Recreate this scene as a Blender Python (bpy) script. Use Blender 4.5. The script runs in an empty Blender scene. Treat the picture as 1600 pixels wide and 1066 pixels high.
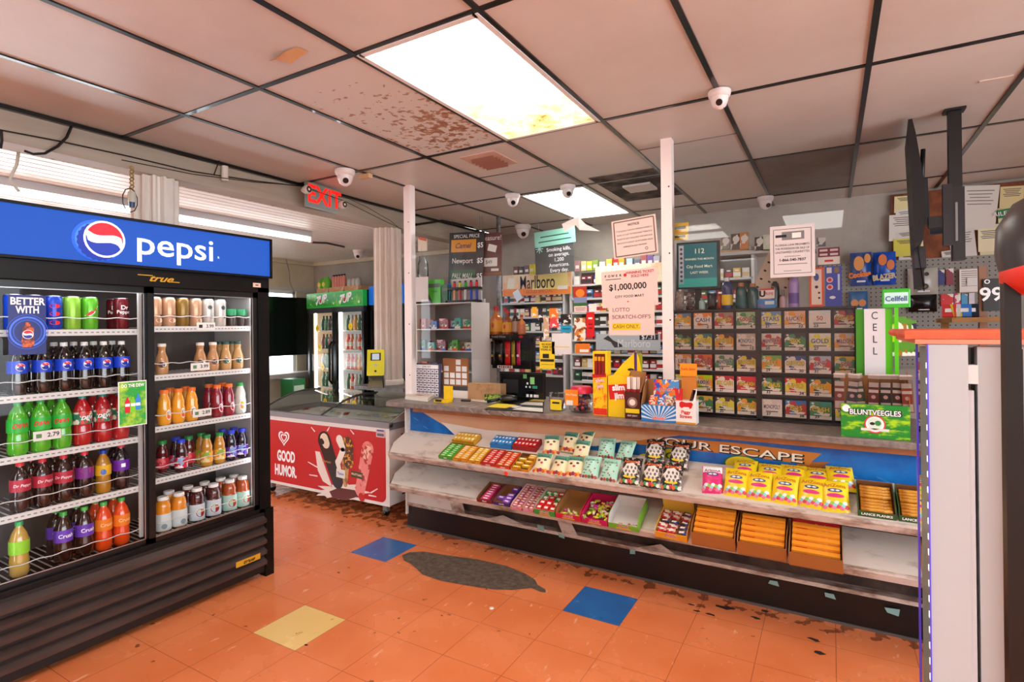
import bpy, math, random
from mathutils import Matrix, Vector
R = math.radians
random.seed(7)
S = bpy.context.scene
COL = S.collection

# ------------------------------------------------ camera
F_, CY_, YAW, PITCH, ROLL, HC = 858.0157, 509.5369, -.5257, .0029, -.0102, 1.4639
_c, _s = math.cos(YAW), math.sin(YAW)
fwd, right, up = Vector((_s, _c, 0)), Vector((_c, -_s, 0)), Vector((0, 0, 1))
f2 = fwd*math.cos(PITCH) + up*math.sin(PITCH); u2 = up*math.cos(PITCH) - fwd*math.sin(PITCH)
r3 = right*math.cos(ROLL) + u2*math.sin(ROLL); u3 = u2*math.cos(ROLL) - right*math.sin(ROLL)
cam = bpy.data.cameras.new('camera'); camo = bpy.data.objects.new('camera', cam); COL.objects.link(camo)
cam.sensor_width = 36; cam.lens = F_/1600*36; cam.shift_y = -(533-CY_)/1600; cam.clip_start = .02
mw = Matrix((r3, u3, -f2)).transposed().to_4x4(); mw.translation = (0, 0, HC); camo.matrix_world = mw
S.camera = camo

def at(u, v, x=None, y=None, z=None):
    d = r3*((u-800)/F_) - u3*((v-CY_)/F_) + f2
    t = x/d.x if x is not None else y/d.y if y is not None else (z-HC)/d.z
    return Vector((d.x*t, d.y*t, d.z*t+HC))

# ------------------------------------------------ world, exposure, lamps
w = bpy.data.worlds.new('world'); S.world = w; w.use_nodes = True
bg = w.node_tree.nodes['Background']; bg.inputs[0].default_value = (.86, .94, 1, 1); bg.inputs[1].default_value = 4.5
S.view_settings.view_transform = 'Standard'; S.view_settings.look = 'None'
S.view_settings.exposure = .74; S.view_settings.gamma = 1; S.view_settings.use_curve_mapping = False
PANEL_E, TUBE_E = 7.5, 4
DARK_E = 1.0

def area(name, loc, size, power, rot=(0, 0, 0), col=(1, .97, .93)):
    l = bpy.data.lights.new(name, 'AREA'); l.shape = 'RECTANGLE'; l.size, l.size_y = size; l.energy = power; l.color = col
    o = bpy.data.objects.new(name, l); COL.objects.link(o); o.location = loc; o.rotation_euler = rot
    return o

# ------------------------------------------------ materials
def lin(h):
    h = h.lstrip('#'); o = []
    for i in (0, 2, 4):
        c = int(h[i:i+2], 16)/255
        o.append(c/12.92 if c <= .04045 else ((c+.055)/1.055)**2.4)
    return (*o, 1)
_mats = {}
def newmat(key):
    m = bpy.data.materials.new(key.replace('#', '')[:50]); m.use_nodes = True; _mats[key] = m
    return m, m.node_tree, m.node_tree.nodes['Principled BSDF']
def M(h, r=.5, metal=0, e=0, coat=0, name=None):
    key = name or f'c{h}_{r}_{metal}_{e}_{coat}'
    if key in _mats: return _mats[key]
    m, t, b = newmat(key)
    b.inputs['Base Color'].default_value = lin(h); b.inputs['Roughness'].default_value = r; b.inputs['Metallic'].default_value = metal
    b.inputs['Coat Weight'].default_value = coat
    if e and e < 2: e *= .40
    if e: b.inputs['Emission Color'].default_value = lin(h); b.inputs['Emission Strength'].default_value = e
    return m
def node(t, k, **kw):
    n = t.nodes.new(k)
    for a, v in kw.items(): setattr(n, a, v)
    return n
def ramp(t, stops, const=False):
    n = node(t, 'ShaderNodeValToRGB'); cr = n.color_ramp
    if const: cr.interpolation = 'CONSTANT'
    while len(cr.elements) < len(stops): cr.elements.new(.5)
    for e_, (p, c) in zip(cr.elements, stops): e_.position = p; e_.color = lin(c) if isinstance(c, str) else c
    return n
def DM(a, b_, scale=6, lo=.45, hi=.6, r=.5, key=None, detail=5, stretch=(1, 1, 1), metal=0, bump=0, coat=0):
    """two-tone worn surface: colour a with patches of b_"""
    key = key or f'd{a}{b_}{scale}{lo}{hi}{r}{stretch}'
    if key in _mats: return _mats[key]
    m, t, b = newmat(key)
    tc = node(t, 'ShaderNodeTexCoord'); mp = node(t, 'ShaderNodeMapping'); mp.inputs['Scale'].default_value = stretch
    n = node(t, 'ShaderNodeTexNoise'); n.inputs['Scale'].default_value = scale; n.inputs['Detail'].default_value = detail; n.inputs['Roughness'].default_value = .65
    t.links.new(tc.outputs['Object'], mp.inputs[0]); t.links.new(mp.outputs[0], n.inputs['Vector'])
    rp = ramp(t, [(lo, a), (hi, b_)]); t.links.new(n.outputs['Fac'], rp.inputs[0]); t.links.new(rp.outputs[0], b.inputs['Base Color'])
    b.inputs['Roughness'].default_value = r; b.inputs['Metallic'].default_value = metal; b.inputs['Coat Weight'].default_value = coat
    if bump:
        bp = node(t, 'ShaderNodeBump'); bp.inputs['Strength'].default_value = bump; bp.inputs['Distance'].default_value = .01
        t.links.new(n.outputs['Fac'], bp.inputs['Height']); t.links.new(bp.outputs[0], b.inputs['Normal'])
    return m
def PR(cols, scale=60, r=.3, stretch=(1, 1, 1), e=0):
    """busy printed packaging: flecks of several colours"""
    key = 'p'+''.join(cols)+f'{scale}{r}{stretch}{e}'
    if key in _mats: return _mats[key]
    m, t, b = newmat(key)
    tc = node(t, 'ShaderNodeTexCoord'); mp = node(t, 'ShaderNodeMapping'); mp.inputs['Scale'].default_value = stretch
    v = node(t, 'ShaderNodeTexVoronoi'); v.inputs['Scale'].default_value = scale
    ns = node(t, 'ShaderNodeTexNoise'); ns.inputs['Scale'].default_value = scale*.6
    mx = node(t, 'ShaderNodeMixRGB'); mx.inputs[0].default_value = .05
    t.links.new(tc.outputs['Object'], mp.inputs[0]); t.links.new(mp.outputs[0], ns.inputs['Vector'])
    t.links.new(mp.outputs[0], mx.inputs[1]); t.links.new(ns.outputs['Color'], mx.inputs[2]); t.links.new(mx.outputs[0], v.inputs['Vector'])
    sp = node(t, 'ShaderNodeSeparateColor'); t.links.new(v.outputs['Color'], sp.inputs[0])
    k = len(cols); rp = ramp(t, [(i/k, c) for i, c in enumerate(cols)], True)
    t.links.new(sp.outputs[0], rp.inputs[0]); t.links.new(rp.outputs[0], b.inputs['Base Color']); b.inputs['Roughness'].default_value = r
    return m
def glass(key, tint='#ffffff', refl=.5, ior=1.45, rough=.01):
    if key in _mats: return _mats[key]
    m, t, b = newmat(key); t.nodes.remove(b)
    out = t.nodes['Material Output']; tr = node(t, 'ShaderNodeBsdfTransparent'); tr.inputs[0].default_value = lin(tint)
    gl = node(t, 'ShaderNodeBsdfGlossy'); gl.inputs['Roughness'].default_value = rough
    fr = node(t, 'ShaderNodeFresnel'); fr.inputs[0].default_value = ior
    mu = node(t, 'ShaderNodeMath', operation='MULTIPLY'); mu.inputs[1].default_value = refl
    mx = node(t, 'ShaderNodeMixShader'); t.links.new(fr.outputs[0], mu.inputs[0]); t.links.new(mu.outputs[0], mx.inputs[0])
    t.links.new(tr.outputs[0], mx.inputs[1]); t.links.new(gl.outputs[0], mx.inputs[2]); t.links.new(mx.outputs[0], out.inputs[0])
    return m
WHITE = M('#e8e4e0', .5); BLACK = M('#050505', .4); BLK = M('#0a0808', .3); STEEL = M('#b8b8ba', .3, .9)
GREY = M('#7d7a78', .5); PAPER = M('#eee6e0', .8); INK = M('#1b1b22', .7); CARD = M('#a5713f', .8); DCARD = M('#7a4a22', .85)
CLEAR = glass('clear_glass', refl=.6); PLEXI = glass('plexiglass', '#f8f9f9', .85, 1.5)

# ------------------------------------------------ mesh builder
_txt = {}
def text_geo(s, shear=0, bold=0, sp=1):
    k = (s, shear, bold, sp)
    if k in _txt: return _txt[k]
    c = bpy.data.curves.new('t', 'FONT'); c.body = s; c.size = 1; c.align_x = 'CENTER'; c.align_y = 'CENTER'; c.shear = shear; c.offset = bold
    c.space_character = sp; c.space_line = 1.0; c.resolution_u = 3
    o = bpy.data.objects.new('t', c); me = bpy.data.meshes.new_from_object(o)
    g = ([v.co.copy() for v in me.vertices], [tuple(p.vertices) for p in me.polygons])
    bpy.data.objects.remove(o); bpy.data.curves.remove(c); bpy.data.meshes.remove(me)
    _txt[k] = g; return g
def FM(o, face='-y', rz=0, tilt=0):
    """frame whose local x,y lie in the picture plane of a face; +z looks out of the face"""
    X, Z = {'-y': (Vector((1, 0, 0)), Vector((0, -1, 0))), '+x': (Vector((0, 1, 0)), Vector((1, 0, 0))), '+z': (Vector((1, 0, 0)), Vector((0, 0, 1))),
            '-x': (Vector((0, -1, 0)), Vector((-1, 0, 0))), '+y': (Vector((-1, 0, 0)), Vector((0, 1, 0)))}[face]
    Y = Z.cross(X); m = Matrix((X, Y, Z)).transposed().to_4x4(); m.translation = o
    return m @ Matrix.Rotation(rz, 4, 'Z') @ Matrix.Rotation(tilt, 4, 'X')
class MB:
    def __init__(s, T=None): s.v = []; s.f = []; s.m = []; s.ms = []; s.sm = []; s.T = T or Matrix()
    def mi(s, m):
        if m not in s.ms: s.ms.append(m)
        return s.ms.index(m)
    def add(s, vs, fs, m, smooth=False, T=None):
        T = s.T @ T if T is not None else s.T; b = len(s.v); s.v += [tuple(T @ Vector(v)) for v in vs]; k = s.mi(m)
        for f in fs: s.f.append(tuple(b+i for i in f)); s.m.append(k); s.sm.append(smooth)
        return s
    def box(s, x0, x1, y0, y1, z0, z1, m, T=None, front=None):
        vs = [(x, y, z) for x in (x0, x1) for y in (y0, y1) for z in (z0, z1)]
        fs = [(0, 1, 3, 2), (4, 6, 7, 5), (2, 3, 7, 6), (0, 2, 6, 4), (1, 5, 7, 3)]
        s.add(vs, fs, m, T=T); return s.add(vs, [(0, 4, 5, 1)], front or m, T=T)
    def quad(s, p, m, T=None): return s.add(p, [tuple(range(len(p)))], m, T=T)
    def rect(s, w, h, m, T, d=0, cx=0, cy=0):
        if d: return s.box(cx-w/2, cx+w/2, cy-h/2, cy+h/2, -d if d > 0 else 0, 0 if d > 0 else -d, m, T=T)
        return s.add([(cx-w/2, cy-h/2, 0), (cx+w/2, cy-h/2, 0), (cx+w/2, cy+h/2, 0), (cx-w/2, cy+h/2, 0)], [(0, 1, 2, 3)], m, T=T)
    def disc(s, r, m, T, n=28, ry=None, cx=0, cy=0, d=0, a0=0, a1=2*math.pi):
        ry = ry or r; full = abs(a1-a0-2*math.pi) < 1e-6
        p = [(cx+r*math.cos(a0+(a1-a0)*i/n), cy+ry*math.sin(a0+(a1-a0)*i/n), 0) for i in range(n if full else n+1)]
        if d: return s.prism([(a, b) for a, b, c in p], -d, 0, m, T=T)
        return s.add(p, [tuple(range(len(p)))], m, T=T)
    def ring(s, r0, r1, m, T, n=28, cx=0, cy=0, k=1, a0=0, a1=2*math.pi):
        vs = []
        for i in range(n+1):
            a = a0+(a1-a0)*i/n; vs += [(cx+r0*math.cos(a), cy+k*r0*math.sin(a), 0), (cx+r1*math.cos(a), cy+k*r1*math.sin(a), 0)]
        return s.add(vs, [(2*i, 2*i+1, 2*i+3, 2*i+2) for i in range(n)], m, T=T)
    def prism(s, pts, z0, z1, m, T=None):
        n = len(pts); vs = [(x, y, z0) for x, y in pts]+[(x, y, z1) for x, y in pts]
        return s.add(vs, [tuple(range(n-1, -1, -1)), tuple(range(n, 2*n))]+[(i, (i+1) % n, n+(i+1) % n, n+i) for i in range(n)], m, T=T)
    def lathe(s, prof, m, n=20, T=None, cap=True, sm=True):
        vs = []; fs = []
        for r, z in prof: vs += [(r*math.cos(2*math.pi*i/n), r*math.sin(2*math.pi*i/n), z) for i in range(n)]
        for j in range(len(prof)-1):
            for i in range(n): k = (i+1) % n; fs.append((j*n+i, j*n+k, (j+1)*n+k, (j+1)*n+i))
        s.add(vs, fs, m, sm, T)
        if cap:
            for j, (r, z) in ((0, prof[0]), (1, prof[-1])):
                if r > 1e-4: s.disc(r, m, (T or Matrix()) @ Matrix.Translation((0, 0, z)), n=n)
        return s
    def cyl(s, r, z0, z1, m, T=None, n=16): return s.lathe([(r, z0), (r, z1)], m, n, T)
    def tube(s, pts, r, m, n=8, T=None, flat=1):
        pts = [Vector(p) for p in pts]; vs = []; fs = []; N = len(pts); pv = None
        for i, p in enumerate(pts):
            d = (pts[min(i+1, N-1)]-pts[max(i-1, 0)]).normalized()
            if pv is None: a = d.cross(Vector((0, 0, 1)) if abs(d.z) < .9 else Vector((1, 0, 0))).normalized()
            else: a = (pv - d*pv.dot(d)).normalized()
            pv = a; b = d.cross(a)
            vs += [tuple(p+a*r*math.cos(2*math.pi*k/n)+b*r*flat*math.sin(2*math.pi*k/n)) for k in range(n)]
        for i in range(N-1):
            for k in range(n): q = (k+1) % n; fs.append((i*n+k, i*n+q, (i+1)*n+q, (i+1)*n+k))
        fs += [tuple(range(n-1, -1, -1)), tuple((N-1)*n+k for k in range(n))]
        return s.add(vs, fs, m, n > 4, T)
    def grid(s, fn, nu, nv, m, sm=True, T=None, th=0):
        vs = [fn(i/nu, j/nv) for j in range(nv+1) for i in range(nu+1)]
        fs = [(j*(nu+1)+i, j*(nu+1)+i+1, (j+1)*(nu+1)+i+1, (j+1)*(nu+1)+i) for j in range(nv) for i in range(nu)]
        return s.add(vs, fs, m, sm, T)
    def text(s, t, size, m, T, cx=0, cy=0, shear=0, bold=0, wx=1, wrap=0, sp=1, lift=.0007, maxw=0):
        vs, fs = text_geo(t, shear, bold, sp)
        if not vs: return s
        if maxw:
            ext = max(v.x for v in vs)-min(v.x for v in vs)
            if ext*size*wx > maxw: wx = maxw/(ext*size)
        o = []
        for v in vs:
            x, y = cx+v.x*size*wx, cy+v.y*size
            if wrap: o.append(((wrap+lift)*math.sin(x/wrap), y, (wrap+lift)*math.cos(x/wrap)))
            else: o.append((x, y, lift))
        return s.add(o, fs, m, T=T)
    def build(s, name, parent=None, loc=(0, 0, 0), rz=0, bevel=0, solid=0, subsurf=0):
        me = bpy.data.meshes.new(name); me.from_pydata(s.v, [], s.f)
        for m in s.ms: me.materials.append(m)
        me.polygons.foreach_set('material_index', s.m); me.polygons.foreach_set('use_smooth', s.sm); me.update()
        o = bpy.data.objects.new(name, me); COL.objects.link(o); o.location = loc; o.rotation_euler = (0, 0, rz); o.parent = parent
        if solid: d = o.modifiers.new('solid', 'SOLIDIFY'); d.thickness = solid
        if bevel:
            b = o.modifiers.new('bevel', 'BEVEL'); b.width = bevel; b.segments = 2; b.limit_method = 'ANGLE'; b.angle_limit = R(50)
        return o
def tag(o, label, cat, group=None, kind=None):
    if label: o['label'] = label
    if cat: o['category'] = cat
    if group: o['group'] = group
    if kind: o['kind'] = kind
    return o
def thing(name, label, cat, loc=(0, 0, 0), rz=0, group=None, rot=None):
    o = bpy.data.objects.new(name, None); COL.objects.link(o); o.location = loc; o.rotation_euler = rot or (0, 0, rz); o.empty_display_size = .05
    return tag(o, label, cat, group)
def struct(mb, name, parent=None, **k):
    o = mb.build(name, parent, **k)
    if not parent: o['kind'] = 'structure'
    return o
_used = set()
def dup(root, loc, rz=0, label=None, group=None, rot=None, scale=None):
    if id(root) not in _used: _used.add(id(root)); r = root; KEEP.append(root)
    else:
        r = root.copy(); COL.objects.link(r)
        for ch in list(root.children):
            c = ch.copy(); COL.objects.link(c); c.parent = r
            for g in ch.children:
                d = g.copy(); COL.objects.link(d); d.parent = c
    r.location = loc; r.rotation_euler = rot or (0, 0, rz)
    if scale: r.scale = scale
    if label: r['label'] = label
    if group: r['group'] = group
    return r
KEEP = []
OR = ['', 'first', 'second', 'third', 'fourth', 'fifth', 'sixth', 'seventh', 'eighth', 'ninth', 'tenth', 'eleventh', 'twelfth', 'thirteenth', 'fourteenth', 'fifteenth', 'sixteenth']
# ================================================ SETTING
ZC = 2.5916; CX0, CY0 = -2.895, 1.6206
FX, FY, TL = .0059, .4454, .3048
XR, YB, YF = 3.2, 5.72, -3.6
# floor: one tile per quad, three colours
def floor_mat(key, a, b_, c_):
    m, t, b = newmat(key)
    g = node(t, 'ShaderNodeNewGeometry'); sx = node(t, 'ShaderNodeSeparateXYZ'); t.links.new(g.outputs['Position'], sx.inputs[0])
    def math_(op, i, v=None, j=None):
        n = node(t, 'ShaderNodeMath', operation=op); t.links.new(i, n.inputs[0])
        if j is not None: t.links.new(j, n.inputs[1])
        elif v is not None: n.inputs[1].default_value = v
        return n.outputs[0]
    def joint(o, off):
        q = math_('FRACT', math_('DIVIDE', math_('SUBTRACT', o, off), TL)); q = math_('ABSOLUTE', math_('SUBTRACT', q, .5)); return math_('GREATER_THAN', q, .4945)
    jt = math_('MAXIMUM', joint(sx.outputs[0], FX), j=joint(sx.outputs[1], FY))
    n1 = node(t, 'ShaderNodeTexNoise'); n1.inputs['Scale'].default_value = 3; n1.inputs['Detail'].default_value = 6
    mp = node(t, 'ShaderNodeMapping'); mp.inputs['Scale'].default_value = (1, .35, 1); mp.inputs['Rotation'].default_value = (0, 0, .5)
    t.links.new(g.outputs['Position'], n1.inputs['Vector']); t.links.new(g.outputs['Position'], mp.inputs[0])
    n2 = node(t, 'ShaderNodeTexNoise'); n2.inputs['Scale'].default_value = 26; n2.inputs['Detail'].default_value = 4; t.links.new(mp.outputs[0], n2.inputs['Vector'])
    r1 = ramp(t, [(.3, b_), (.65, a)]); t.links.new(n1.outputs['Fac'], r1.inputs[0])
    r2 = ramp(t, [(.66, (0, 0, 0, 1)), (.72, (1, 1, 1, 1))]); t.links.new(n2.outputs['Fac'], r2.inputs[0])
    m1 = node(t, 'ShaderNodeMixRGB'); t.links.new(r2.outputs[0], m1.inputs[0]); t.links.new(r1.outputs[0], m1.inputs[1]); m1.inputs[2].default_value = lin(c_)
    # grime worn in along the shelving base and around the cooler
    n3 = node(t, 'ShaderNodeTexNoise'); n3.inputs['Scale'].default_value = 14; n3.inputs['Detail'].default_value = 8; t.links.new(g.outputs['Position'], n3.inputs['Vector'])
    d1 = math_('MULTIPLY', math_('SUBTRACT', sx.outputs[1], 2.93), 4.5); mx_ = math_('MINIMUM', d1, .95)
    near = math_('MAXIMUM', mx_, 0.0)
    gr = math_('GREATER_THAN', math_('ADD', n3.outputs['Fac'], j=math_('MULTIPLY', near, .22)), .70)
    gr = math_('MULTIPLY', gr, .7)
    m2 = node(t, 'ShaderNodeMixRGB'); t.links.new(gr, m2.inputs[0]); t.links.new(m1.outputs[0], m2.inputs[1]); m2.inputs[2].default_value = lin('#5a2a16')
    m3 = node(t, 'ShaderNodeMixRGB'); t.links.new(math_('MULTIPLY', jt, .5), m3.inputs[0]); t.links.new(m2.outputs[0], m3.inputs[1]); m3.inputs[2].default_value = lin('#5a2410')
    t.links.new(m3.outputs[0], b.inputs['Base Color'])
    rr = ramp(t, [(.35, (.16,)*3+(1,)), (.7, (.34,)*3+(1,))]); t.links.new(n1.outputs['Fac'], rr.inputs[0]); t.links.new(rr.outputs[0], b.inputs['Roughness'])
    b.inputs['Specular IOR Level'].default_value = .35
    return m
FO = floor_mat('floor_orange', '#e58654', '#db7845', '#f2ab86'); FB = floor_mat('floor_blue', '#2f6fb4', '#2860a2', '#27406e'); FYL = floor_mat('floor_yellow', '#edcb84', '#e8c376', '#b98a3c')
mb = MB(); cells = {(-9, 7): FB, (-4, 7): FB, (-8, 4): FYL, (-3, 4): FYL, (-14, 7): FB, (1, 7): FB, (-13, 4): FYL, (2, 4): FYL}
for i in range(-24, 11):
    for j in range(-14, 19):
        x0, y0 = FX+i*TL, FY+j*TL
        mb.quad([(x0, y0, 0), (x0+TL, y0, 0), (x0+TL, y0+TL, 0), (x0, y0+TL, 0)], cells.get((i, j), FO))
fl = struct(mb, 'floor')
# worn-through patch of bare screed
px = [(628,868),(640,863),(662,862),(700,868),(745,874),(790,884),(820,896),(836,906),(840,914),(852,921),(853,926),(845,925),(830,919),(800,922),(770,921),(730,915),(690,908),(660,898),(650,888),(640,880),(631,876)]
pp = [at(u, v, z=.002) for u, v in px]
MB().quad([tuple(p) for p in pp], DM('#4d4136', '#6a5b4d', 30, .4, .65, .95, bump=.3)).build('bare_concrete_patch', fl)
mb = MB(); dk = M('#2b1712', .8)
for u, v, a in [(733,800,.02),(545,887,.012),(529,895,.012),(479,1008,.014),(690,962,.01),(1080,945,.02),(1135,950,.05),(1110,960,.03),(1180,965,.03),(1090,955,.02),(1273,1000,.03),(1280,1020,.03),(1195,955,.025)]:
    c = at(u, v, z=.0015); n = 9
    mb.quad([(c.x+a*random.uniform(.5, 1.2)*math.cos(2*math.pi*i/n), c.y+a*.5*random.uniform(.4, 1.2)*math.sin(2*math.pi*i/n), .0015) for i in range(n)], dk)
mb.build('floor_scuff_marks', fl)
c = at(768, 951, z=.0); tag(MB().lathe([(.001, .004), (.011, .004), (.012, .002), (.012, 0)], WHITE, 12).build('bottle_cap', loc=(c.x, c.y, .0005)), 'small white bottle cap lying on the orange floor tiles', 'cap')

# ceiling
CM = DM('#d8d0c7', '#ccc1b6', 1.3, .35, .7, .42, key='ceiling_panel', detail=8)
def stain_mat():
    m, t, b = newmat('stained_panel'); g = node(t, 'ShaderNodeNewGeometry')
    n = node(t, 'ShaderNodeTexNoise'); n.inputs['Scale'].default_value = 26; n.inputs['Detail'].default_value = 2; t.links.new(g.outputs['Position'], n.inputs['Vector'])
    ds = node(t, 'ShaderNodeVectorMath', operation='DISTANCE'); t.links.new(g.outputs['Position'], ds.inputs[0]); p = at(700, 200, z=ZC); ds.inputs[1].default_value = p
    ml = node(t, 'ShaderNodeMath', operation='MULTIPLY_ADD'); t.links.new(ds.outputs['Value'], ml.inputs[0]); ml.inputs[1].default_value = -.35; ml.inputs[2].default_value = .13
    ad = node(t, 'ShaderNodeMath', operation='ADD'); t.links.new(n.outputs['Fac'], ad.inputs[0]); t.links.new(ml.outputs[0], ad.inputs[1])
    rp = ramp(t, [(.58, '#d8d0c7'), (.60, '#b8967c'), (.75, '#9a6848')]); t.links.new(ad.outputs[0], rp.inputs[0]); t.links.new(rp.outputs[0], b.inputs['Base Color']); b.inputs['Roughness'].default_value = .5
    return m
SM = stain_mat()
DKP = DM('#8a847c', '#777068', 3, .4, .7, .6)
mb = MB(); 
lights_c = {(2, 0), (1, 2), (4, -2), (2, -5)}
for i in range(-1, 11):
    for j in range(-5, 4):
        if (i, j) in lights_c or (i, j) == (2, -2): continue
        x0 = max(CX0+i*.61, -3.53); x1 = CX0+(i+1)*.61; y0 = CY0+j*1.22; y1 = min(y0+1.22, YB)
        mt = SM if (i, j) == (1, 0) else DKP if (i, j) == (4, 2) else CM
        mb.box(x0, min(x1, XR), y0, y1, ZC, ZC+.012, mt)
ce = struct(mb, 'ceiling')
mb = MB(); TB = M('#050404', .28, coat=.3)
for i in range(0, 11): mb.box(CX0+i*.61-.012, CX0+i*.61+.012, YF, YB, ZC-.007, ZC+.005, TB)
for j in range(-4, 4): mb.box(-3.53, XR, CY0+j*1.22-.012, CY0+j*1.22+.012, ZC-.006, ZC+.004, TB)
for i, j in ((1, 1), (3, 1), (5, 0)): mb.box(CX0+i*.61, CX0+i*.61+.61, CY0+(j+.5)*1.22-.005, CY0+(j+.5)*1.22+.005, ZC-.003, ZC+.004, TB if i == 1 else GREY)
mb.box(-3.56, -3.515, YF, YB, ZC-.02, ZC, TB)
mb.build('ceiling_grid', ce)
# light panels
def panel_light(i, j, lab, stain=0, off=0):
    x0, y0 = CX0+i*.61, CY0+j*1.22+off
    t = thing('ceiling_light', lab, 'ceiling light', (x0+.305, y0+.61, ZC-.01))
    m = MB(); a, b = .285, .59
    for s in (-1, 1): m.box(s*a-.012, s*a+.012, -b-.012, b+.012, 0, .03, WHITE); m.box(-a, a, s*b-.012, s*b+.012, 0, .03, WHITE)
    m.box(-a-.01, a+.01, -b-.01, b+.01, .1, .11, WHITE); m.build('light_frame', t)
    key = f'diffuser{stain}'
    if key not in _mats:
        mt, tr, bs = newmat(key); tc = node(tr, 'ShaderNodeTexCoord'); n = node(tr, 'ShaderNodeTexNoise'); n.inputs['Scale'].default_value = 3.5; n.inputs['Detail'].default_value = 8; n.inputs['Roughness'].default_value = .7
        tr.links.new(tc.outputs['Object'], n.inputs['Vector']); sp = node(tr, 'ShaderNodeSeparateXYZ'); tr.links.new(tc.outputs['Object'], sp.inputs[0])
        ml = node(tr, 'ShaderNodeMath', operation='MULTIPLY_ADD'); tr.links.new(sp.outputs[1], ml.inputs[0]); ml.inputs[1].default_value = .3*stain; tr.links.new(n.outputs['Fac'], ml.inputs[2])
        rp = ramp(tr, [(.50 if stain else .8, '#fffdf8'), (.60 if stain else .9, '#b98c50'), (.74 if stain else .95, '#3a1e06')]); tr.links.new(ml.outputs[0], rp.inputs[0])
        tr.links.new(rp.outputs[0], bs.inputs['Emission Color']); bs.inputs['Emission Strength'].default_value = PANEL_E; tr.links.new(rp.outputs[0], bs.inputs['Base Color'])
    MB().box(-a+.01, a-.01, -b+.01, b-.01, .012, .018, _mats[key]).build('diffuser', t)
panel_light(2, 0, 'large bright ceiling light panel with brown stains at its far end', 1)
panel_light(1, 2, 'smaller looking bright ceiling light panel above the cigarette shelves', 0)
panel_light(2, -2, 'ceiling light panel behind the camera, mirrored in the plexiglass', 0, -.6)
panel_light(4, -2, 'ceiling light panel overhead to the right, mirrored in the right plexiglass')
panel_light(2, -5, 'ceiling light panel far behind the camera')
# walls
WB = DM('#b3aaa0', '#9d958c', 2, .4, .7, .7); WC = DM('#d9cdb2', '#cbbd9e', 2, .4, .7, .7); WS = M('#d8ccc0', .7)
struct(MB().box(-7.2, XR, YB, YB+.1, 0, 2.62, WB), 'wall_back')
mb = MB().box(XR, XR+.1, YF, YB, 0, .4, WB).box(XR, XR+.1, YF, YB, 2.45, 2.62, WB).box(XR, XR+.1, 3.0, YB, .4, 2.45, WB)
for y in (YF, -1.4, .8): mb.box(XR, XR+.1, y, y+.12, .4, 2.45, WB)  # unseen wall; its large openings are added to let daylight in
struct(mb, 'wall_right')
mb = MB(); mb.box(-3.6, XR, YF-.1, YF, 0, 2.62, M('#d9cfc4', .7))
struct(mb, 'wall_front')
XW = -6.8
mb = MB(); mb.box(XW-.12, XW, -3.6, YB, 0, .8, WC); mb.box(XW-.12, XW, -3.6, YB, 2.03, 2.55, WC)
for y in (-3.6, -1.6, .4, 2.4, 5.4): mb.box(XW-.12, XW, y, y+.32 if y > 5 else y+.1, .8, 2.03, WC)
mb.box(XW, XW+.03, -3.6, YB, .74, .82, M('#c9c4bd', .5)); mb.box(XW, XW+.02, -3.6, YB, 2.03, 2.08, M('#c9c4bd', .5))
struct(mb, 'wall_left')
struct(MB().box(-7, -3.6, -3.7, -3.6, 0, 2.55, WC), 'wall_alcove_end')
# window_1: frames and panes of the outer wall
mb = MB(); wf = M('#e6e6e6', .4)
for y in (2.5, 3.95, 5.38): mb.box(XW-.08, XW-.03, y-.02, y+.02, .8, 2.03, wf)
mb.box(XW-.08, XW-.03, 2.5, 5.4, .8, .84, wf); mb.box(XW-.08, XW-.03, 2.5, 5.4, 1.99, 2.03, wf)
wn = struct(mb, 'window_1'); MB().box(XW-.06, XW-.055, 2.5, 5.4, .84, 1.99, CLEAR).build('window_pane', wn)
# soffit beam, beadboard ceiling of the window bay
BM = DM('#b5a796', '#9c8d7c', 2, .35, .7, .6, stretch=(1, .3, 3))
struct(MB().box(-3.68, -3.54, YF, YB, 2.415, ZC, BM), 'trim_1')
rough = DM('#d8c8a8', '#8d7a5c', 40, .42, .62, .9, bump=.5, key='rough_plaster')
struct(MB().box(-3.80, -3.68, YF, YB, 2.44, 2.52, rough), 'trim_2')
mb = MB(); BW = M('#efe3d6', .35); GV = M('#6d6154', .8)
x = -3.8
while x > XW:
    mb.box(x-.085, x, YF, YB, 2.47, 2.49, BW); mb.box(x-.1, x-.085, YF, YB, 2.480, 2.49, GV); x -= .1
struct(mb, 'ceiling_alcove')
struct(MB().box(XW, XW+.06, YF, YB, 2.42, 2.47, WC).box(XW, -3.8, YB-.06, YB, 2.42, 2.47, WC), 'trim_3')
struct(MB().box(-7, 3.4, -3.8, 6, 2.75, 2.8, WB), 'ceiling_slab')
# columns
def column(y, lab, n=14, r=.130, z0=0):
    t = thing('fluted_column', lab, 'column', (-3.66, y, 0)); cm = DM('#e6dad0', '#d8c8bc', 3, .4, .7, .45)
    vs = []; N = n*4
    prof = []
    for i in range(N):
        a = 2*math.pi*i/N; k = i % 4; rr = r-(.026 if k in (1, 2) else 0); prof.append((rr*math.cos(a), rr*math.sin(a)))
    MB().prism(prof, z0, 2.415, cm).build('shaft', t)
    MB().lathe([(r+.012, z0), (r+.012, z0+.04), (r+.002, z0+.05)], cm, 24).build('base', t)
column(1.86, 'pale fluted column rising behind the blue-signed drinks cooler')
column(3.95, 'tall pale fluted column beside the yellow scanner terminal', z0=.9365)
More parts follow.
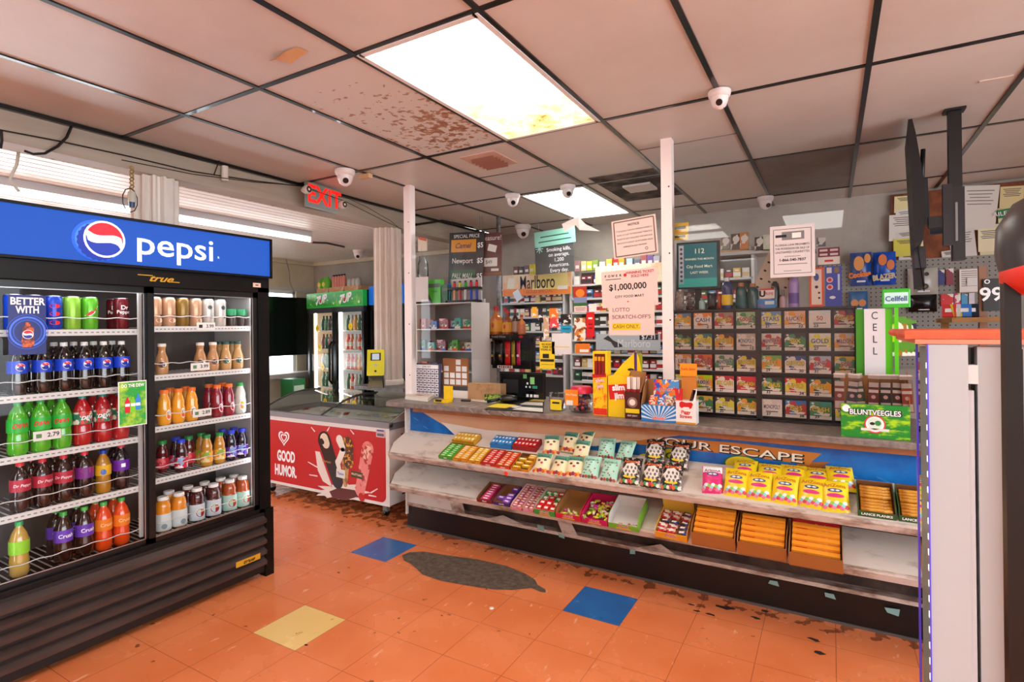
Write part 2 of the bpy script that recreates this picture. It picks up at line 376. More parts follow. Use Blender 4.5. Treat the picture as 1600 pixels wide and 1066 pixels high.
# low wall shelf the far column's counter
t = thing('side_counter', 'dark narrow counter shelf around the far fluted column', 'counter', (-3.6, 3.72, 0))
MB().box(-.28, .32, -.0, .55, .9, .935, DM('#5e544e', '#8d8580', 9, .4, .7, .4)).build('top', t); MB().box(-.2, .2, .18, .5, 0, .9, DM('#c9bba8', '#a99b88', 3)).build('base', t)

# posts and plexiglass above the counter
PW = M('#f0e3df', .4)
for x, lab in ((-2.87, 'white square post standing at the left end of the counter'), (-.845, 'white square post in the middle of the counter')):
    mb = MB().box(-.032, .032, -.032, .032, .93, ZC, PW)
    for z in (1.1, 1.5, 1.9, 2.3): mb.disc(.005, INK, FM((.015, -.0325, z)))
    tag(mb.build('support_post', loc=(x, 3.35, 0), bevel=.003), lab, 'post')
def plexi(x0, x1, z0, z1a, z1b, lab):
    o = MB().add([(x0, 0, z0), (x1, 0, z0), (x1, 0, z1b), (x0, 0, z1a)], [(0, 1, 2, 3)], PLEXI).build('plexiglass_panel', loc=(0, 3.325, 0)); return tag(o, lab, 'screen')
plexi(-2.83, -.885, 1.235, 2.2, 2.175, 'clear plexiglass screen with taped notices between the two white posts')
plexi(-.81, .155, 1.235, 2.17, 2.165, 'clear plexiglass screen over the lottery tickets, right of the middle post')
# ================================================ DRINKS COOLER
PB, PRD, PW_ = M('#0a3fc4', .4), M('#e3122a', .4), M('#ffffff', .4)
def globe(mb, r, T, e=0, cx=0, cy=0, wrap=0):
    """round red white blue emblem"""
    T = T @ Matrix.Translation((cx, cy, 0)) @ Matrix.Rotation(-.35, 4, 'Z')
    W, Rd, Bl = (M('#ffffff', .4, e=e), M('#e8102a', .4, e=e), M('#0b2f9c', .4, e=e)) if e else (PW_, PRD, M('#0b2f9c', .4))
    def P(z, m, pts): mb.add([((wrap+z)*math.sin(x/wrap), y, (wrap+z)*math.cos(x/wrap)) if wrap else (x, y, z) for x, y in pts], [tuple(range(len(pts)))], m, T=T if not wrap else T)
    n = 24; P(.0006, W, [(r*1.12*math.cos(2*math.pi*i/n), r*1.12*math.sin(2*math.pi*i/n)) for i in range(n)])
    top = [(r*math.cos(a), r*math.sin(a)) for a in [math.pi*.93*i/n+.12 for i in range(n+1)]]
    wave = [(x, r*(.02+.22*math.sin(x/r*2.6))+.12*r) for x in [r*(-.95+1.9*i/12) for i in range(13)]]
    P(.0012, Rd, top+[(x, y+.12*r) for x, y in wave if abs(x) < .93*r])
    bot = [(r*math.cos(a), r*math.sin(a)) for a in [math.pi+.12+math.pi*.9*i/n for i in range(n+1)]]
    P(.0012, Bl, bot+[(x, y-.38*r) for x, y in reversed(wave) if abs(x) < .85*r])
FXX = -2.93; y0, y1 = .76, 2.133; yc = (y0+y1)/2
fr = thing('drinks_cooler', 'tall black double-door drinks cooler with a lit blue sign', 'refrigerator', (-3.2, yc, 0))
def L(o): return o  # parts are modelled in world coordinates and shifted
def put(mb, name, root, **k):
    p = root.location
    o = mb.build(name, root, **k)
    o.data.transform(Matrix.Translation((-p.x, -p.y, -p.z))); return o
CB = DM('#0a0706', '#181210', 8, .5, .75, .4, key='cooler_black'); CB.node_tree.nodes['Principled BSDF'].inputs['Specular IOR Level'].default_value = .22
mb = MB(); X0, X1 = -3.53, -2.975
mb.box(X0, X1, y0, y0+.045, .04, 1.99, CB); mb.box(X0, X1, y1-.05, y1-.005, .04, 1.99, CB)
mb.box(X0, X0+.03, y0, y1, .04, 1.99, CB); mb.box(X0, X1, y0, y1-.01, 1.70, 1.99, CB); mb.box(X0, X1, y0, y1-.01, .04, .375, CB)
mb.box(X1, FXX, y0, y1, 1.685, 1.775, CB); mb.box(X1, FXX, y1-.075, y1, .02, 1.72, CB); mb.box(X1, FXX, y0, y0+.075, .02, 1.72, CB)
mb.box(X1, FXX, y0, y1, .3675, .405, CB)
mb.box(-3.04, -2.95, 1.462, 1.488, .40, 1.7, CB)
put(mb, 'cabinet', fr, bevel=.004)
SIL = M('#4a403a', .45)
put(MB().box(X0+.03, -3.4, y0+.045, y1-.05, .4, 1.70, SIL).box(-3.45, X1, y0+.045, y0+.05, .4, 1.7, M('#cfcac6', .5)).box(-3.45, X1, y1-.055, y1-.05, .4, 1.7, M('#cfcac6', .5)), 'interior_liner', fr)
# lit sign
SE = M('#0348a8', .65, e=.85); sg = MB(); sg.box(-2.95, -2.915, y0, y1, 1.783, 2.0, SE)
sgo = put(sg, 'lit_sign', fr)
m = MB(); T = FM((-2.914, 0, 0), '+x')
m.rect(y1-y0+.01, .012, CB, T, d=-.008, cx=yc, cy=2.004); m.rect(y1-y0+.01, .012, CB, T, d=-.008, cx=yc, cy=1.779); m.rect(.012, .23, CB, T, d=-.008, cx=y1, cy=1.893)
gl2 = M('#4f9ff2', .3, e=.85); T2 = FM((-2.9140, 0, 0), '+x')
for rr, hx, ee in ((.105, '#1c5cd0', .8), (.092, '#3a80e0', .85), (.08, '#78b0f0', .9)):
    m.disc(rr, M(hx, .3, e=ee), T2 @ Matrix.Translation((1.245-.012, 1.885, .0004+.0001*(1/rr))), ry=rr*.9)
lb = M('#1c66e0', .3, e=.75)
# bottle cap with crimped edge
pts = [((.098+.006*(i % 2))*math.cos(2*math.pi*i/44), (.098+.006*(i % 2))*math.sin(2*math.pi*i/44)*.86) for i in range(44)]
m.add([(1.245+x*.86-.010, 1.885+y-.006, .003) for x, y in pts], [tuple(range(44))], M('#0c2f9e', .3, e=.7), T=T)
m.add([(1.258+x*.8, 1.893+y*.93, .0035) for x, y in [(.082*math.cos(a), .082*math.sin(a)) for a in [i*math.pi/16 for i in range(32)]]], [tuple(range(32))], M('#ffffff', .3, e=1), T=T)
globe(m, .076, T @ Matrix.Translation((1.258, 1.893, .003)), e=.95)
Wt = M('#ffffff', .3, e=1.0)
m.text('pepsi', .165, Wt, T, cx=1.585, cy=1.893, bold=.008, lift=.0035, wx=1.16)
m.text('R', .018, Wt, T, cx=1.805, cy=1.865, lift=.0035)
put(m, 'sign_artwork', fr)
# true script badge and energy sticker
m = MB(); GO = M('#d9a52b', .35, .3); T = FM((-2.9295, 0, 0), '+x')
m.text('true', .045, GO, T, cx=1.51, cy=1.728, shear=.5, bold=.02, wx=1.5); m.rect(.07, .004, GO, T @ Matrix.Translation((1.44, 1.742, .0008))); m.rect(.05, .004, GO, T @ Matrix.Translation((1.58, 1.716, .0008)))
put(m, 'gold_badge', fr)
put(MB().rect(.05, .025, M('#e8c6ae', .6), T, d=-.001, cx=2.05, cy=1.73).rect(.02, .006, INK, T @ Matrix.Translation((0, 0, .0015)), cx=2.05, cy=1.73), 'energy_sticker', fr)
# doors
def door(a, b, x, nm):
    m = MB(); fw = .03
    m.box(x-.02, x, a, a+fw, .40, 1.685, BLK); m.box(x-.02, x, b-fw, b, .40, 1.685, BLK); m.box(x-.02, x, a, b, .40, .43, BLK); m.box(x-.02, x, a, b, 1.655, 1.685, BLK)
    m.box(x-.001, x+.001, a+fw, b-fw, .43, .434, STEEL); m.box(x-.001, x+.001, a+fw, b-fw, 1.651, 1.655, STEEL)
    m.box(x-.001, x+.001, b-fw-.004, b-fw, .43, 1.655, STEEL)
    o = put(m, 'door', fr); o['label'] = nm
    g = MB().add([(x-.01, a+fw, .43), (x-.01, b-fw, .43), (x-.01, b-fw, 1.655), (x-.01, a+fw, 1.655)], [(0, 1, 2, 3)], CLEAR).build('door_glass', o)
    g.data.transform(Matrix.Translation(-fr.location))
door(.84, 1.475, -2.955, 'sliding glass door at the left'); door(1.455, 2.06, -2.94, 'sliding glass door at the right')
# shelves
SW = M('#dcd8d4', .45); SL = {0: (.80, 1.46, (1.467, 1.184, .925, .677, .394)), 1: (1.49, 2.08, (1.48, 1.227, .959, .692, .40))}
for bay, (a, b, zs) in SL.items():
    for k, z in enumerate(zs):
        z0 = z+.012 if k < 4 else .412
        m = MB(); m.box(-3.027, -3.022, a, b, z0-.032, z0-.004, SW)
        n = 30
        for i in range(n): yy = a+(b-a)*(i+.5)/n; m.box(-3.0215, -3.0212, yy-.006, yy+.006, z0-.02, z0-.015, GREY)
        n = 22
        for i in range(n+1): yy = a+(b-a)*i/n; m.box(-3.40, -3.025, yy-.002, yy+.002, z0-.010, z0-.006, SW)
        m.box(-3.03, -3.024, a, b, z0-.008, z0-.003, SW)
        # low wire guard
        zg = z0+(.055 if k else .05)
        m.tube([(-3.022-.0, a+(b-a)*i/30, zg+.003*math.sin(i*1.3)) for i in range(31)], .0022, SW, 4)
        put(m, 'wire_shelf', fr)
for yy in (.812, 1.452, 1.500, 2.072):
    put(MB().box(-3.02, -3.005, yy-.008, yy+.008, .43, 1.66, SW), 'shelf_upright', fr)
LED = M('#f4f6ff', .3, e=7)
for yy in (.82, 1.475, 2.066): put(MB().box(-3.0, -2.992, yy-.006, yy+.006, .45, 1.64, LED), 'light_strip', fr)
put(MB().box(-3.03, -2.995, .83, 2.05, 1.665, 1.672, M('#f4f6ff', .3, e=5)), 'light_strip', fr)
# grille
GR = DM('#060404', '#0e0a09', 6, .45, .7, .45)
gr = put(MB().box(-2.945, -2.925, y0, y1-.04, .03, .38, GR), 'grille', fr)
LV = DM('#463834', '#2a201e', 12, .4, .7, .42, stretch=(1, .2, 1))
for k in range(5):
    z = .337-k*.061; vs = [(-2.925, -.018), (-2.896, -.012), (-2.893, .008), (-2.925, .026)]
    m = MB().add([(x, y, z+q) for y in (y0, y1-.055) for x, q in vs], [(0, 1, 5, 4), (1, 2, 6, 5), (2, 3, 7, 6), (3, 0, 4, 7), (0, 3, 2, 1), (4, 5, 6, 7)], LV)
    put(m, 'grille_slat', fr)
T = FM((-2.8925, 0, 0), '+x'); m = MB().rect(.15, .032, GO, T, d=-.002, cx=1.955, cy=.148); m.text('true', .03, BLACK, T @ Matrix.Translation((0, 0, .003)), cx=1.955, cy=.148, shear=.5, bold=.02, wx=1.4)
put(m, 'gold_badge', fr); put(MB().box(-2.97, -2.915, y1-.05, y1+.005, .0, .40, CB), 'corner_foot', fr)
# posters stuck on the glass
m = MB(); T = FM((-2.9435, 0, 0), '+x')
a = at(12, 460, x=-2.94); b = at(72, 553, x=-2.94); cxp, czp = (a.y+b.y)/2, (a.z+b.z)/2; wp, hp = b.y-a.y, a.z-b.z
TP = FM((0, cxp, czp), '+x')
m.rect(wp, hp, M('#0b1a6e', .3), TP, d=-.001)
for r0, r1, c in ((.055, .062, '#3d6cf0'), (.045, .05, '#2447b8'), (.068, .07, '#2a52d0')): m.ring(r0, r1, M(c, .3, e=.3), TP @ Matrix.Translation((0, -.03, .002)), k=1.05)
m.text('BETTER', .042, PW_, TP @ Matrix.Translation((0, 0, .002)), cy=hp/2-.028, bold=.03, maxw=wp*.92); m.text('WITH', .042, PW_, TP @ Matrix.Translation((0, 0, .002)), cy=hp/2-.064, bold=.03, maxw=wp*.62)
TT = TP @ Matrix.Translation((0, -.045, .0022))
m.add([(x, y, .001) for x, y in [(-.008, .055), (.008, .055), (.009, .042), (.021, .028), (.019, 0), (.022, -.03), (.018, -.05), (-.018, -.05), (-.022, -.03), (-.019, 0), (-.021, .028), (-.009, .042)]], [tuple(range(12))], DM('#5a1206', '#e8661a', 40, .45, .6, .3), T=TT)
globe(m, .017, TT @ Matrix.Translation((0, .004, .001)))
o = m.build('cola_poster', loc=(-2.938, 0, 0)); tag(o, 'dark blue poster with glowing cola bottle stuck on the left cooler door', 'poster')
a = at(184, 600, x=-2.94); b = at(229, 665, x=-2.94); T = FM((0, (a.y+b.y)/2, (a.z+b.z)/2+.008), '+x'); w_, h_ = b.y-a.y, a.z-b.z
m = MB().rect(w_, h_, PW_, T, d=-.001).rect(w_-.008, h_-.008, DM('#29a33c', '#b6d83a', 14, .45, .62, .4), T @ Matrix.Translation((0, 0, .002)))
T = T @ Matrix.Translation((0, 0, .003)); m.text('DO THE DEW', .022, PW_, T, cy=h_/2-.022, bold=.02, maxw=w_*.8)
for dx, c in ((-.025, '#d4213a'), (.0, '#7ed02a'), (.022, '#3a8ad8')):
    m.add([(dx+x, y-.012+(.01 if dx > .01 else 0), .001) for x, y in [(-.004, .045), (.004, .045), (.005, .035), (.012, .02), (.011, -.03), (-.011, -.03), (-.012, .02), (-.005, .035)]], [tuple(range(8))], M(c, .3), T=T)
    m.rect(.02, .014, PW_, T @ Matrix.Translation((dx, -.005, .002)))
tag(m.build('soda_poster', loc=(-2.938, 0, 0)), 'small green poster with three bottles on the left cooler door', 'poster')

# ---------------------------------------------- drinks
def bot(desc, prof, liquid, cap, capr, caph, H, label=None, lz=(0, 0), lr=0, art=None, r=.12):
    t = thing('drink_bottle', desc, 'bottle'); t.location = (0, 0, -50)
    MB().lathe(prof, liquid, 20).build('bottle_body', t)
    MB().lathe([(capr, H-caph), (capr, H-.002), (capr*.85, H)], cap, 16).build('cap', t)
    if label:
        m = MB().lathe([(lr, lz[0]), (lr+.0004, (lz[0]+lz[1])/2), (lr, lz[1])], label, 24, cap=False)
        if art: art(m, lr+.0006, (lz[0]+lz[1])/2)
        m.build('label', t)
    return t
LQ = lambda h: M(h, .06, coat=1)
def soda_prof(r=.035, H=.225): return [(r*.8, 0), (r, .012), (r, H*.30), (r*.93, H*.38), (r*.97, H*.45), (r, H*.62), (r*.97, H*.68), (r*.72, H*.80), (r*.42, H*.88), (r*.37, H*.9), (r*.37, H*.97)]
TF = lambda z: FM((0, 0, z), '-y')
def art_text(s, size, c, extra=None, shear=0, bold=.02):
    def f(m, r, z):
        m.text(s, size, M(c, .4), TF(z), wrap=r, shear=shear, bold=bold)
        if extra: extra(m, r, z)
    return f
def blob(m, r, z, w, h, c, dx=0, dy=0): 
    n = 14; m.add([((r+.0004)*math.sin((dx+w*math.cos(2*math.pi*i/n))/r), dy+h*math.sin(2*math.pi*i/n), (r+.0004)*math.cos((dx+w*math.cos(2*math.pi*i/n))/r)) for i in range(n)], [tuple(range(n))], M(c, .4), T=TF(z))
def soda(desc, liq, cap, lab, art=None, H=.225, r=.035): return bot(desc, soda_prof(r, H), LQ(liq), M(cap, .4), .0145, .018, H, M(lab, .35) if isinstance(lab, str) else lab, (H*.42, H*.66), r+.001, art)
def can(desc, c, art=None, H=.155, r=.033):
    t = thing('drink_can', desc, 'can', (0, 0, -50)); m = MB().lathe([(r*.8, 0), (r, .01), (r, H-.014), (r*.86, H-.003)], M(c, .25, .3) if isinstance(c, str) else c, 24)
    if art: art(m, r+.0005, H/2)
    m.build('can_body', t); MB().lathe([(r*.86, H-.004), (r*.88, H), (r*.8, H), (r*.78, H-.004), (.001, H-.004)], STEEL, 20, cap=False).build('lid', t); return t
pg = lambda m, r, z: globe(m, .018, FM((0, -r-.0005+0, z), '-y'))
def pgw(m, r, z): globe(m, .015, TF(z), wrap=r)
K = {}
K['pcan'] = can('blue soda can', '#1147c8', lambda m, r, z: (globe(m, .017, TF(z), wrap=r)))
K['rcan'] = can('blue and red soda can', '#1b3fae', lambda m, r, z: [blob(m, r, z, .02, .010, '#d81a2c', 0, d) for d in (.03, -.005, -.045)])
def dew(m, r, z):
    m.add([((r+.0005)*math.sin(x/r), y, (r+.0005)*math.cos(x/r)) for x, y in [(-.028, -.012), (-.005, .012), (.03, .035), (.012, .0), (-.006, -.014)]], [(0, 1, 2, 3, 4)], PW_, T=TF(z))
    m.add([((r+.001)*math.sin(x/r), y, (r+.001)*math.cos(x/r)) for x, y in [(-.022, -.009), (-.004, .009), (.022, .027), (.008, .0), (-.006, -.010)]], [(0, 1, 2, 3, 4)], PRD, T=TF(z))
K['gcan'] = can('lime green soda can', '#8bc53f'); K['dcan'] = can('green soda can with red slash emblem', '#5fb52c', dew)
K['drp'] = can('maroon soda can', '#6a1420', lambda m, r, z: (m.text('Dr', .03, PW_, TF(z+.03), wrap=r, bold=.01), m.text('Pepper', .024, PW_, TF(z+.008), wrap=r, bold=.01)))
K['tcan'] = can('tan coffee can', '#c89a78', lambda m, r, z: (blob(m, r, z, .024, .006, '#3a2018', 0, -.02), blob(m, r, z, .02, .012, '#e8cdb8', 0, -.045)))
K['acan'] = can('olive brown coffee can', '#8a6a2c', lambda m, r, z: blob(m, r, z, .024, .006, '#2e1a10', 0, -.02))
K['wcan'] = can('pale grey coffee can', '#c9c2b8', lambda m, r, z: (blob(m, r, z, .012, .012, '#3f4a44', 0, .03), blob(m, r, z, .024, .006, '#3a2018', 0, -.025)))
def cup():
    t = thing('coffee_cup', 'short dark coffee cup with green lid', 'cup', (0, 0, -50)); MB().lathe([(.022, 0), (.028, .065)], M('#3a2620', .3), 20).build('cup_body', t); MB().lathe([(.031, .065), (.031, .10), (.029, .102)], M('#148a52', .35), 20).build('lid', t); return t
K['cup'] = cup()
K['cola'] = soda('dark cola bottle with blue label', '#1a0c08', '#e8e6e2', '#1743c9', pgw)
K['dewb'] = soda('green soda bottle', '#4cae22', '#2fa858', '#2bb33c', lambda m, r, z: m.text('DEW', .026, PRD, TF(z), wrap=r, shear=.3, bold=.03), H=.235, r=.037)
K['code'] = soda('red soda bottle with teal cap', '#b3161c', '#189a92', PR(['#2f8f6a', '#d8352c', '#3a6f5a', '#e8e2d0'], 60), lambda m, r, z: m.text('DEW', .024, PW_, TF(z), wrap=r, shear=.3, bold=.03), H=.235, r=.037)
K['drb'] = soda('dark soda bottle with crimson label and red cap', '#220c0c', '#e0303c', '#b3263c', lambda m, r, z: (m.text('Dr Pepper', .017, PW_, TF(z), wrap=r, shear=.2)), H=.215)
K['drg'] = soda('dark soda bottle with purple and crimson label', '#1c0c10', '#e0303c', '#7a2a86', lambda m, r, z: (blob(m, r, z, .03, .012, '#c22a44', 0, .012)), H=.215)
K['yel'] = soda('slim bottle with bright yellow label and blue cap', '#b07a1c', '#1a3fae', '#eab51e', lambda m, r, z: blob(m, r, z, .012, .014, '#3a6ac0', -.006, -.008), H=.205, r=.032)
K['gra'] = soda('dark soda bottle with violet label and red cap', '#1c0a14', '#d8283c', '#6a1fa0', lambda m, r, z: m.rect(.018, .018, PW_, FM((0, -r-.001, z), '-y')), H=.22)
K['app'] = soda('golden soda bottle with lime label and green cap', '#c09a44', '#35b866', '#8fd42c', H=.235)
K['cru'] = soda('dark grape soda bottle with violet label and green cap', '#2a120e', '#4cb84a', '#6a3fb8', lambda m, r, z: m.text('Crush', .024, PW_, TF(z), wrap=r, bold=.02), H=.23)
K['ora'] = soda('orange soda bottle with green cap', '#ea4a12', '#4cb84a', '#f2811c', lambda m, r, z: m.text('Crush', .022, M('#ffd9a0', .4), TF(z), wrap=r, bold=.02), H=.23)
fp = [(.026, 0), (.031, .01), (.032, .07), (.028, .09), (.019, .115), (.018, .135), (.020, .137), (.020, .15)]
def frap(d, c, cap, ex): return bot(d, fp, LQ(c), M(cap, .3), .0205, .016, .163, M('#ecdcc8', .4) if 0 else LQ(c), (.03, .035), .0325, lambda m, r, z: (blob(m, r, z+.02, .016, .016, ex, -.008, 0), blob(m, r, z+.02, .011, .011, '#e6efe8', .006, 0)))
K['fr1'] = frap('tan iced coffee bottle with pale cap', '#c08a58', '#e6ddd0', '#5a2c1c'); K['fr2'] = frap('tan iced coffee bottle with dark green cap', '#c89a60', '#1d4a44', '#1f4a34')
jp = [(.026, 0), (.033, .012), (.033, .085), (.030, .10), (.032, .115), (.024, .145), (.019, .155), (.019, .17)]
def juice(d, c, cap, lab, ex=None, capr=.021, s=1): return bot(d, [(a*s, b*s) for a, b in jp], LQ(c), M(cap, .4), capr, .02, .185*s, lab, (.025*s, .085*s), .0338*s, ex)
K['oj'] = juice('orange juice bottle with orange cap', '#f2a01c', '#f4731c', None); 
def oran(m, r, z): blob(m, r, z, .014, .028, '#f4efe6'); blob(m, r+.0004, z, .010, .010, '#e8641c', 0, -.012); m.text('tropic', .008, M('#1c6a3a', .4), TF(z+.014), wrap=r+.0006, bold=.02)
K['oj'] = juice('orange juice bottle with orange cap', '#f0a21e', '#f4731c', LQ('#f0a21e'), oran)
K['berry'] = juice('crimson juice bottle with orange cap', '#8c0c28', '#f4731c', LQ('#8c0c28'), lambda m, r, z: (blob(m, r, z, .014, .026, '#f0e2e2'), blob(m, r+.0004, z, .009, .009, '#c0183a', 0, -.012)))
K['lemon'] = juice('cloudy lemonade bottle with green cap', '#cfd2c4', '#25a04a', LQ('#cfd2c4'), lambda m, r, z: (blob(m, r, z, .016, .03, '#f4f2ea'), blob(m, r+.0004, z, .011, .009, '#f2b81c', 0, .01), blob(m, r+.0004, z, .009, .01, '#e8941c', 0, -.014)))
K['ocean'] = juice('dark berry juice bottle with blue cap and pink label', '#3a0c14', '#1f3fd0', PR(['#d8203c', '#f0e6f0', '#8fb6e0', '#d8203c'], 45), s=.95)
K['ywl'] = juice('amber tea bottle with green cap', '#c98a2a', '#238a3c', PR(['#f2a83a', '#e8d8a0', '#8ab83a', '#f2a83a'], 40), s=.95)
K['red2'] = juice('red juice bottle with green cap', '#5a0c10', '#238a3c', PR(['#c8283c', '#e86a6a', '#c8283c'], 40), s=.92)
K['blu2'] = juice('dark purple juice bottle with blue cap', '#22102a', '#1f3fd0', PR(['#5a2aa0', '#e6e6f4', '#7fa6e0', '#5a2aa0'], 45), s=.95)
wp = [(.032, 0), (.039, .01), (.039, .10), (.035, .115), (.037, .13), (.030, .155), (.024, .16), (.024, .175)]
def dole(d, c, lab, ex=None): return bot(d, wp, LQ(c), M('#f2efea', .4), .0265, .018, .182, lab, (.008, .096), .0398, ex)
def dl(c2): return lambda m, r, z: (blob(m, r, z, .028, .028, '#efe8e2'), blob(m, r+.0004, z-.004, .024, .022, c2), m.text('Dole', .018, M('#e8e070', .4), TF(z+.006), wrap=r+.001, bold=.02))
K['do1'] = dole('orange juice jug bottle with white cap', '#e8901c', M('#d8dcd8', .4), lambda m, r, z: (blob(m, r, z, .014, .014, '#8a9296', 0, -.02)))
K['do2'] = dole('dark red juice bottle with wide white cap', '#4a1210', M('#cfd8dc', .4), dl('#a81c24'))
K['do3'] = dole('apple juice bottle with wide white cap and teal label', '#b04a14', M('#b8d8c8', .4), dl('#c03c1c'))
def row(bay, k, u, kind, back=0, zoff=0, door='left'):
    """stand a drink at the pixel column u on shelf k"""
    a, b, zs = SL[bay]; z = (zs[k]+.012 if k < 4 else .412)-.004
    X = -3.065-back*.078; p = at(u, 600, x=X)
    y = min(max(p.y, a+.045), b-.04)
    cnt[(bay, k)] = cnt.get((bay, k), 0)+1
    o = K[kind]; d0 = base_desc.setdefault(kind, o['label'])
    side = 'left' if bay == 0 else 'right'
    lab = f"{d0}, {'back row of ' if back else ''}{SHN[k]} behind the {side} door, {OR[cnt[(bay, k)]]} placed"
    rec.append((bay, k, back, y, kind, z, X))
cnt, base_desc, rec = {}, {}, []
SHN = ['top shelf', 'second shelf', 'middle shelf', 'fourth shelf', 'bottom shelf']
data = [
 (0, 0, [(24,'pcan'),(52,'pcan'),(85,'rcan'),(113,'gcan'),(141,'dcan'),(190,'drp')], [(100,'gcan'),(128,'gcan'),(180,'drp')]),
 (0, 1, [(27,'cola'),(66,'cola'),(100,'cola'),(132,'cola'),(162,'cola'),(190,'cola')], [(50,'cola'),(85,'cola'),(116,'cola'),(147,'cola'),(176,'cola')]),
 (0, 2, [(27,'dewb'),(63,'dewb'),(96,'dewb'),(128,'code'),(160,'code'),(188,'code')], [(46,'dewb'),(80,'dewb'),(145,'code'),(175,'code')]),
 (0, 3, [(30,'drb'),(65,'drb'),(98,'drb'),(131,'drg'),(160,'yel'),(188,'gra')], [(48,'drb'),(82,'drb'),(115,'drb'),(178,'gra')]),
 (0, 4, [(28,'app'),(97,'cru'),(130,'cru'),(160,'ora'),(188,'ora')], [(86,'cru'),(118,'cru'),(148,'ora'),(176,'ora')]),
 (1, 0, [(252,'tcan'),(270,'tcan'),(285,'acan'),(303,'tcan'),(322,'wcan'),(342,'wcan'),(361,'cup'),(377,'cup')], []),
 (1, 1, [(253,'fr1'),(313,'fr1'),(333,'fr1'),(353,'fr2'),(372,'fr2')], [(344,'fr2'),(363,'fr2')]),
 (1, 2, [(256,'oj'),(278,'oj'),(299,'oj'),(339,'berry'),(357,'berry'),(375,'lemon')], [(266,'oj'),(290,'oj'),(327,'berry'),(348,'berry')]),
 (1, 3, [(282,'ocean'),(322,'ywl'),(342,'ywl'),(361,'blu2'),(380,'blu2')], [(258,'red2'),(270,'ocean'),(298,'red2'),(311,'ywl'),(353,'blu2'),(371,'blu2')]),
 (1, 4, [(253,'do1'),(278,'do1'),(306,'do2'),(332,'do2'),(357,'do3'),(380,'do3')], [(263,'do1'),(293,'do2'),(319,'do2'),(344,'do3'),(367,'do3')])]
for bay, k, front, back in data:
    for u, kd in front: row(bay, k, u, kd)
    for u, kd in back: row(bay, k, u, kd, 1)
# keep neighbours in a row apart
wid = lambda kd: {'cup': .064, 'do1': .081, 'do2': .081, 'do3': .081, 'dewb': .076, 'code': .076}.get(kd, .07)
for bay in (0, 1):
    for k in range(5):
        for bk in (0, 1):
            rs = sorted([r for r in rec if r[0] == bay and r[1] == k and r[2] == bk], key=lambda r: r[3])
            ys = [r[3] for r in rs]
            for _ in range(60):
                for i in range(len(ys)-1):
                    g = (wid(rs[i][4])+wid(rs[i+1][4]))/2+.001-(ys[i+1]-ys[i])
                    if g > 0: ys[i] -= g/2; ys[i+1] += g/2
                a, b, _z = SL[bay]
                for i in range(len(ys)): ys[i] = min(max(ys[i], a+.046), b-.042)
            tot = len(rs)
            for i, r in enumerate(rs):
                nth = OR[i+1]+' from the left' if i < tot/2 else ('rightmost' if i == tot-1 else OR[tot-i]+' from the right')
                bd_ = base_desc[r[4]].replace(' with dark green cap', ', green cap').replace('dark soda bottle', 'dark bottle').replace('dark grape soda bottle', 'grape bottle').replace('dark berry juice bottle', 'berry juice'); lab = f"{bd_}, {'back row, ' if bk else ''}{SHN[k].replace(' shelf', '')} shelf, {'left' if bay == 0 else 'right'} door, {nth}"
                if len(lab.split()) > 16: lab = lab.replace(' from the ', ' from ').replace('back row', 'behind').replace(' bottle', '')
                if len(lab.split()) > 16: lab = lab.replace(' with ', ', ').replace(' and ', '-')
                dup(K[r[4]], (r[6]-(.004 if bk else 0), ys[i], r[5]), R(90)+random.uniform(-.35, .35)*(r[4] not in ('cola',)), lab, f"drinks on the {SHN[k]} behind the {'left' if bay == 0 else 'right'} door")
# price tags on the cooler shelves
for u, v, s, i in [(322, 510, '3.99', 0), (313, 573, '3.99', 1), (316, 645, '2.89', 2), (74, 680, '2.79', 3)]:
    p = at(u, v, x=-3.016); T = FM((0, 0, 0), '+x'); m = MB().rect(.105 if i < 3 else .10, .042, M('#e9e4dc', .5), T, d=.0012)
    m.text(s, .026, INK, T, cx=.022, bold=.02).rect(.02, .018, INK if i == 0 else M('#5a8a5a', .5), T @ Matrix.Translation((-.03, 0, .0006)))
    tag(m.build('price_tag', loc=(-3.016, p.y, p.z)), ['white 3.99 price tag on the top shelf behind the right cooler door', 'white 3.99 price tag on the second shelf behind the right cooler door', 'white 2.89 price tag under the crimson juice bottles', 'white price tag in front of the green soda bottles'][i], 'price tag')
# ================================================ COUNTER AND CANDY SHELVING
CT = DM('#8d8079', '#6d625d', 26, .4, .62, .38, detail=8, key='laminate')
def on_plane(u, v, P, tilt):
    d = at(u, v, x=None, y=1.0)-Vector((0, 0, HC)); n = Vector((0, -math.sin(tilt), math.cos(tilt))); o = Vector((0, 0, HC))
    return o+d*(n.dot(P-o)/n.dot(d))
XG0, XG1 = -2.72, 1.0
t = thing('counter', 'long grey-brown laminate checkout counter with worn taped front edge', 'counter', (-.9, 3.4, 0))
def putw(mb, name, root, **k):
    o = mb.build(name, root, **k); o.data.transform(Matrix.Translation(-root.location)); return o
mb = MB().prism([(-2.87, 3.09), (-2.83, 3.022), (1.0, 3.022), (1.0, 3.80), (-2.87, 3.80)], .895, .93, CT); putw(mb, 'counter_top', t, bevel=.006)
putw(MB().box(-2.72, 1.0, 3.2, 3.72, 0, .895, DM('#8a5a3c', '#6f4428', 5, .4, .6, .6)), 'counter_body', t)
putw(MB().box(-2.62, 1.0, 3.075, 3.10, .862, .895, DM('#a8683c', '#8a5230', 7, .4, .7, .5)), 'apron', t)
tp = M('#b3a79a', .25); mb = MB()
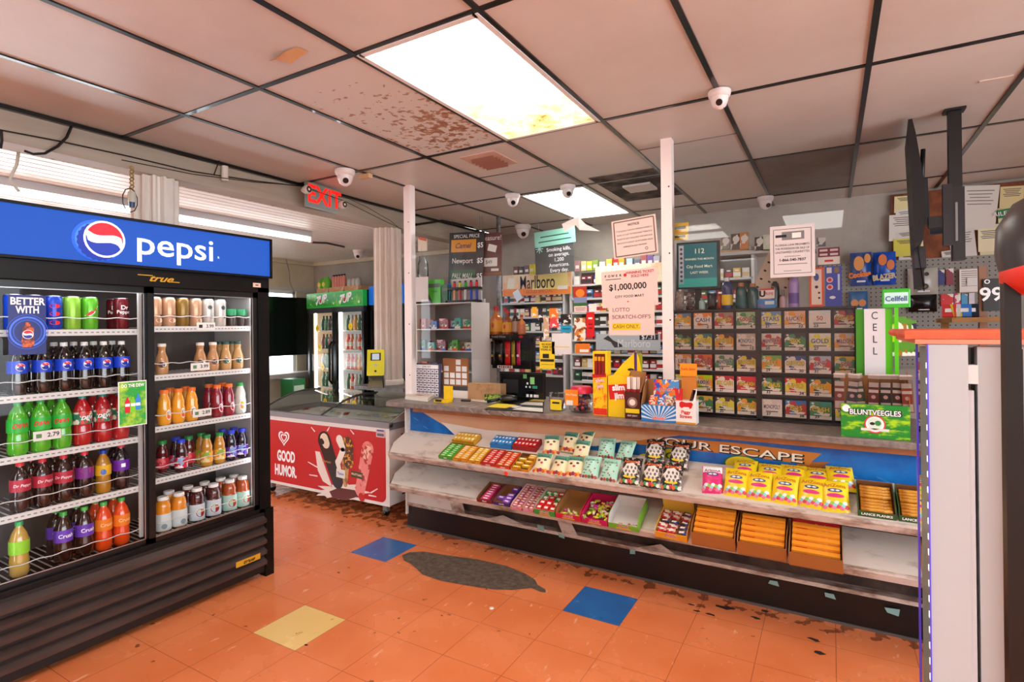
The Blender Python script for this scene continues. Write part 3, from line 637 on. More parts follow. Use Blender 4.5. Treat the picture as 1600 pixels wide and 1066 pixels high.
for i in range(7):
    a = at(733+i*14, 634+i*1.1, z=.931); b = a+Vector((random.uniform(-.05, .05), -.0, 0)); mb.tube([(a.x, a.y+.04, .9315), (a.x+random.uniform(-.03, .06), 3.035, .932), (b.x+random.uniform(-.02, .06), 3.019, .925), (b.x+random.uniform(-.02, .05), 3.018, .90)], .0018, tp, 4)
putw(mb, 'torn_tape', t)

g = thing('candy_shelving', 'long worn white shelving unit with two slanted candy shelves under the counter', 'shelf', (-.9, 3.13, 0))
WW = DM('#d8cec4', '#9c8474', 9, .52, .74, .45, stretch=(.5, 1, 1), key='worn_white'); WE = DM('#cdbeb2', '#7d5f4c', 18, .45, .66, .5, stretch=(.35, 1, 1), key='worn_edge'); BKK = DM('#060404', '#17100e', 8, .5, .8, .4)
putw(MB().box(XG0, XG1, 3.165, 3.19, .05, .90, DM('#2a1d1a', '#5e4a40', 6, .4, .7, .6)), 'back_panel', g)
putw(MB().box(XG0, XG0+.012, 3.10, 3.19, .10, .88, WW), 'end_upright', g)
BLU = DM('#0f5cae', '#1c7ccc', 5, .4, .65, .3, key='sign_blue')
sp = MB().box(XG0+.01, XG1, 3.148, 3.163, .69, .875, BLU)
T = FM((0, 3.1475, 0), '-y')
def wp2(u, v, y=3.148): p = at(u, v, y=y); return p.x, p.z
OR_, YE, GN = M('#c87a2c', .4), M('#e8d02a', .4), M('#1d6a3c', .4)
rib = [wp2(*q) for q in ((985, 688), (1000, 680), (1290, 709), (1275, 717), (1298, 722), (1255, 735), (1262, 727), (985, 694))]
rib = [wp2(*q) for q in ((960, 680), (1000, 681), (1150, 692), (1284, 709), (1272, 716), (1297, 722), (1262, 731), (1284, 723))][:4]+[wp2(1270, 720), wp2(1265, 727), wp2(1150, 711), wp2(960, 690)]
sp.add([(x, z, .0006) for x, z in rib], [tuple(range(8))], OR_, T=T)
sp.add([(x, z, .0005) for x, z in [wp2(*q) for q in ((1245, 722), (1297, 722), (1286, 728), (1296, 736), (1245, 728))]], [tuple(range(5))], M('#a8611e', .4), T=T)
cx, cz = wp2(1138, 702)
cx, cz = wp2(1128, 702); RT = Matrix.Rotation(-.035, 4, 'Z'); sp.text('YOUR ESCAPE', .060, INK, T @ Matrix.Translation((cx+.003, cz-.001, .0012)) @ RT, bold=.05, wx=2.05); sp.text('YOUR ESCAPE', .060, M('#f4efe0', .4), T @ Matrix.Translation((cx, cz+.002, .0024)) @ RT, bold=.005, wx=2.05)
for (u, v, r) in ((1160, 726, .085), (1240, 742, .075), (1050, 712, .075), (1010, 716, .05)):
    x, z = wp2(u, v); T_ = T @ Matrix.Translation((x, z, .001)) @ Matrix.Scale(.5, 4, (0, 1, 0)) @ Matrix.Rotation(-.5, 4, 'Z')
    sp.disc(r*1.12, GN, T_); sp.disc(r, YE, T_ @ Matrix.Translation((0, 0, .0008))); sp.ring(r*.45, r*.6, GN, T_ @ Matrix.Translation((.01, 0, .0016)), a0=.5, a1=5)
for (u, v) in ((650, 655), (665, 668), (1330, 742), (1380, 750)):
    x, z = wp2(u, v); sp.disc(.03, M('#3f93d8', .3), T @ Matrix.Translation((x, z, .0008)) @ Matrix.Rotation(-.4, 4, 'Z'), ry=.004)
o = putw(sp, 'printed_sign_panel', g); o['label'] = 'blue printed sign panel with orange ribbon and yellow swirls'
bd = MB(); TT = FM((0, 3.140, 0), '-y'); q = [(654, 640), (860, 655), (1080, 678), (984, 690), (932, 690), (720, 689), (716, 678)]
bd.add([(*wp2(u, v, 3.14), 0) for u, v in q], [tuple(range(7))], DM('#c99a78', '#b88260', 4, .5, .8, .5), T=TT)
q = [(690, 660), (760, 672), (984, 688.5), (932, 697), (830, 697), (722, 690)]
bd.add([(*wp2(u, v, 3.138), 0) for u, v in q], [tuple(range(6))], M('#ddd2c8', .45), T=FM((0, 3.138, 0), '-y'))
o = putw(bd, 'loose_backing_board', g, solid=.004)
TILT = [math.atan2(.110, .28), math.atan2(.09, .24)]
SP = [Vector((0, 2.86, .605)), Vector((0, 2.87, .385))]; DEP = [.295, .27]
def shelfT(k): return Matrix.Translation(SP[k]) @ Matrix.Rotation(TILT[k], 4, 'X')
for k in (0, 1):
    mb = MB(shelfT(k)); D = DEP[k]
    mb.prism([(XG0, D), (XG0+.004, .12), (XG0+.065, .004), (XG1, .004), (XG1, D)], -.02, -.0005, WW)
    o = putw(mb, 'shelf_board', g)
    mb = MB(shelfT(k)); pr = [(0, -.046), (-.009, -.04), (-.010, -.006), (-.004, .002), (.008, .002), (.008, -.046)]
    vs = [(XG0+.06, a, b) for a, b in pr]+[(XG1, a, b) for a, b in pr]; n = 6
    mb.add(vs, [(i, (i+1) % n, n+(i+1) % n, n+i) for i in range(n)]+[tuple(range(n)), tuple(range(2*n-1, n-1, -1))], WE)
    mb.add([(XG0-.005, .12, -.04), (XG0-.005, .12, .002), (XG0+.062, -.004, .002), (XG0+.062, -.004, -.046)], [(0, 1, 2, 3)], WE)
    putw(mb, 'shelf_edge', g)
for x in (-2.6, -1.62, -.66, .3):
    putw(MB().add([(x, 3.16, .44), (x, 3.16, .34), (x, 2.95, .37), (x+.01, 3.16, .44), (x+.01, 3.16, .34), (x+.01, 2.95, .37)], [(0, 1, 2), (5, 4, 3), (0, 2, 5, 3), (1, 4, 5, 2), (0, 3, 4, 1)], WW), 'shelf_bracket', g)
mb = MB().box(XG0, XG1, 3.12, 3.16, .0, .175, BKK); mb.box(XG0, XG1, 3.112, 3.125, .0, .012, M('#5a5250', .3)); putw(mb, 'kick_plate', g)
mb = MB().box(XG0, XG1, 3.105, 3.17, .165, .185, WE); mb.box(XG0, -2.30, 3.115, 3.13, .165, .27, WW); mb.box(XG0, -2.42, 3.118, 3.13, .25, .30, WW)
mb.add([(-2.30, 3.11, .175), (-2.18, 3.10, .175), (-2.24, 3.12, .30), (-2.35, 3.12, .30)], [(0, 1, 2, 3)], WE); mb.add([(-2.02, 3.10, .18), (-1.7, 3.11, .178), (-1.9, 3.13, .215)], [(0, 1, 2)], WE); mb.add([(-1.45, 3.10, .178), (-1.35, 3.11, .18), (-1.42, 3.13, .27), (-1.5, 3.12, .26)], [(0, 1, 2, 3)], WE); mb.add([(-1.0, 3.10, .18), (-.75, 3.11, .178), (-.85, 3.13, .22)], [(0, 1, 2)], WE)
putw(mb, 'base_trim', g)
tc = glass('tape', '#b8dcd8', 1, 1.5, .15)
for u, v in ((877, 838), (1208, 911), (1296, 930), (1395, 955), (845, 826), (988, 862)):
    p = at(u, v, y=3.10); a = .028; putw(MB().add([(p.x-a*random.uniform(.5, 1.2), 3.103, p.z+random.uniform(.006, .02)), (p.x+a*random.uniform(.5, 1.1), 3.103, p.z+random.uniform(.006, .02)), (p.x+a*random.uniform(.4, 1.2), 3.100, p.z-random.uniform(.01, .022)), (p.x-a*random.uniform(.5, 1.2), 3.101, p.z-random.uniform(.006, .02))], [(0, 1, 2, 3)], M('#7fa8a4', .2)), 'tape_patch', g)
p = at(791, 740, y=2.85); tag(MB().disc(.012, M('#f0301c', .4), FM((0, 0, 0), '-y'), d=.002).build('price_dot', loc=(p.x, 2.846, p.z)), 'round red-orange sticker on the front edge of the upper candy shelf', 'sticker')

def onshelf(k, u, v): return on_plane(u, v, SP[k], TILT[k])
def rotk(k, rz=0): return (TILT[k], 0, rz)
# trays
def tray(k, u0, u1, v, depth, h, out, inside, lab, text=None, tcol='#ffffff', fh=None, back=0, cat='box', v1=None):
    """open carton; front left and right feet at pixel columns u0 and u1"""
    a, b = onshelf(k, u0, v), onshelf(k, u1, v if v1 is None else v1); w_ = (b-a).length-.002; c = (a+b)/2
    t = thing('candy_tray', lab, cat, c, rot=rotk(k)); fh = fh or h; th = .003
    o, i_ = (M(out, .4) if isinstance(out, str) else out), (M(inside, .8) if isinstance(inside, str) else inside)
    m = MB(); m.box(-w_/2, w_/2, 0, depth, 0, th, i_)
    for s in (-1, 1):
        x0 = s*w_/2; x1 = x0-s*th
        vs = [(x0, 0, 0), (x0, depth, 0), (x0, depth, h), (x0, .03, h), (x0, 0, fh), (x1, 0, 0), (x1, depth, 0), (x1, depth, h), (x1, .03, h), (x1, 0, fh)]
        m.add(vs, [(0, 1, 2, 3, 4)], o); m.add(vs, [(9, 8, 7, 6, 5)], i_); m.add(vs, [(4, 3, 8, 9), (3, 2, 7, 8)], o)
    m.box(-w_/2, w_/2, depth-th, depth, 0, h+back, i_); m.build('tray_body', t)
    f = MB().box(-w_/2, w_/2, 0, th, 0, fh, i_, front=o)
    if text: f.text(text, fh*.55, M(tcol, .4), FM((0, -.0002, fh*.5), '-y'), maxw=w_*.85, bold=.03)
    f.build('tray_front', t)
    return t, w_
def fill(t, w_, depth, z, nx, ny, mats, name, lab, cat, grp, jit=0, h=.009, gap=.88, y0=.006, skip=0):
    """countable goods lying in a tray"""
    Mx = t.matrix_basis.copy() if 0 else Matrix.LocRotScale(t.location, t.rotation_euler, None)
    dx, dy = (w_-.008)/nx, (depth-y0-.005)/ny; protos = []
    for mt in mats:
        m = MB().box(-dx*gap/2, dx*gap/2, -dy*gap/2, dy*gap/2, 0, h, mt)
        if dx > .012: m.rect(dx*.5, dy*.35, PW_ if mt is not mats[0] else M('#f6f2e0', .4), FM((0, 0, h+.0003), '+z'))
        o = m.build(name); tag(o, lab, cat, grp); protos.append(o)
    used = set()
    for i in range(nx):
        for j in range(ny):
            if skip and random.random() < skip: continue
            q = random.randrange(len(mats)); 
            if q in used: o = protos[q].copy(); COL.objects.link(o)
            else: o = protos[q]; used.add(q)
            p = Mx @ Vector((-w_/2+.004+dx*(i+.5), y0+dy*(j+.5), z+random.uniform(0, .003)*bool(jit))); o.location = p
            o.rotation_euler = (t.rotation_euler[0]+random.uniform(-1, 1)*jit*.4, random.uniform(-1, 1)*jit*.3, random.uniform(-1, 1)*jit)
    for q, o in enumerate(protos):
        if q not in used: bpy.data.objects.remove(o)
def heap(t, w_, d0, d1, z, n, cols, lab, cat, grp, name='wrapped_candy', s=.011):
    """wrapped sweets tumbled in a tray: a twist wrapper each"""
    Mx = Matrix.LocRotScale(t.location, t.rotation_euler, None); pr = []
    for c in cols:
        m = MB().lathe([(.001, -s*1.5), (s*.7, -s*1.4), (s*.25, -s), (s*.62, -s*.7), (s*.7, 0), (s*.62, s*.7), (s*.25, s), (s*.7, s*1.4), (.001, s*1.5)], M(c, .25), 8, cap=False)
        o = m.build(name); tag(o, lab, cat, grp); pr.append(o)
    used = set()
    for i in range(n):
        q = i % len(cols); o = pr[q] if q not in used else pr[q].copy()
        if q in used: COL.objects.link(o)
        used.add(q); o.location = Mx @ Vector((random.uniform(-w_/2+.014, w_/2-.014), random.uniform(d0, d1), z+random.uniform(0, .008))); o.rotation_euler = (random.uniform(1, 2.1), random.uniform(-.5, .5), random.uniform(0, 3.1))
    for q, o in enumerate(pr):
        if q not in used: bpy.data.objects.remove(o)
GB = '#f0b41c'
for (u0, u1, v, v1, out, mats, lab, txt) in (
    (686, 707, 716, 720, '#3fb02a', ['#44b52e', '#5cc83a'], 'green gum tray at the left end of the upper candy shelf', 'MINT'),
    (708, 730, 720, 723.5, '#e8991c', ['#f2a81e', '#f6b83a'], 'orange-yellow gum tray right of the green one', 'FRUIT'),
    (731, 750, 724, 727, '#e8991c', ['#f2b41e', '#f6c83a'], 'yellow gum tray with a half-lifted pack, third in the front row', 'FRUIT'),
    (752, 774, 727, 731, '#c81c24', ['#d8242c', '#e84a40'], 'red gum tray in the front row of the upper shelf', 'CINNA'),
    (775, 797, 731, 735, '#d83a1c', ['#e8481c', '#f0702c'], 'orange-red gum tray beside the open yellow one', 'CINNA'),
    (799, 826, 735, 739, '#e8991c', ['#f2b41e', '#f6c83a'], 'half-empty yellow gum tray beside the cream candy bags', 'FRUIT')):
    t, w_ = tray(0, u0, u1, v, .155, .024, out, DCARD, lab, txt, '#3a2412' if out == '#e8991c' else '#ffffff', fh=.02, v1=v1)
    fill(t, w_, .155, .008, 2, 7, [M(c, .35) for c in mats], 'gum_pack', 'gum pack in the '+lab, 'gum', 'gum packs in the '+lab.split(' tray')[0]+' tray', skip=.35 if 'half-empty' in lab else 0, h=.014)
for (u0, u1, v, v1, out, c, lab) in ((707, 741, 694, 698, '#c8901c', ['#e8b02c', '#f0c43c'], 'tall yellow gum tray standing at the back, behind the green tray'), (766, 800, 700, 703, '#1f7cc8', ['#2a8cd8', '#3aa0e8'], 'blue gum tray at the back of the upper shelf'), (801, 838, 703, 707, '#a81420', ['#c81c24', '#d8242c'], 'dark red gum tray at the back beside the cream bags')):
    t, w_ = tray(0, u0, u1, v, .10, .035, out, DCARD, lab, None, fh=.03, v1=v1)
    fill(t, w_, .10, .014, 6, 2, [M(q, .35) for q in c], 'gum_pack', 'upright gum pack, '+lab, 'gum', 'gum packs in the '+lab.split(' tray')[0]+' tray', h=.024, gap=.85)

# pillow bags
def bag_proto(desc, w_, h, mat, topcol, txt, tcol, art=None, name='candy_bag'):
    t = thing(name, desc, 'bag', (0, 0, -50))
    def f(u, v, s):
        x = (u-.5)*w_; z = v*h; e = min(u, 1-u, .5)*2; q = min(v, 1-v)*2
        th = .022*(max(0, 1-(1-e)**2.5))**.7*(max(0, 1-(1-min(q*1.3, 1))**2.2))**.7
        x *= 1-.04*math.sin(v*math.pi)
        return (x, -s*th+.0015*math.sin(u*29+v*4)*(q < .25), z)
    m = MB(); 
    m.grid(lambda u, v: f(u, v, 1), 12, 12, mat); m.grid(lambda u, v: f(1-u, v, 1 if 0 else -1), 12, 12, mat)
    
    def on(x, z): p = f(x/w_+.5, z/h, 1); return p[1]-.0012
    for (x0, z0, x1, z1, c) in ([(-w_/2*.93, h*.74, w_/2*.93, h*.99, topcol)] if topcol else []):
        m.grid(lambda a, b: (x0+(x1-x0)*a, on(x0+(x1-x0)*a, z0+(z1-z0)*b), z0+(z1-z0)*b), 10, 4, M(c, .35) if isinstance(c, str) else c)
    vs, fs = text_geo(txt, 0, .02, 1); ext = max(v.x for v in vs)-min(v.x for v in vs); sc = w_*.8/ext
    m.add([(v.x*sc, on(v.x*sc, h*.8+v.y*sc)-.001, h*.8+v.y*sc) for v in vs], fs, M(tcol, .4))
    if art: art(m, on)
    m.build('bag_body', t)
    return t
def patch(m, on, cx, cz, rx, rz, c, n=14, d=.0008, spike=0):
    m.add([(cx, on(cx, cz)-d*1.6, cz)]+[((cx+rx*(1+spike*(i % 2))*math.cos(2*math.pi*i/n)), on(cx+rx*math.cos(2*math.pi*i/n), cz+rz*math.sin(2*math.pi*i/n))-d, cz+rz*(1+spike*(i % 2))*math.sin(2*math.pi*i/n)) for i in range(n)], [(0, i+1, (i+1) % n+1) for i in range(n)], M(c, .4) if isinstance(c, str) else c)
def cream_art(m, on):
    for x, z, c in ((-.02, .075, '#5a3a34'), (.018, .08, '#4a3030'), (0, .06, '#b8404c')): patch(m, on, x, z, .009, .007, c)
    for i in range(7): patch(m, on, -.045+.015*i, .014+.004*(i % 2), .010, .010, ['#d8581c', '#e89a2c', '#b82a3c', '#8a3a5a'][i % 4])
def mint_art(m, on):
    for i in range(9): patch(m, on, -.035+.009*i, .05+.035*math.sin(i*.9)+.01*(i % 3), .004, .004, '#a83a4c')
    for i in range(6): patch(m, on, -.03+.008*i, .03+.016*i, .006, .0025, '#3a4a40')
    for i in range(5): patch(m, on, -.035+.018*i, .012, .009, .008, ['#8a2a3c', '#b84a3c', '#5a7a4c'][i % 3])
def dark_art(m, on):
    patch(m, on, 0, .085, .036, .036, '#ddd6cc', spike=.15)
    for i in range(8): patch(m, on, -.022+.007*i, .075+.025*math.sin(i*2.1), .006, .009, '#5a524c')
    patch(m, on, 0, .045, .034, .009, '#e8c81c')
    for i in range(7): patch(m, on, -.042+.014*i, .018+.004*(i % 2), .009, .009, ['#d8581c', '#2a9a5a', '#e8e0d0', '#c82a3c'][i % 4])
def yel_art(m, on):
    patch(m, on, 0, .10, .03, .009, '#2a4a8a'); patch(m, on, 0, .10, .02, .005, '#e8e4dc'); patch(m, on, 0, .075, .036, .010, '#d8307c')
    for i in range(14): patch(m, on, -.043+.0066*i, .02+.022*((i*7) % 5)/4, .010, .009, ['#e87a9a', '#8ad0d8', '#f4efe4', '#d83a5a', '#8ac84a'][i % 5])
BG = {}
BG['cream'] = bag_proto('cream candy bag with green and orange print', .098, .130, M('#e9e0b4', .3), '#5a9a84', 'ArizonA', '#1f5a5c', cream_art)
BG['mint'] = bag_proto('mint green candy bag with dark blossom branches', .10, .140, M('#aadcc6', .3), None, 'ArizonA', '#5aa090', mint_art)
BG['dark'] = bag_proto('black and white candy bag with yellow band', .11, .165, PR(['#2a2422', '#ddd6cc', '#3a322e', '#8a8078', '#2a2422'], 60, .25), None, 'ArizonA', '#e8641c', dark_art)
BG['pink'] = bag_proto('pink candy bag at the left of the yellow ones', .10, .150, M('#e02a78', .3), '#e8f0f0', 'ArizonA', '#a81c5c', yel_art)
BG['yellow'] = bag_proto('yellow candy bag with pink and teal print', .115, .155, M('#f2d41c', .3), None, 'AriZona', '#c87a1c', yel_art)
def bag(kind, uc, v, lean, lab, back=0, rz=0, lift=0, roll=0):
    p = onshelf(0, uc, v); L_ = R(lean+9)
    p = p+Vector((0, .022, .004+lift))
    o = dup(BG[kind], p, 0, lab, 'candy bags leaning on the upper shelf', rot=(-L_, roll, rz)); return o
A1 = 'upper shelf'
for u, v, ln, lab, rz in ((842, 743, 30, 'cream candy bag, front row, leftmost, beside the half-empty yellow tray', .1), (867, 747, 32, 'cream candy bag, front row, second from the left', -.05), (893, 749, 30, 'cream candy bag, front row, beside the pale mint bags', .12)): bag('cream', u, v, ln, lab, rz=rz)
for u, v, ln, lab, rz, lf in ((858, 716, 28, 'cream candy bag lying behind the leftmost front bag', .3, .01), (884, 713, 22, 'cream candy bag standing in the back row behind the second front bag', -.1, .015), (908, 712, 20, 'cream candy bag, topmost of the back row with teal lettering', -.35, .02), (903, 726, 26, 'cream candy bag in the middle row, half buried by its neighbours', 0, .012)): bag('cream', u, v, ln, lab, rz=rz, lift=lf)
for u, v, lab, rz, lf in ((918, 752, 'pale mint candy bag in the front row, left one of two', .05, 0), (947, 757, 'mint candy bag in the front row beside the black bags', -.03, 0), (944, 724, 'mint candy bag in the back row, left one', .15, .012), (970, 728, 'mint candy bag in the back row behind the first black bag', -.2, .01)): bag('mint', u, v, 28, lab, rz=rz, lift=lf)
for u, v, lab, rz, lf in ((980, 762, 'black and white candy bag, leftmost in the front row', .04, 0), (1013, 767, 'black and white candy bag in the middle of the front row', -.04, 0), (1046, 772, 'black and white candy bag, rightmost in the front row', .08, 0), (1020, 734, 'black and white candy bag in the back row, left one', .1, .014), (1056, 739, 'black and white candy bag in the back row, right end', -.1, .012)): bag('dark', u, v, 30, lab, rz=rz, lift=lf)
bag('pink', 1112, 776, 30, 'bright pink candy bag left of the yellow ones', rz=.15)
for i, (u, v) in enumerate(((1147, 781), (1184, 787), (1224, 793), (1266, 799), (1307, 806))): bag('yellow', u, v, 30, f'yellow candy bag, front row, {["first", "second", "third", "fourth", "fifth"][i]} from the pink bag', rz=random.uniform(-.1, .1))
for i, (u, v, lf) in enumerate(((1160, 757, .012), (1200, 764, .01), (1240, 768, .014), (1280, 773, .012), (1318, 776, .025))): bag('yellow', u, v+4, 47, f'yellow candy bag, back row, {["first", "second", "third", "fourth", "fifth"][i]} from the left', rz=random.uniform(-.2, .2), lift=lf)
# wafer stick trays
for i, (u0, u1, v, v1) in enumerate(((1340, 1401, 806, 814), (1404, 1468, 814.5, 823))):
    lab = ['dark green tray of golden wafer sticks beside the yellow candy bags', 'dark green tray of golden wafer sticks at the right end of the upper shelf'][i]
    t, w_ = tray(0, u0, u1, v, .20, .05, '#2d5a24', DCARD, lab, 'LANCE PLANKS', fh=.03, v1=v1)
    Mx = Matrix.LocRotScale(t.location, t.rotation_euler, None)
    pr = MB().tube([(-w_/2+.012, 0, 0), (w_/2-.012, 0, 0)], .010, DM('#e8a83c', '#c8801c', 60, .4, .6, .4, bump=.3), 8).build('wafer_stick'); tag(pr, 'golden wafer stick, '+lab.replace('dark green ','green ').replace(' of golden wafer sticks',''), 'snack', 'wafer sticks in tray '+('one', 'two')[i])
    for j in range(8):
        o = pr if j == 0 else pr.copy()
        if j: COL.objects.link(o)
        o.location = Mx @ Vector((0, .018+j*.0215, .026+.008*(j > 3))); o.rotation_euler = t.rotation_euler
# lower shelf trays
t, w_ = tray(1, 745, 770, 784, .17, .03, '#8a1c24', DCARD, 'small maroon tray of one row of pink packs on the lower shelf', 'FRUIT', fh=.022, v1=788); fill(t, w_*.62, .165, .008, 1, 7, [M('#c81c5c', .35), M('#d83a78', .35)], 'candy_pack', 'pink candy pack in the small maroon tray', 'candy', 'pink packs in the maroon tray', h=.016)
t, w_ = tray(1, 771, 797, 788, .17, .03, '#4a2a7a', DCARD, 'small purple tray of violet packs on the lower shelf', 'GRAPE', fh=.022, v1=793); fill(t, w_, .165, .006, 2, 5, [M('#7a3ac0', .35), M('#9a5ad0', .35)], 'candy_pack', 'violet candy pack in the small purple tray', 'candy', 'violet packs in the purple tray', h=.014, skip=.3, jit=.3)
for i, (u0, u1, v, v1) in enumerate(((798, 816, 796, 799), (817, 834, 799, 802))):
    lab = ['long pink candy tray beside the purple one on the lower shelf', 'long pink candy tray, left of the green-fronted tray'][i]
    t, w_ = tray(1, u0, u1, v, .22, .032, PR(['#e89ab0', '#d86a9a', '#e8a84a', '#e89ab0'], 70, .35), M('#d8b8b0', .6), lab, None, fh=.022, v1=v1); fill(t, w_, .215, .008, 2, 9, [PR(['#c85aa8', '#e8a83c', '#8a2a7a'], 120), PR(['#d87ac0', '#c83a4c', '#e8b84a'], 120)], 'candy_stick', 'sweet in the '+lab.replace(' on the lower shelf',''), 'candy', ['sweets in the first pink tray', 'sweets in the second pink tray'][i], h=.014, jit=.15)
def efr(u0, u1, v, v1, out, lab, inner, h=.05, back=.0, txt='efrutti'):
    t, w_ = tray(1, u0, u1, v, .20, h, out, inner, lab, None, fh=.036, back=back, v1=v1)
    m = MB(); T = FM((0, -.0006, .024), '-y'); m.text(txt, .024, PW_, T @ Matrix.Translation((0, 0, .0004)), bold=.06, maxw=w_*.84); m.text(txt, .024, M('#c81c3c', .4), T @ Matrix.Translation((0, 0, .0008)), bold=.02, maxw=w_*.8); m.rect(w_*.5, .008, M('#e8b02c', .4), T, cy=-.016); m.build('tray_print', t)
    return t, w_
t, w_ = efr(835, 868, 803, 809, '#3f9a3a', 'green-fronted tray of red and green packs', '#b8a090'); fill(t, w_, .19, .022, 3, 4, [PR(['#2f9a3c', '#e8e4dc', '#d8281c'], 80), M('#d82a24', .35), PR(['#e8742c', '#e8e4dc', '#2f9a3c'], 80)], 'candy_pack', 'red and green printed pack in the green-fronted tray', 'candy', 'packs in the green-fronted tray', h=.012, jit=.25)
SW4 = ['#c8d83c', '#e8d84a', '#d84a9a', '#e8e4c0', '#8ac84a']
t, w_ = efr(869, 908, 809, 816, '#d81c44', 'nearly empty red tray showing its brown inside', '#9a6a34', h=.055); heap(t, w_, .012, .05, .014, 12, SW4, 'small twist-wrapped sweet at the front of the nearly empty red tray', 'candy', 'sweets in the nearly empty red tray')
t, w_ = efr(909, 950, 816, 824, '#c81458', 'magenta tray full of yellow and pink wrapped sweets', '#c81458', h=.055); heap(t, w_, .012, .18, .022, 46, SW4, 'twist-wrapped sweet in the full magenta tray', 'candy', 'sweets in the full magenta tray')
t, w_ = efr(951, 998, 824, 833, '#7ab82c', 'empty lime green tray with white inside', '#d8d2cc', h=.07); heap(t, w_, .01, .03, .010, 5, ['#c8541c', '#b8b0a0', '#7a4a2c'], 'last sweet left in the empty lime green tray', 'candy', 'sweets left in the lime green tray')
t, w_ = efr(1024, 1074, 838, 849, '#e8a01c', 'yellow hot-dog-sweet tray with header card full of hot dog shaped sweets', '#e8c04a', h=.05, back=.045); fill(t, w_, .185, .024, 3, 5, [PR(['#2a5ac0', '#e8742c', '#e8e4dc', '#c82a3c'], 70), PR(['#e8a02c', '#2a5ac0', '#5a3a2c'], 70)], 'candy_pack', 'blue and orange printed sweet in the yellow hot-dog-sweet tray', 'candy', 'sweets in the yellow hot-dog-sweet tray', h=.014, jit=.5)
# cartons of wafer packets
for i, (u0, u1, v, v1) in enumerate(((1081, 1150, 850, 864), (1153, 1230, 864.5, 881), (1233, 1318, 881.5, 900))):
    lab = ['open brown carton of orange wafer packets, left of three', 'open brown carton of orange wafer packets, middle of three', 'open brown carton of red and orange wafer packets, right of three'][i]
    t, w_ = tray(1, u0, u1, v, .20, .105, CARD if 0 else '#a86a34', '#8a5426', lab, None, fh=.075, v1=v1)
    Mx = Matrix.LocRotScale(t.location, t.rotation_euler, None)
    for j in range(5 if i < 2 else 6):
        c = '#f09a2c' if i < 2 or j < 5 else '#a8142c'; hh = .040 if i < 2 else .026
        h0 = .030+.014*j if i < 2 else .045+.011*j
        m = MB(); wq = w_*.9; m.box(-wq/2, wq/2, 0, .024, 0, .075, M(c, .35))
        T = FM((0, -.0006, .0575), '-y'); m.text('Vanilla' if i < 2 or j < 5 else 'Strawberry', .016, M('#f8e8d0', .4), T, cx=wq*.18, bold=.02); m.text('Sugar Wafers', .009, M('#f8e8d0', .4), T, cx=wq*.18, cy=-.014); m.rect(wq*.25, .014, M('#d8381c', .4), T, cx=-wq*.3); m.rect(wq*.16, .012, M('#dce4ec', .4), T, cx=-wq*.33, cy=-.018)
        o = m.build('wafer_packet'); o.location = Mx @ Vector((0, .012+.030*j, .004+.011*j)); o.rotation_euler = t.rotation_euler
        tag(o, f'{"crimson" if c == "#a8142c" else "orange"} wafer packet in the {["left", "middle", "right"][i]} brown carton, {["front", "second", "third", "fourth", "rear", "rearmost"][j]} one', 'snack', 'wafer packets in the brown cartons')
# striped backing seen behind the lower shelf
m = MB(); putw(MB().box(-.95, XG1, 3.150, 3.164, .485, .57, PR(['#c8281c', '#1c1210', '#d8381c', '#1c1210'], 12, .4, (1, .01, .01))), 'striped_backing', g)

# ================================================ ICE CREAM FREEZER
fz = thing('ice_cream_freezer', 'white chest freezer with curved glass lids and bright red printed front panel', 'freezer', (-3.72, 3.5, 0))
WF = M('#ece8e4', .3, coat=.3); RD = M('#c4000a', .4); GRM = M('#8b8a90', .35, .3); fx0, fx1, fy0, fy1 = -4.5, -2.93, 3.16, 3.86
putw(MB().box(fx0, fx1, fy0, fy1, .10, .685, WF), 'cabinet', fz, bevel=.012)
putw(MB().box(fx0, fx1+.004, fy0-.006, fy0+.03, .685, .70, WF).box(fx0, fx1+.008, fy0-.012, fy0+.04, .70, .745, GRM).box(fx0, fx1+.008, fy1-.04, fy1, .685, .735, GRM).box(fx0, fx0+.05, fy0, fy1, .685, .735, GRM).box(fx1-.05, fx1+.008, fy0, fy1, .685, .735, GRM), 'lid_frame', fz, bevel=.008)
for x in (-4.4, -3.02):
    for y in (3.22, 3.8): putw(MB().cyl(.028, -.012, .012, BLACK, T=Matrix.Translation((x, y, .03)) @ Matrix.Rotation(R(90), 4, 'Y')).box(x-.02, x+.02, y-.02, y+.02, .04, .105, GREY), 'caster', fz)
def zc(f): return .745+.105*math.sin(math.pi*min(max(f, 0), 1))**.8*(1 if f < .5 else 1-.0*(f-.5))
def zc(f): return .745+.125*math.sin(math.pi*.5*min(f*1.35, 1))-.02*max(0, f-.74)
LG = glass('lid_glass', '#f0f6f2', .7, 1.5, .03)
for i, (a, b, off) in enumerate(((fx0+.02, -3.70, .0), (-3.72, fx1-.02, -.012))):
    m = MB().grid(lambda u, v: (a+(b-a)*u, fy0+.02+(fy1-fy0-.04)*v, zc(v)+off), 2, 14, LG); l = putw(m, 'glass_lid', fz)
    m = MB()
    for xx in ((a, b) if i == 1 else (a, b)): m.tube([(xx, fy0+.02+(fy1-fy0-.04)*q/12, zc(q/12)+off+.004) for q in range(13)], .008, M('#4a4640', .4), 5)
    putw(m, 'lid_rim', fz)
m = MB()
for xx in (fx1-.012, fx0+.012):
    pf = [(fy0+.02, .735)]+[(fy0+.02+(fy1-fy0-.04)*q/12, zc(q/12)) for q in range(13)]+[(fy1-.02, .735)]
    m.add([(xx, y, z) for y, z in pf]+[(xx+.01, y, z) for y, z in pf], [tuple(range(15)), tuple(range(29, 14, -1))]+[(i, i+1, 16+i, 15+i) for i in range(14)], M('#bdbcb8', .4))
putw(m, 'side_cheek', fz)
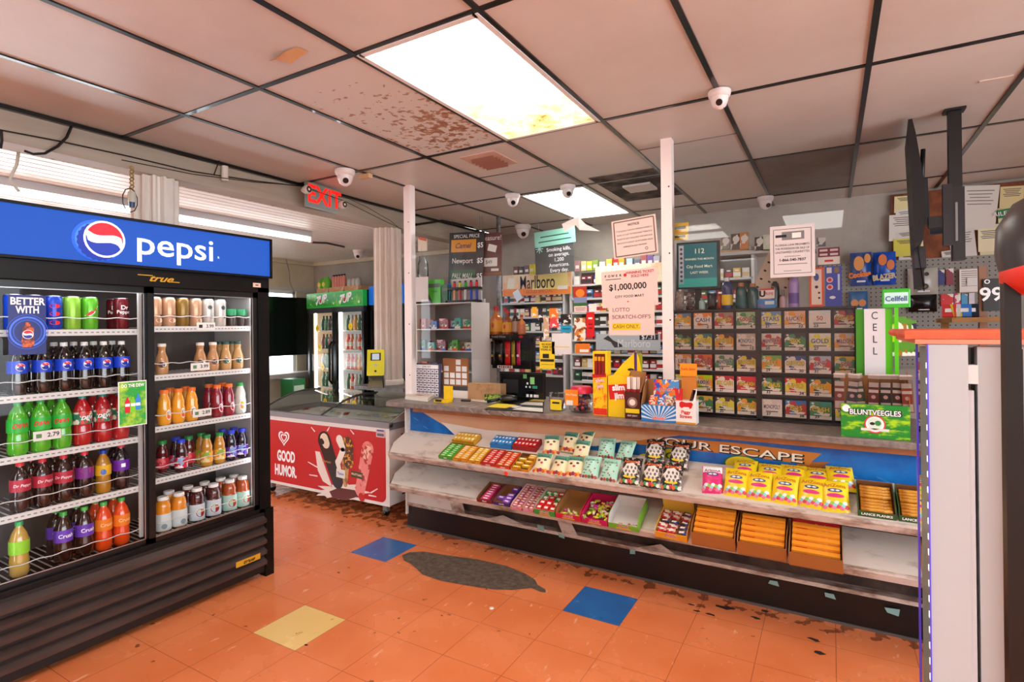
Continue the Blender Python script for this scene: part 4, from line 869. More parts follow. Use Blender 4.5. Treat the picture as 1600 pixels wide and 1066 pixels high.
putw(MB().box(fx0+.05, fx1-.05, fy0+.05, fy1-.05, .66, .69, M('#e8ece8', .5)), 'freezer_well', fz)
# goods in the freezer
for i in range(26):
    x = fx0+.12+(i % 13)*.115; y = 3.3+.28*(i // 13)+random.uniform(-.03, .03)
    c = ['#e8e2d8', '#b8c8d8', '#d8c8a8', '#a84a3c', '#dce8e0'][i % 5]
    o = MB().lathe([(.001, 0), (.02, .002), (.022, .012), (.018, .02), (.001, .022)], M(c, .4), 10).add([(-.02, -.05, .002), (.02, -.05, .002), (.03, .05, .016), (-.03, .05, .016)], [(0, 1, 2, 3)], M(c, .4)).build('ice_cream_pack', loc=(x, y, .692), rz=random.uniform(0, 3))
    tag(o, f'wrapped ice cream lying under the glass lid, {"front" if i < 13 else "rear"} row, {OR[i % 13+1]} from the left', 'ice cream', 'ice creams under the freezer lids')
# front artwork
T = FM((0, fy0-.0022, 0), '-y'); m = MB(); ax0, ax1, az0, az1 = fx0+.02, fx1-.035, .125, .665
rc = []
for cxx, czz, a0 in ((ax1-.05, az1-.05, 0), (ax0+.02, az1-.02, 90), (ax0+.02, az0+.02, 180), (ax1-.05, az0+.05, 270)):
    rr = .05 if cxx > -4 else .02
    for q in range(6): a = R(a0+18*q); rc.append((cxx+rr*math.cos(a), czz+rr*math.sin(a), 0))
m.add(rc, [tuple(range(len(rc)))], RD, T=T)
def fp_(u, v): p = at(u, v, y=fy0); return p.x, p.z
hx, hz = fp_(444, 684)
T1 = T @ Matrix.Translation((0, 0, .0006))
def heart(s, w_):
    pts = []
    for i in range(41):
        a = 2*math.pi*i/40; x = 16*math.sin(a)**3; y = 13*math.cos(a)-5*math.cos(2*a)-2*math.cos(3*a)-math.cos(4*a); pts.append((x*s/16, y*s/16))
    vs = []
    for x, y in pts: vs += [(hx+x, hz+y, 0), (hx+x*w_, hz+y*w_, 0)]
    m.add(vs, [(2*i, 2*i+1, 2*i+3, 2*i+2) for i in range(40)], PW_, T=T1)
heart(.072, .78); heart(.042, .66)
gx, gz = fp_(447, 713); m.text('GOOD', .125, PW_, T1, cx=gx+.003, cy=gz-.005, bold=.045, wx=.60); gx, gz = fp_(446, 735); m.text('HUMOR.', .125, PW_, T1, cx=gx+.006, cy=gz-.008, bold=.045, wx=.60)
def poly(pts, c, lift=.001, mat=None):
    q = [(*fp_(u, v), lift) for u, v in pts]; m.add(q, [tuple(range(len(q)))], mat or M(c, .35), T=T)
def cap_(u0, v0, u1, v1, r0, r1, c, lift=.001, mat=None):
    a, b = Vector(fp_(u0, v0)), Vector(fp_(u1, v1)); d = (b-a).normalized(); n = Vector((-d.y, d.x)); pts = []
    for i in range(13): an = math.pi/2+math.pi*i/12; pts.append(a+(d*math.cos(an)+n*math.sin(an))*r0)
    for i in range(13): an = -math.pi/2+math.pi*i/12; pts.append(b+(d*math.cos(an)+n*math.sin(an))*r1)
    m.add([(p.x, p.y, lift) for p in pts], [tuple(range(26))], mat or M(c, .35), T=T)
DKC = M('#1c0c0a', .3); CRM = M('#ecdcc0', .4)
# milk splash
spl = []
for i in range(40):
    a = 2*math.pi*i/40; rr = .8+.16*math.sin(i*1.9)+.12*math.sin(i*.8+1); spl.append((535+rr*44*math.cos(a), 768+rr*14*math.sin(a)))
poly(spl, '#f0e4da', .0008); poly([(493, 705), (500, 706), (512, 740), (520, 762), (505, 752), (497, 735)], '#f0e4da', .0008)
poly([(498+random.uniform(-6, 60), 775) if 0 else (515, 768), (530, 762), (555, 766), (560, 776), (540, 782), (520, 778)], '#5a100c', .0011)
cap_(507, 688, 528, 752, .075, .062, '#1c0c0a', .0014, DKC)
cap_(507, 686, 510, 693, .048, .042, '#e8d8c0', .0020, CRM); cap_(503, 689, 505, 691, .022, .018, '#1c0c0a', .0026, DKC)
cap_(541, 706, 540, 757, .052, .022, '#8a5a34', .0012, PR(['#b8824a', '#9a6634', '#c89a5c'], 40)); cap_(543, 695, 545, 722, .068, .055, '#5a2c14', .0018, PR(['#4a2412', '#d89a3c', '#5a2c14', '#6a3418'], 55))
cap_(531, 687, 536, 700, .038, .030, '#f4ece0', .0024, M('#f4ece0', .4)); cap_(536, 705, 530, 720, .030, .028, '#f4ece0', .0024, M('#f4ece0', .4)); cap_(528, 722, 532, 738, .026, .020, '#f4ece0', .0022, M('#f4ece0', .4))
PK = PR(['#ee8a84', '#ee8a84', '#f09a92', '#b82a34', '#ee8a84', '#ea7a78'], 34)
cap_(575, 702, 563, 766, .062, .052, '#ee8a84', .0014, PK); cap_(575, 702, 572, 712, .036, .030, '#f4c0a8', .0020, PR(['#f4c8b0', '#c83a3c', '#f4c8b0'], 50))
cap_(566, 778, 565, 776, .03, .03, '#c8141c', .0022); 
def lbl(s, u, v, size, c, bgc=None, w_=0, h_=0, rot=-.05):
    x, z = fp_(u, v); T2 = T @ Matrix.Translation((x, z, .003)) @ Matrix.Rotation(rot, 4, 'Z')
    if bgc: m.rect(w_, h_, M(bgc, .4), T2)
    m.text(s, size, M(c, .4), T2 @ Matrix.Translation((0, 0, .0006)), bold=.02, maxw=w_*.9 if w_ else 0)
lbl('Magnum', 511, 721, .03, '#c88a3c'); lbl('Yasso', 533, 740, .032, '#2a6ac8', '#f0ece4', .10, .07); lbl('FRUTTARE', 558, 742, .024, '#f8e8b0', '#4a3a1c', .13, .05)
x, z = fp_(440, 0)[0], 0
for (a, b, c, d) in ((487, 668, 492, 674), (515, 668, 512, 673), (548, 672, 553, 678), (482, 722, 496, 730), (484, 742, 496, 744), (590, 764, 580, 770), (588, 776, 577, 774)): cap_(a, b, c, d, .004, .006, '#f4e8e0', .001)
putw(m, 'front_artwork', fz)
u_, z_ = fp_(595, 676); putw(MB().rect(.09, .075, M('#d8b8b8', .5), FM((u_, fy0-.003, z_), '-y'), d=-.001).rect(.07, .012, M('#3a4a8a', .5), FM((u_, fy0-.005, z_), '-y'), cy=.015).rect(.07, .02, M('#6a5a6a', .5), FM((u_, fy0-.005, z_), '-y'), cy=-.018), 'warning_label', fz)
# side of freezer
putw(MB().rect(.45, .14, RD, FM((fx1+.0015, 3.52, .57), '+x'), d=-.001), 'side_sticker', fz)
m = MB()
for k in range(7): m.box(fx1, fx1+.002, 3.30, 3.50, .16+k*.03, .172+k*.03, BLACK)
putw(m, 'side_vent', fz)
# ================================================ THINGS ON THE COUNTER
ZT = .9305
def wz(u, y): return at(u, 500, y=y).x
def placed(u, v, y): return at(u, v, y=y)
def boxthing(name, lab, cat, u0, u1, vt, y, d, m, z0=ZT, face=None, group=None, rz=0, extra=None, parts=True):
    """upright box: left and right pixel columns, top pixel row, front plane y"""
    a, b = at(u0, vt, y=y), at(u1, vt, y=y); w_ = b.x-a.x; h = (a.z+b.z)/2-z0
    t = thing(name, lab, cat, ((a.x+b.x)/2, y, z0), rz, group)
    MB().box(-w_/2, w_/2, 0, d, 0, h, m, front=face or m).build('box_body', t)
    if extra: e = MB(); extra(e, w_, h, lambda x, z, l=.0008: FM((x, -l, z), '-y')); e.build('printed_front', t)
    return t, w_, h
def flat(name, lab, cat, pts, z, m, th=.001, group=None):
    P = [at(u, v, z=z) for u, v in pts]; c = sum(P, Vector())/len(P)
    o = MB().prism([(p.x-c.x, p.y-c.y) for p in P], 0, th, m).build(name, loc=(c.x, c.y, z)); return tag(o, lab, cat, group)
# book, white cards, yellow stand
b = flat('paperback_book', 'flat pale book lying at the left end of the counter by the post', 'book', [(633, 624), (640, 617), (680, 620), (668, 628)], ZT, M('#e9dfd0', .6), .022)
MB().rect(.09, .05, PR(['#c84a2c', '#e8c8a0', '#a86a4a'], 40), FM((0, 0, .0225), '+z')).build('cover_picture', b)
t = thing('card_reader_stand', 'bright yellow plastic stand on the counter beside the calendar', 'stand', at(697, 628, z=ZT)); YL = M('#f4c80a', .35)
MB().box(-.02, .055, .0, .012, .0, .115, YL).build('upright', t, bevel=.003); MB().box(-.07, .055, -.055, .012, 0, .018, YL).box(-.055, .0, -.056, -.04, .006, .02, BLACK).build('foot', t, bevel=.003)
t, w_, h = boxthing('desk_calendar', 'dark blue desk calendar with a grid of dates, leaning by the white post', 'calendar', 646, 688, 568, 3.40, .01, M('#3a3658', .4), extra=lambda e, w, h, T: (e.rect(w*.86, h*.12, PW_, T(0, h*.9)), e.text('JUNE 2024', .018, INK, T(0, h*.9, .0016)), [e.rect(w*.125, h*.115, M('#e4e0e8', .5), T(-w*.36+w*.145*i, h*.76-h*.14*j)) for i in range(6) for j in range(6)], [e.rect(w*.05, h*.04, INK, T(-w*.36+w*.145*i, h*.76-h*.14*j, .0014)) for i in range(6) for j in range(6)]))
boxthing('keychain_card', 'brown display card with rows of small white packets behind the yellow stand', 'display', 692, 731, 560, 3.43, .01, M('#9a5a1c', .5), z0=ZT+.09, extra=lambda e, w, h, T: [e.rect(w*.19, h*.19, M('#ece8e4', .4), T(-w*.36+w*.24*i, h*.86-h*.24*j)) for i in range(4) for j in range(4) if not (j == 0 and i in (0, 1, 3)) and not (j == 1 and i == 1)])
boxthing('cardboard_block', 'white cardboard block under the brown packet card', 'box', 706, 731, 611, 3.41, .02, M('#efe4da', .7))
boxthing('kraft_paper_bag', 'creased brown kraft paper bag lying by the register', 'bag', 731, 782, 600, 3.40, .09, DM('#b48a62', '#9a7048', 8, .45, .6, .8, bump=.4))
boxthing('gum_box', 'small green and gold box beside the paper bag', 'box', 757, 782, 617, 3.36, .04, PR(['#2f7a2c', '#c8b84a', '#1d4a1c', '#7ab84a'], 60))
flat('pen', 'black pen lying beside the yellow stand', 'pen', [(720, 627), (722, 625), (736, 626), (735, 628)], ZT, BLACK, .008)
flat('notice_sheet', 'white sheet of paper lying under the edge of the paper bag', 'paper', [(734, 626), (738, 620), (790, 623), (770, 630)], ZT, PAPER)
o = flat('counter_mat', 'black counter mat with white and yellow cards under the small register screen', 'mat', [(757, 640), (795, 622), (851, 624), (849, 646)], ZT, M('#1b1a1c', .4), .003)
c0 = o.location.copy(); m = MB()
for pts, c in (([(760, 636), (778, 630), (808, 633), (790, 638)], '#ecd21c'), ([(812, 632), (822, 628), (848, 629), (848, 634)], '#e6e2da'), ([(800, 640), (815, 636), (848, 638), (848, 644)], '#e0dcd6'), ([(826, 627), (832, 624), (850, 625), (850, 628)], '#dcb81c'), ([(795, 636), (806, 634), (816, 634.5), (806, 638)], '#d8d4ce')):
    P = [at(u, v, z=ZT+.0045)-c0 for u, v in pts]; m.add([tuple(p) for p in P], [(0, 1, 2, 3)], M(c, .5))
m.build('cards', o)
t = thing('barcode_scanner', 'black hand scanner lying on the counter mat', 'scanner', at(790, 630, z=ZT+.004), R(25))
MB().lathe([(.001, -.06), (.022, -.055), (.030, -.03), (.027, .03), (.020, .06), (.001, .065)], BLK, 14, T=Matrix.Translation((.02, .0, .03)) @ Matrix.Rotation(R(90), 4, 'Y')).build('scanner_head', t)
MB().tube([(-.04, 0, .03), (-.09, -.01, .018), (-.13, -.015, .012)], .012, BLK).build('scanner_handle', t)
# register screen
p = at(815, 625, y=3.48); t = thing('register_screen', 'black touch screen register facing the counter left of the jars', 'screen', (p.x, 3.48, ZT))
a, b = at(781, 581, y=3.46), at(851, 579, y=3.46); w_ = b.x-a.x
MB().box(-w_/2, w_/2, 0, .03, .02, a.z-ZT, BLK).build('bezel', t, bevel=.004); MB().box(-.05, .05, .02, .12, 0, .03, BLK).build('screen_stand', t)
m = MB(); h = a.z-ZT; SC = M('#04060a', .15)
m.rect(w_*.94, h-.05, SC, FM((0, -.0006, h/2+.01), '-y'))
for dx, dz, ww, hh, c in ((.03, h*.86, .03, .03, '#5a9a5a'), (.09, h*.72, .035, .05, '#8ac07a'), (.05, h*.62, .014, .014, '#d8dce0'), (.07, h*.5, .014, .014, '#b8c0c8'), (.11, h*.5, .04, .02, '#2a8a6a'), (.04, h*.5, .012, .012, '#c0c8d0'), (.05, h*.2, .02, .02, '#e0e0e0'), (.08, h*.2, .02, .02, '#e0e0e0'), (.11, h*.2, .02, .02, '#e0e0e0'), (.13, h*.2, .02, .02, '#c8c8c8'), (-.09, h*.5, .13, .10, '#151a20')): m.rect(ww, hh, M(c, .3, e=.25 if c != '#151a20' else 0), FM((dx, -.0012, dz), '-y'))
m.build('screen_display', t)
# jars
p = at(868, 640, y=3.17); t = thing('counter_jar', 'clear plastic jar with yellow label, left of the orange-labelled jar', 'jar', (p.x, 3.20, ZT))
MB().lathe([(.05, 0), (.055, .01), (.055, .10), (.052, .112)], CLEAR, 20).build('jar_body', t); MB().box(-.02, .056, -.062, -.056, .01, .075, M('#ecd01c', .4)).rect(.05, .012, INK, FM((.018, -.0625, .055), '-y')).build('label', t)
for i in range(14):
    o = MB().tube([(0, 0, 0), (.0, .0, .06)], .006, M(['#5a2a1c', '#e8d8c0', '#8a3a24'][i % 3], .5), 6).build('jerky_stick', loc=(p.x+random.uniform(-.03, .03), 3.20+random.uniform(-.025, .025), ZT+.006)); o.rotation_euler = (random.uniform(-.25, .25), random.uniform(-.25, .25), 0); tag(o, 'short brown stick standing in the yellow-labelled jar', 'snack', 'sticks in the yellow-labelled jar')
p = at(905, 642, y=3.16); t = thing('counter_jar', 'big clear tub with orange label and red lid full of wrapped meat snacks', 'jar', (p.x, 3.20, ZT))
MB().lathe([(.062, 0), (.078, .015), (.080, .09), (.070, .12)], CLEAR, 20).build('jar_body', t); MB().lathe([(.072, .12), (.072, .145), (.06, .16)], M('#d01c44', .35), 20).build('lid', t)
MB().box(-.075, .01, -.084, -.078, .05, .145, M('#f08a1c', .4)).text('Hot Mama', .02, M('#f8ecd8', .4), FM((-.032, -.0845, .115), '-y'), maxw=.07).rect(.045, .03, M('#e8e4dc', .4), FM((-.045, -.0848, .065), '-y')).build('label', t)
for i in range(30):
    o = MB().tube([(-.018, 0, 0), (.018, 0, 0)], .009, M(['#8a2a3a', '#d88a78', '#5a2a3c', '#c85a4a', '#3a3a6a'][i % 5], .3), 6).build('wrapped_snack', loc=(p.x+random.uniform(-.042, .042), 3.20+random.uniform(-.042, .042), ZT+.014+.085*i/30)); o.rotation_euler = (random.uniform(-.5, .5), random.uniform(-.5, .5), random.uniform(0, 3)); tag(o, 'wrapped meat snack in the orange-labelled tub', 'snack', 'wrapped snacks in the orange-labelled tub')
# slim jim boxes
YJ, RJ = M('#f4cc14', .4), M('#d01c1c', .4)
def slim(e, w, h, T, big=1):
    e.rect(w*.9, h*.36, YJ, T(0, h*.28)); T1 = T(0, h*.62, .0014) @ Matrix.Rotation(.10, 4, 'Z'); e.rect(w*.92, h*.36*big, RJ, T1)
    e.text('slim\njim', h*.17*big if big < 1 else h*.20, PW_, T1 @ Matrix.Translation((0, 0, .0008)), bold=.04, maxw=w*.7)
def slim_tall(e, w, h, T):
    e.add([(-w/2, 0, 0), (w/2, 0, 0), (w/2, h*.60, 0), (-w/2, h*.60, 0)], [(0, 1, 2, 3)], DM('#f4cc14', '#ee5a1c', 22, .5, .62, .4), T=T(0, 0)); T1 = T(0, h*.5, .0016) @ Matrix.Rotation(.1, 4, 'Z')
    e.rect(w*1.0, h*.06, RJ, T1 @ Matrix.Translation((0, h*.12, 0))); e.text('slim\njim', .034, RJ, T1, bold=.06, maxw=w*.8); e.text('slim\njim', .034, PW_, T1 @ Matrix.Translation((0, 0, .0006)), bold=.01, maxw=w*.75); e.rect(w*.96, h*.1, M('#e8341c', .4), T(0, h*.06, .0014))
t, w_, h = boxthing('meat_stick_box', 'tall narrow yellow and red meat stick box with stick slots at its top', 'box', 926, 948, 549, 3.12, .07, YJ, extra=slim_tall)
MB().box(-w_*.38, w_*.38, -.001, .0, h*.62, h*.96, M('#5a1010', .4)).build('slot', t)
for i in range(3):
    o = MB().box(-.008, .008, 0, .006, 0, .11, M('#8a1414', .3)).box(-.008, .008, -.0005, .0065, .085, .11, M('#f0a01c', .3)).build('meat_stick', loc=(t.location.x-.022+.022*i, 3.112, ZT+h*.63)); tag(o, 'red wrapped meat stick showing in the tall narrow yellow box', 'snack', 'meat sticks in the tall box')
t, w_, h = boxthing('meat_stick_box', 'wide yellow meat stick box with big white and red lettering', 'box', 950, 984, 588, 3.11, .11, DM('#f4cc14', '#e8a01c', 12, .5, .7, .4), extra=slim)
MB().prism([(-w_*.45, 0), (w_*.9, 0), (w_*.75, .11), (w_*.62, .145), (-w_*.0, .07)], 0, .004, YJ, T=FM((0, .075, h), '-y')).disc(.02, INK, FM((w_*.38, .0705, h+.035), '-y'), ry=.008).build('header_card', t)
MB().box(w_*.66, w_*.9, .072, .076, h+.01, h+.13, M('#8a9a1c', .4)).box(w_*.54, w_*.66, .069, .071, h+.0, h+.14, M('#4a2a6a', .4)).build('header_flap', t)
t, w_, h = boxthing('jerky_box', 'dark maroon jerky box with open brown top beside the wide yellow one', 'box', 976, 1000, 613, 3.08, .08, M('#4a1410', .4), extra=lambda e, w, h, T: (e.disc(w*.33, M('#8a7468', .4), T(0, h*.62)), e.disc(w*.2, M('#f0e4dc', .4), T(0, h*.62, .0014)), e.rect(w*.9, h*.16, M('#ecd41c', .4), T(0, h*.3)), e.text('BEEF JERKY', .012, PW_, T(0, h*.12), maxw=w*.8)))
MB().add([(-w_/2, .08, h), (w_/2, .08, h), (w_/2+.012, .085, h+.11), (-w_/2+.012, .085, h+.12)], [(0, 1, 2, 3)], CARD).add([(-w_/2, 0, h), (-w_/2, .08, h), (-w_/2+.012, .085, h+.12)], [(0, 1, 2)], CARD).add([(w_/2, 0, h), (w_/2, .08, h), (w_/2+.012, .085, h+.11)], [(0, 1, 2)], CARD).build('open_lid', t, solid=.002)
for i in range(4):
    o = MB().box(-.009, .009, 0, .004, 0, .10, M(['#efe6de', '#d8c8bc'][i % 2], .4)).box(-.009, .009, -.0005, .0045, .0, .03, M('#a81c24', .4)).build('jerky_pack', loc=(t.location.x-.028+.018*i, 3.10+.012*(i % 2), ZT+h-.015)); tag(o, 'pale wrapped jerky pack standing in the dark maroon box', 'snack', 'jerky packs in the maroon box')
# efrutti display
def rays(e, w, h, T):
    e.rect(w, h, M('#1c7cc8', .4), T(0, h/2))
    for k in range(15):
        a0 = math.pi*(k+.15)/15; a1 = math.pi*(k+.6)/15; L_ = w*.6
        cl = lambda a: (max(-w/2, min(w/2, L_*math.cos(a)*1.2)), max(0, min(h, h*.08+L_*math.sin(a)*1.2)))
        e.add([(0, h*.08, 0), (*cl(a0), 0), (*cl(a1), 0)], [(0, 1, 2)], M('#cfe6f6', .4), T=T(0, 0, .0014))
    e.text('efrutti', .028, PW_, T(0, h*.22, .002), bold=.06); e.text('efrutti', .028, M('#e8401c', .4), T(0, h*.22, .0026), bold=.02)
t, w_, h = boxthing('candy_display_box', 'blue sunburst candy box with open cardboard lid full of gummy packs', 'box', 1002, 1057, 634, 3.055, .13, M('#1c7cc8', .4), extra=rays)
MB().box(-w_/2, w_/2, .125, .13, h, h+.135, CARD, front=CARD).add([(-w_/2, .0, h), (-w_/2, .13, h), (-w_/2, .13, h+.135), (-w_/2+.0, .06, h+.10)], [(0, 1, 2, 3)], CARD).add([(w_/2, .0, h), (w_/2, .13, h), (w_/2, .13, h+.135)], [(0, 1, 2)], CARD).build('open_lid', t, solid=.002)
MB().box(-w_*.22, w_/2, .06, .066, h-.02, h+.14, PR(['#2a5ac8', '#d8382c', '#e8e4dc', '#e8842c', '#4a9ad8'], 50)).text('efrutti', .03, PW_, FM((w_*.14, .0592, h+.085), '-y'), bold=.05).text('efrutti', .03, RJ, FM((w_*.14, .0585, h+.085), '-y'), bold=.01).build('header_card', t)
for i in range(9):
    o = MB().box(-.022, .022, 0, .005, 0, .05, PR([['#e8d8c8', '#d84a2c', '#e8a83c'], ['#e8e4dc', '#2a7ac8', '#e8742c'], ['#c8a070', '#f0e4d4', '#8a3a2c']][i % 3], 60)).build('gummy_pack', loc=(t.location.x-w_*.32+.045*(i % 3)+.03, 3.075+.014*(i//3), ZT+h-.02+.012*(i//3))); o.rotation_euler = (-.3, random.uniform(-.3, .3), 0); tag(o, 'printed gummy pack standing in the blue sunburst box', 'candy', 'gummy packs in the blue sunburst box')
def pigs(e, w, h, T): e.add([(x*w, z*h, 0) for x, z in ((-.32, .92), (-.2, .99), (.0, .93), (.28, .96), (.36, .88), (.3, .72), (.2, .66), (.16, .74), (-.1, .74), (-.2, .68), (-.32, .76))], [tuple(range(11))], RJ, T=T(0, 0)); e.text('Piggy\nStraws', .024, RJ, T(0, h*.42), bold=.03, maxw=w*.8); e.rect(w, h*.08, M('#d8901c', .4), T(0, h*.04))
t, w_, h = boxthing('piggy_straw_box', 'white and red pork snack box with tall orange header', 'box', 1056, 1087, 627, 3.05, .075, M('#f0ece8', .4), extra=pigs)
MB().box(-w_*.35, w_*.4, .07, .075, h, h+.14, M('#c87a2c', .6)).box(-w_*.42, w_*.45, .066, .07, h+.13, h+.20, M('#f0981c', .4)).text('Pork Skin', .02, RJ, FM((.0, .065, h+.17), '-y'), maxw=w_*.7).build('header_card', t, bevel=.002)
for i, c in enumerate(('#d0242c', '#d0242c', '#3a1c14', '#ece8e4')):
    o = MB().box(-.009, .009, 0, .005, 0, .075, M(c, .4)).build('straw_pack', loc=(t.location.x+[-.045, -.03, .022, .04][i], 3.065, ZT+h-.01)); o.rotation_euler = (0, [-.1, .05, .3, .1][i], 0); tag(o, ['red and white pack at the far left of the pork snack box', 'red and white pack, second in the pork snack box', 'dark brown pack leaning in the pork snack box', 'white pack at the right of the pork snack box'][i], 'snack', 'packs in the pork snack box')

# ================================================ LOTTERY CASE
lx0, lx1, lyf = -.822, .118, 3.335
t = thing('lottery_case', 'black clear-fronted case of scratch tickets behind the plexiglass, five rows tall', 'ticket dispenser', ((lx0+lx1)/2, lyf, ZT+.002))
LWt, LH = lx1-lx0, 1.556-ZT; hw = LWt/2; FR = M('#1e1517', .35)
MB().box(-hw, hw, .05, .06, 0, LH, FR).box(-hw, -hw+.012, 0, .06, 0, LH, FR).box(hw-.012, hw, 0, .06, 0, LH, FR).box(-hw, hw, 0, .06, LH-.008, LH, FR).box(-.012, .018, 0, .06, 0, LH, FR).box(-hw, hw, 0, .06, 0, .012, FR).build('case_frame', t)
rowz = [LH-.008-.121*i for i in range(6)]
for i in range(1, 5): MB().box(-hw, hw, .002, .05, .02+.1215*i-.007, .02+.1215*i+.004, FR).build('case_shelf', t)
MB().add([(-hw, -.003, 0), (hw, -.003, 0), (hw, -.003, LH), (-hw, -.003, LH)], [(0, 1, 2, 3)], CLEAR).build('clear_front', t)
TK = [[('#5a7a9a', 'GOLD RUSH', 'blue-grey'), ('#f0882c', 'CASH', 'orange'), ('#a88878', 'GOLD RUSH', 'brown-grey'), ('#a8c88a', '500X', 'pale green'), ('#7a9ac0', 'STARS', 'light blue'), ('#e8b8a0', 'LUCKY', 'peach'), ('#d8dcd8', '50', 'white silver'), ('#4a3244', 'GOLD RUSH', 'dark purple')],
 [('#1e1a16', 'GOLD RUSH', 'black and gold'), ('#2a6a7a', 'CASH', 'teal'), ('#4a2e1c', 'TRIPLE', 'brown'), ('#c8b8a8', 'MONOPOLY', 'beige'), ('#e8d8cc', 'MONOPOLY', 'cream'), ('#3a3a34', '50X', 'charcoal with yellow lettering'), ('#e8e0d0', 'GOLD', 'cream with round emblem'), ('#d8c8c0', 'MILLIONS', 'pale with red foot')],
 [('#e8902c', 'LIFE', 'orange and green'), ('#e86a1c', 'CASH', 'bright orange'), ('#d8d0cc', 'MONOPOLY', 'white'), ('#3a1440', 'TRIPLE JACKPOT', 'dark violet'), ('#7ab84a', 'LIFE', 'green'), ('#2c4a86', 'CASHWORD', 'navy'), ('#b8bcc8', 'SKY', 'silver blue'), ('#f0b82c', '500', 'yellow')],
 [('#d8b84a', 'LUCKY', 'gold'), ('#b8d81c', '100X', 'lime'), ('#c8242c', '50X CASH', 'red'), ('#e0283c', '100X CASH', 'crimson'), ('#1c1e2c', 'BONUS', 'black'), ('#d0101c', 'UNO', 'red with gold oval'), ('#1c5a5a', 'WILD', 'dark teal'), ('#1c7a34', 'GOLD', 'green')],
 [('#a8c0d8', 'EASY', 'pale blue'), ('#e8c04a', '7', 'yellow and orange'), ('#4a3a38', '15', 'dark empty-looking'), ('#1c5a2c', 'GOLD RUSH', 'dark green'), ('#e0ccc4', 'MONOPOLY', 'pink white'), ('#3a7ac0', '2025', 'blue with gold figures'), ('#2a9a8a', 'CASH', 'turquoise'), ('#7ab8d8', 'WAVES', 'sky blue')]]
TCc = ['#f0d03c', '#f4efe6', '#c8202c', '#2a2420', '#f0a01c']
cw = LWt/8
for r in range(5):
    for c in range(8):
        if r == 4 and c == 0: continue
        col, s, nm = TK[r][c]; w_, h = cw*.86, .094; x = lx0+cw*(c+.5)+(-.003 if c < 4 else .008); z = ZT+.002+.02+.1215*(4-r)+.006
        m = MB(); m.box(-w_/2, w_/2, 0, .002, 0, h, M(col, .4))
        T = FM((0, -.0006, 0), '-y'); alt = ['#f0a02c', '#ecdcd0', '#c8383c', '#4a8a5a', '#e8d84a'][(r*3+c) % 5]
        m.add([(-w_/2, h*.2, 0), (w_/2, h*.2, 0), (w_/2, h*.72, 0), (w_*.15, h*.95, 0), (-w_*.2, h*.95, 0), (-w_/2, h*.68, 0)], [tuple(range(6))], PR([col, alt, alt, alt, '#ece0cc', alt], 34, .3), T=T)
        m.rect(w_, h*.18, M('#e4d8cc' if r != 3 else '#f0e8e0', .4), T, cy=h*.09)
        dark = sum(lin(col)[:3]) < .9; T2 = T @ Matrix.Translation((0, 0, .0006))
        m.text(s, .032, M('#201414' if dark else '#f4ecd8', .4), T2, cy=h*.55, bold=.06, maxw=w_*.86); m.text(s, .032, M('#f4d83c' if dark else ['#b01c24', '#1c3a7a', '#6a1c5a'][(r+c) % 3], .4), T2 @ Matrix.Translation((0, 0, .0004)), cy=h*.55, bold=.02, maxw=w_*.82)
        m.rect(w_*.6, h*.05, M('#f0e4d4' if dark else '#3a2420', .4), T2, cy=h*.28)
        m.text(str(r*8+c+1 if c < 4 else 20+r*4+c-3), .022, INK, T2, cx=w_*.28*(1 if c % 2 else -.6), cy=h*.13, bold=.03)
        m.disc(.007, M('#efe6da', .4), T2, cx=-w_*.36, cy=h*.9, ry=.005, n=10)
        o = m.build('scratch_ticket', loc=(x, lyf+.012, z)); tag(o, f'{nm} scratch ticket in row {["one", "two", "three", "four", "five"][r]} of the case, {OR[c+1]} from the left', 'ticket', 'scratch tickets in the case')
# things on top of the case
ZL = ZT+.002+LH+.001
def cylbot(name, lab, cat, u, w_px, vt, y, body, cap, cf=.18, band=None, z0=None):
    z0 = ZL if z0 is None else z0; p = at(u, vt, y=y); w_ = at(u+w_px/2, vt, y=y).x-at(u-w_px/2, vt, y=y).x; r = w_/2; h = p.z-z0
    t = thing(name, lab, cat, (p.x, y, z0)); MB().lathe([(r*.95, 0), (r, h*.04), (r, h*(.8-cf)), (r*.8, h*(1-cf*1.15)), (r*.45, h*(1-cf))], M(body, .2, coat=.5), 18).build('body', t)
    MB().lathe([(r*.5, h*(1-cf)), (r*.5, h*.98), (r*.42, h)], M(cap, .35), 14).build('cap', t)
    if band: MB().lathe([(r*1.02, h*.12), (r*1.02, h*.45)], M(band, .4), 18, cap=False).build('label', t)
    return t
cylbot('syrup_bottle', 'navy bottle with big yellow label on top of the ticket case', 'bottle', 1136, 17, 434, 3.37, '#142a6a', '#e4e0dc', .12, '#f0c81c')
cylbot('drink_bottle', 'dark teal bottle with brown cap and red mark, left of two on the case', 'bottle', 1158, 18, 442, 3.37, '#0f4a4c', '#a8623c', .15, '#115456')
cylbot('drink_bottle', 'dark teal bottle with brown cap, right of two on the case', 'bottle', 1176, 18, 443, 3.37, '#0f4a4c', '#b06a3c', .15)
cylbot('spray_can', 'tall lilac and white spray can on the ticket case', 'can', 1240, 17, 431, 3.37, '#a88ac8', '#d8d0e4', .06, '#6a4a9a')
cylbot('small_bottle', 'small mauve bottle with grey cap beside the lilac spray can', 'bottle', 1223, 11, 453, 3.37, '#c8a0a8', '#6a6a6e', .35)
cylbot('black_can', 'black can behind the small mauve bottle on the case', 'can', 1211, 14, 440, 3.39, '#141212', '#1c1a1a', .06)
cylbot('grey_jar', 'small pale green-grey jar among dark packets on the case', 'jar', 1097, 10, 466, 3.36, '#9ab8b0', '#7a8a88', .2)
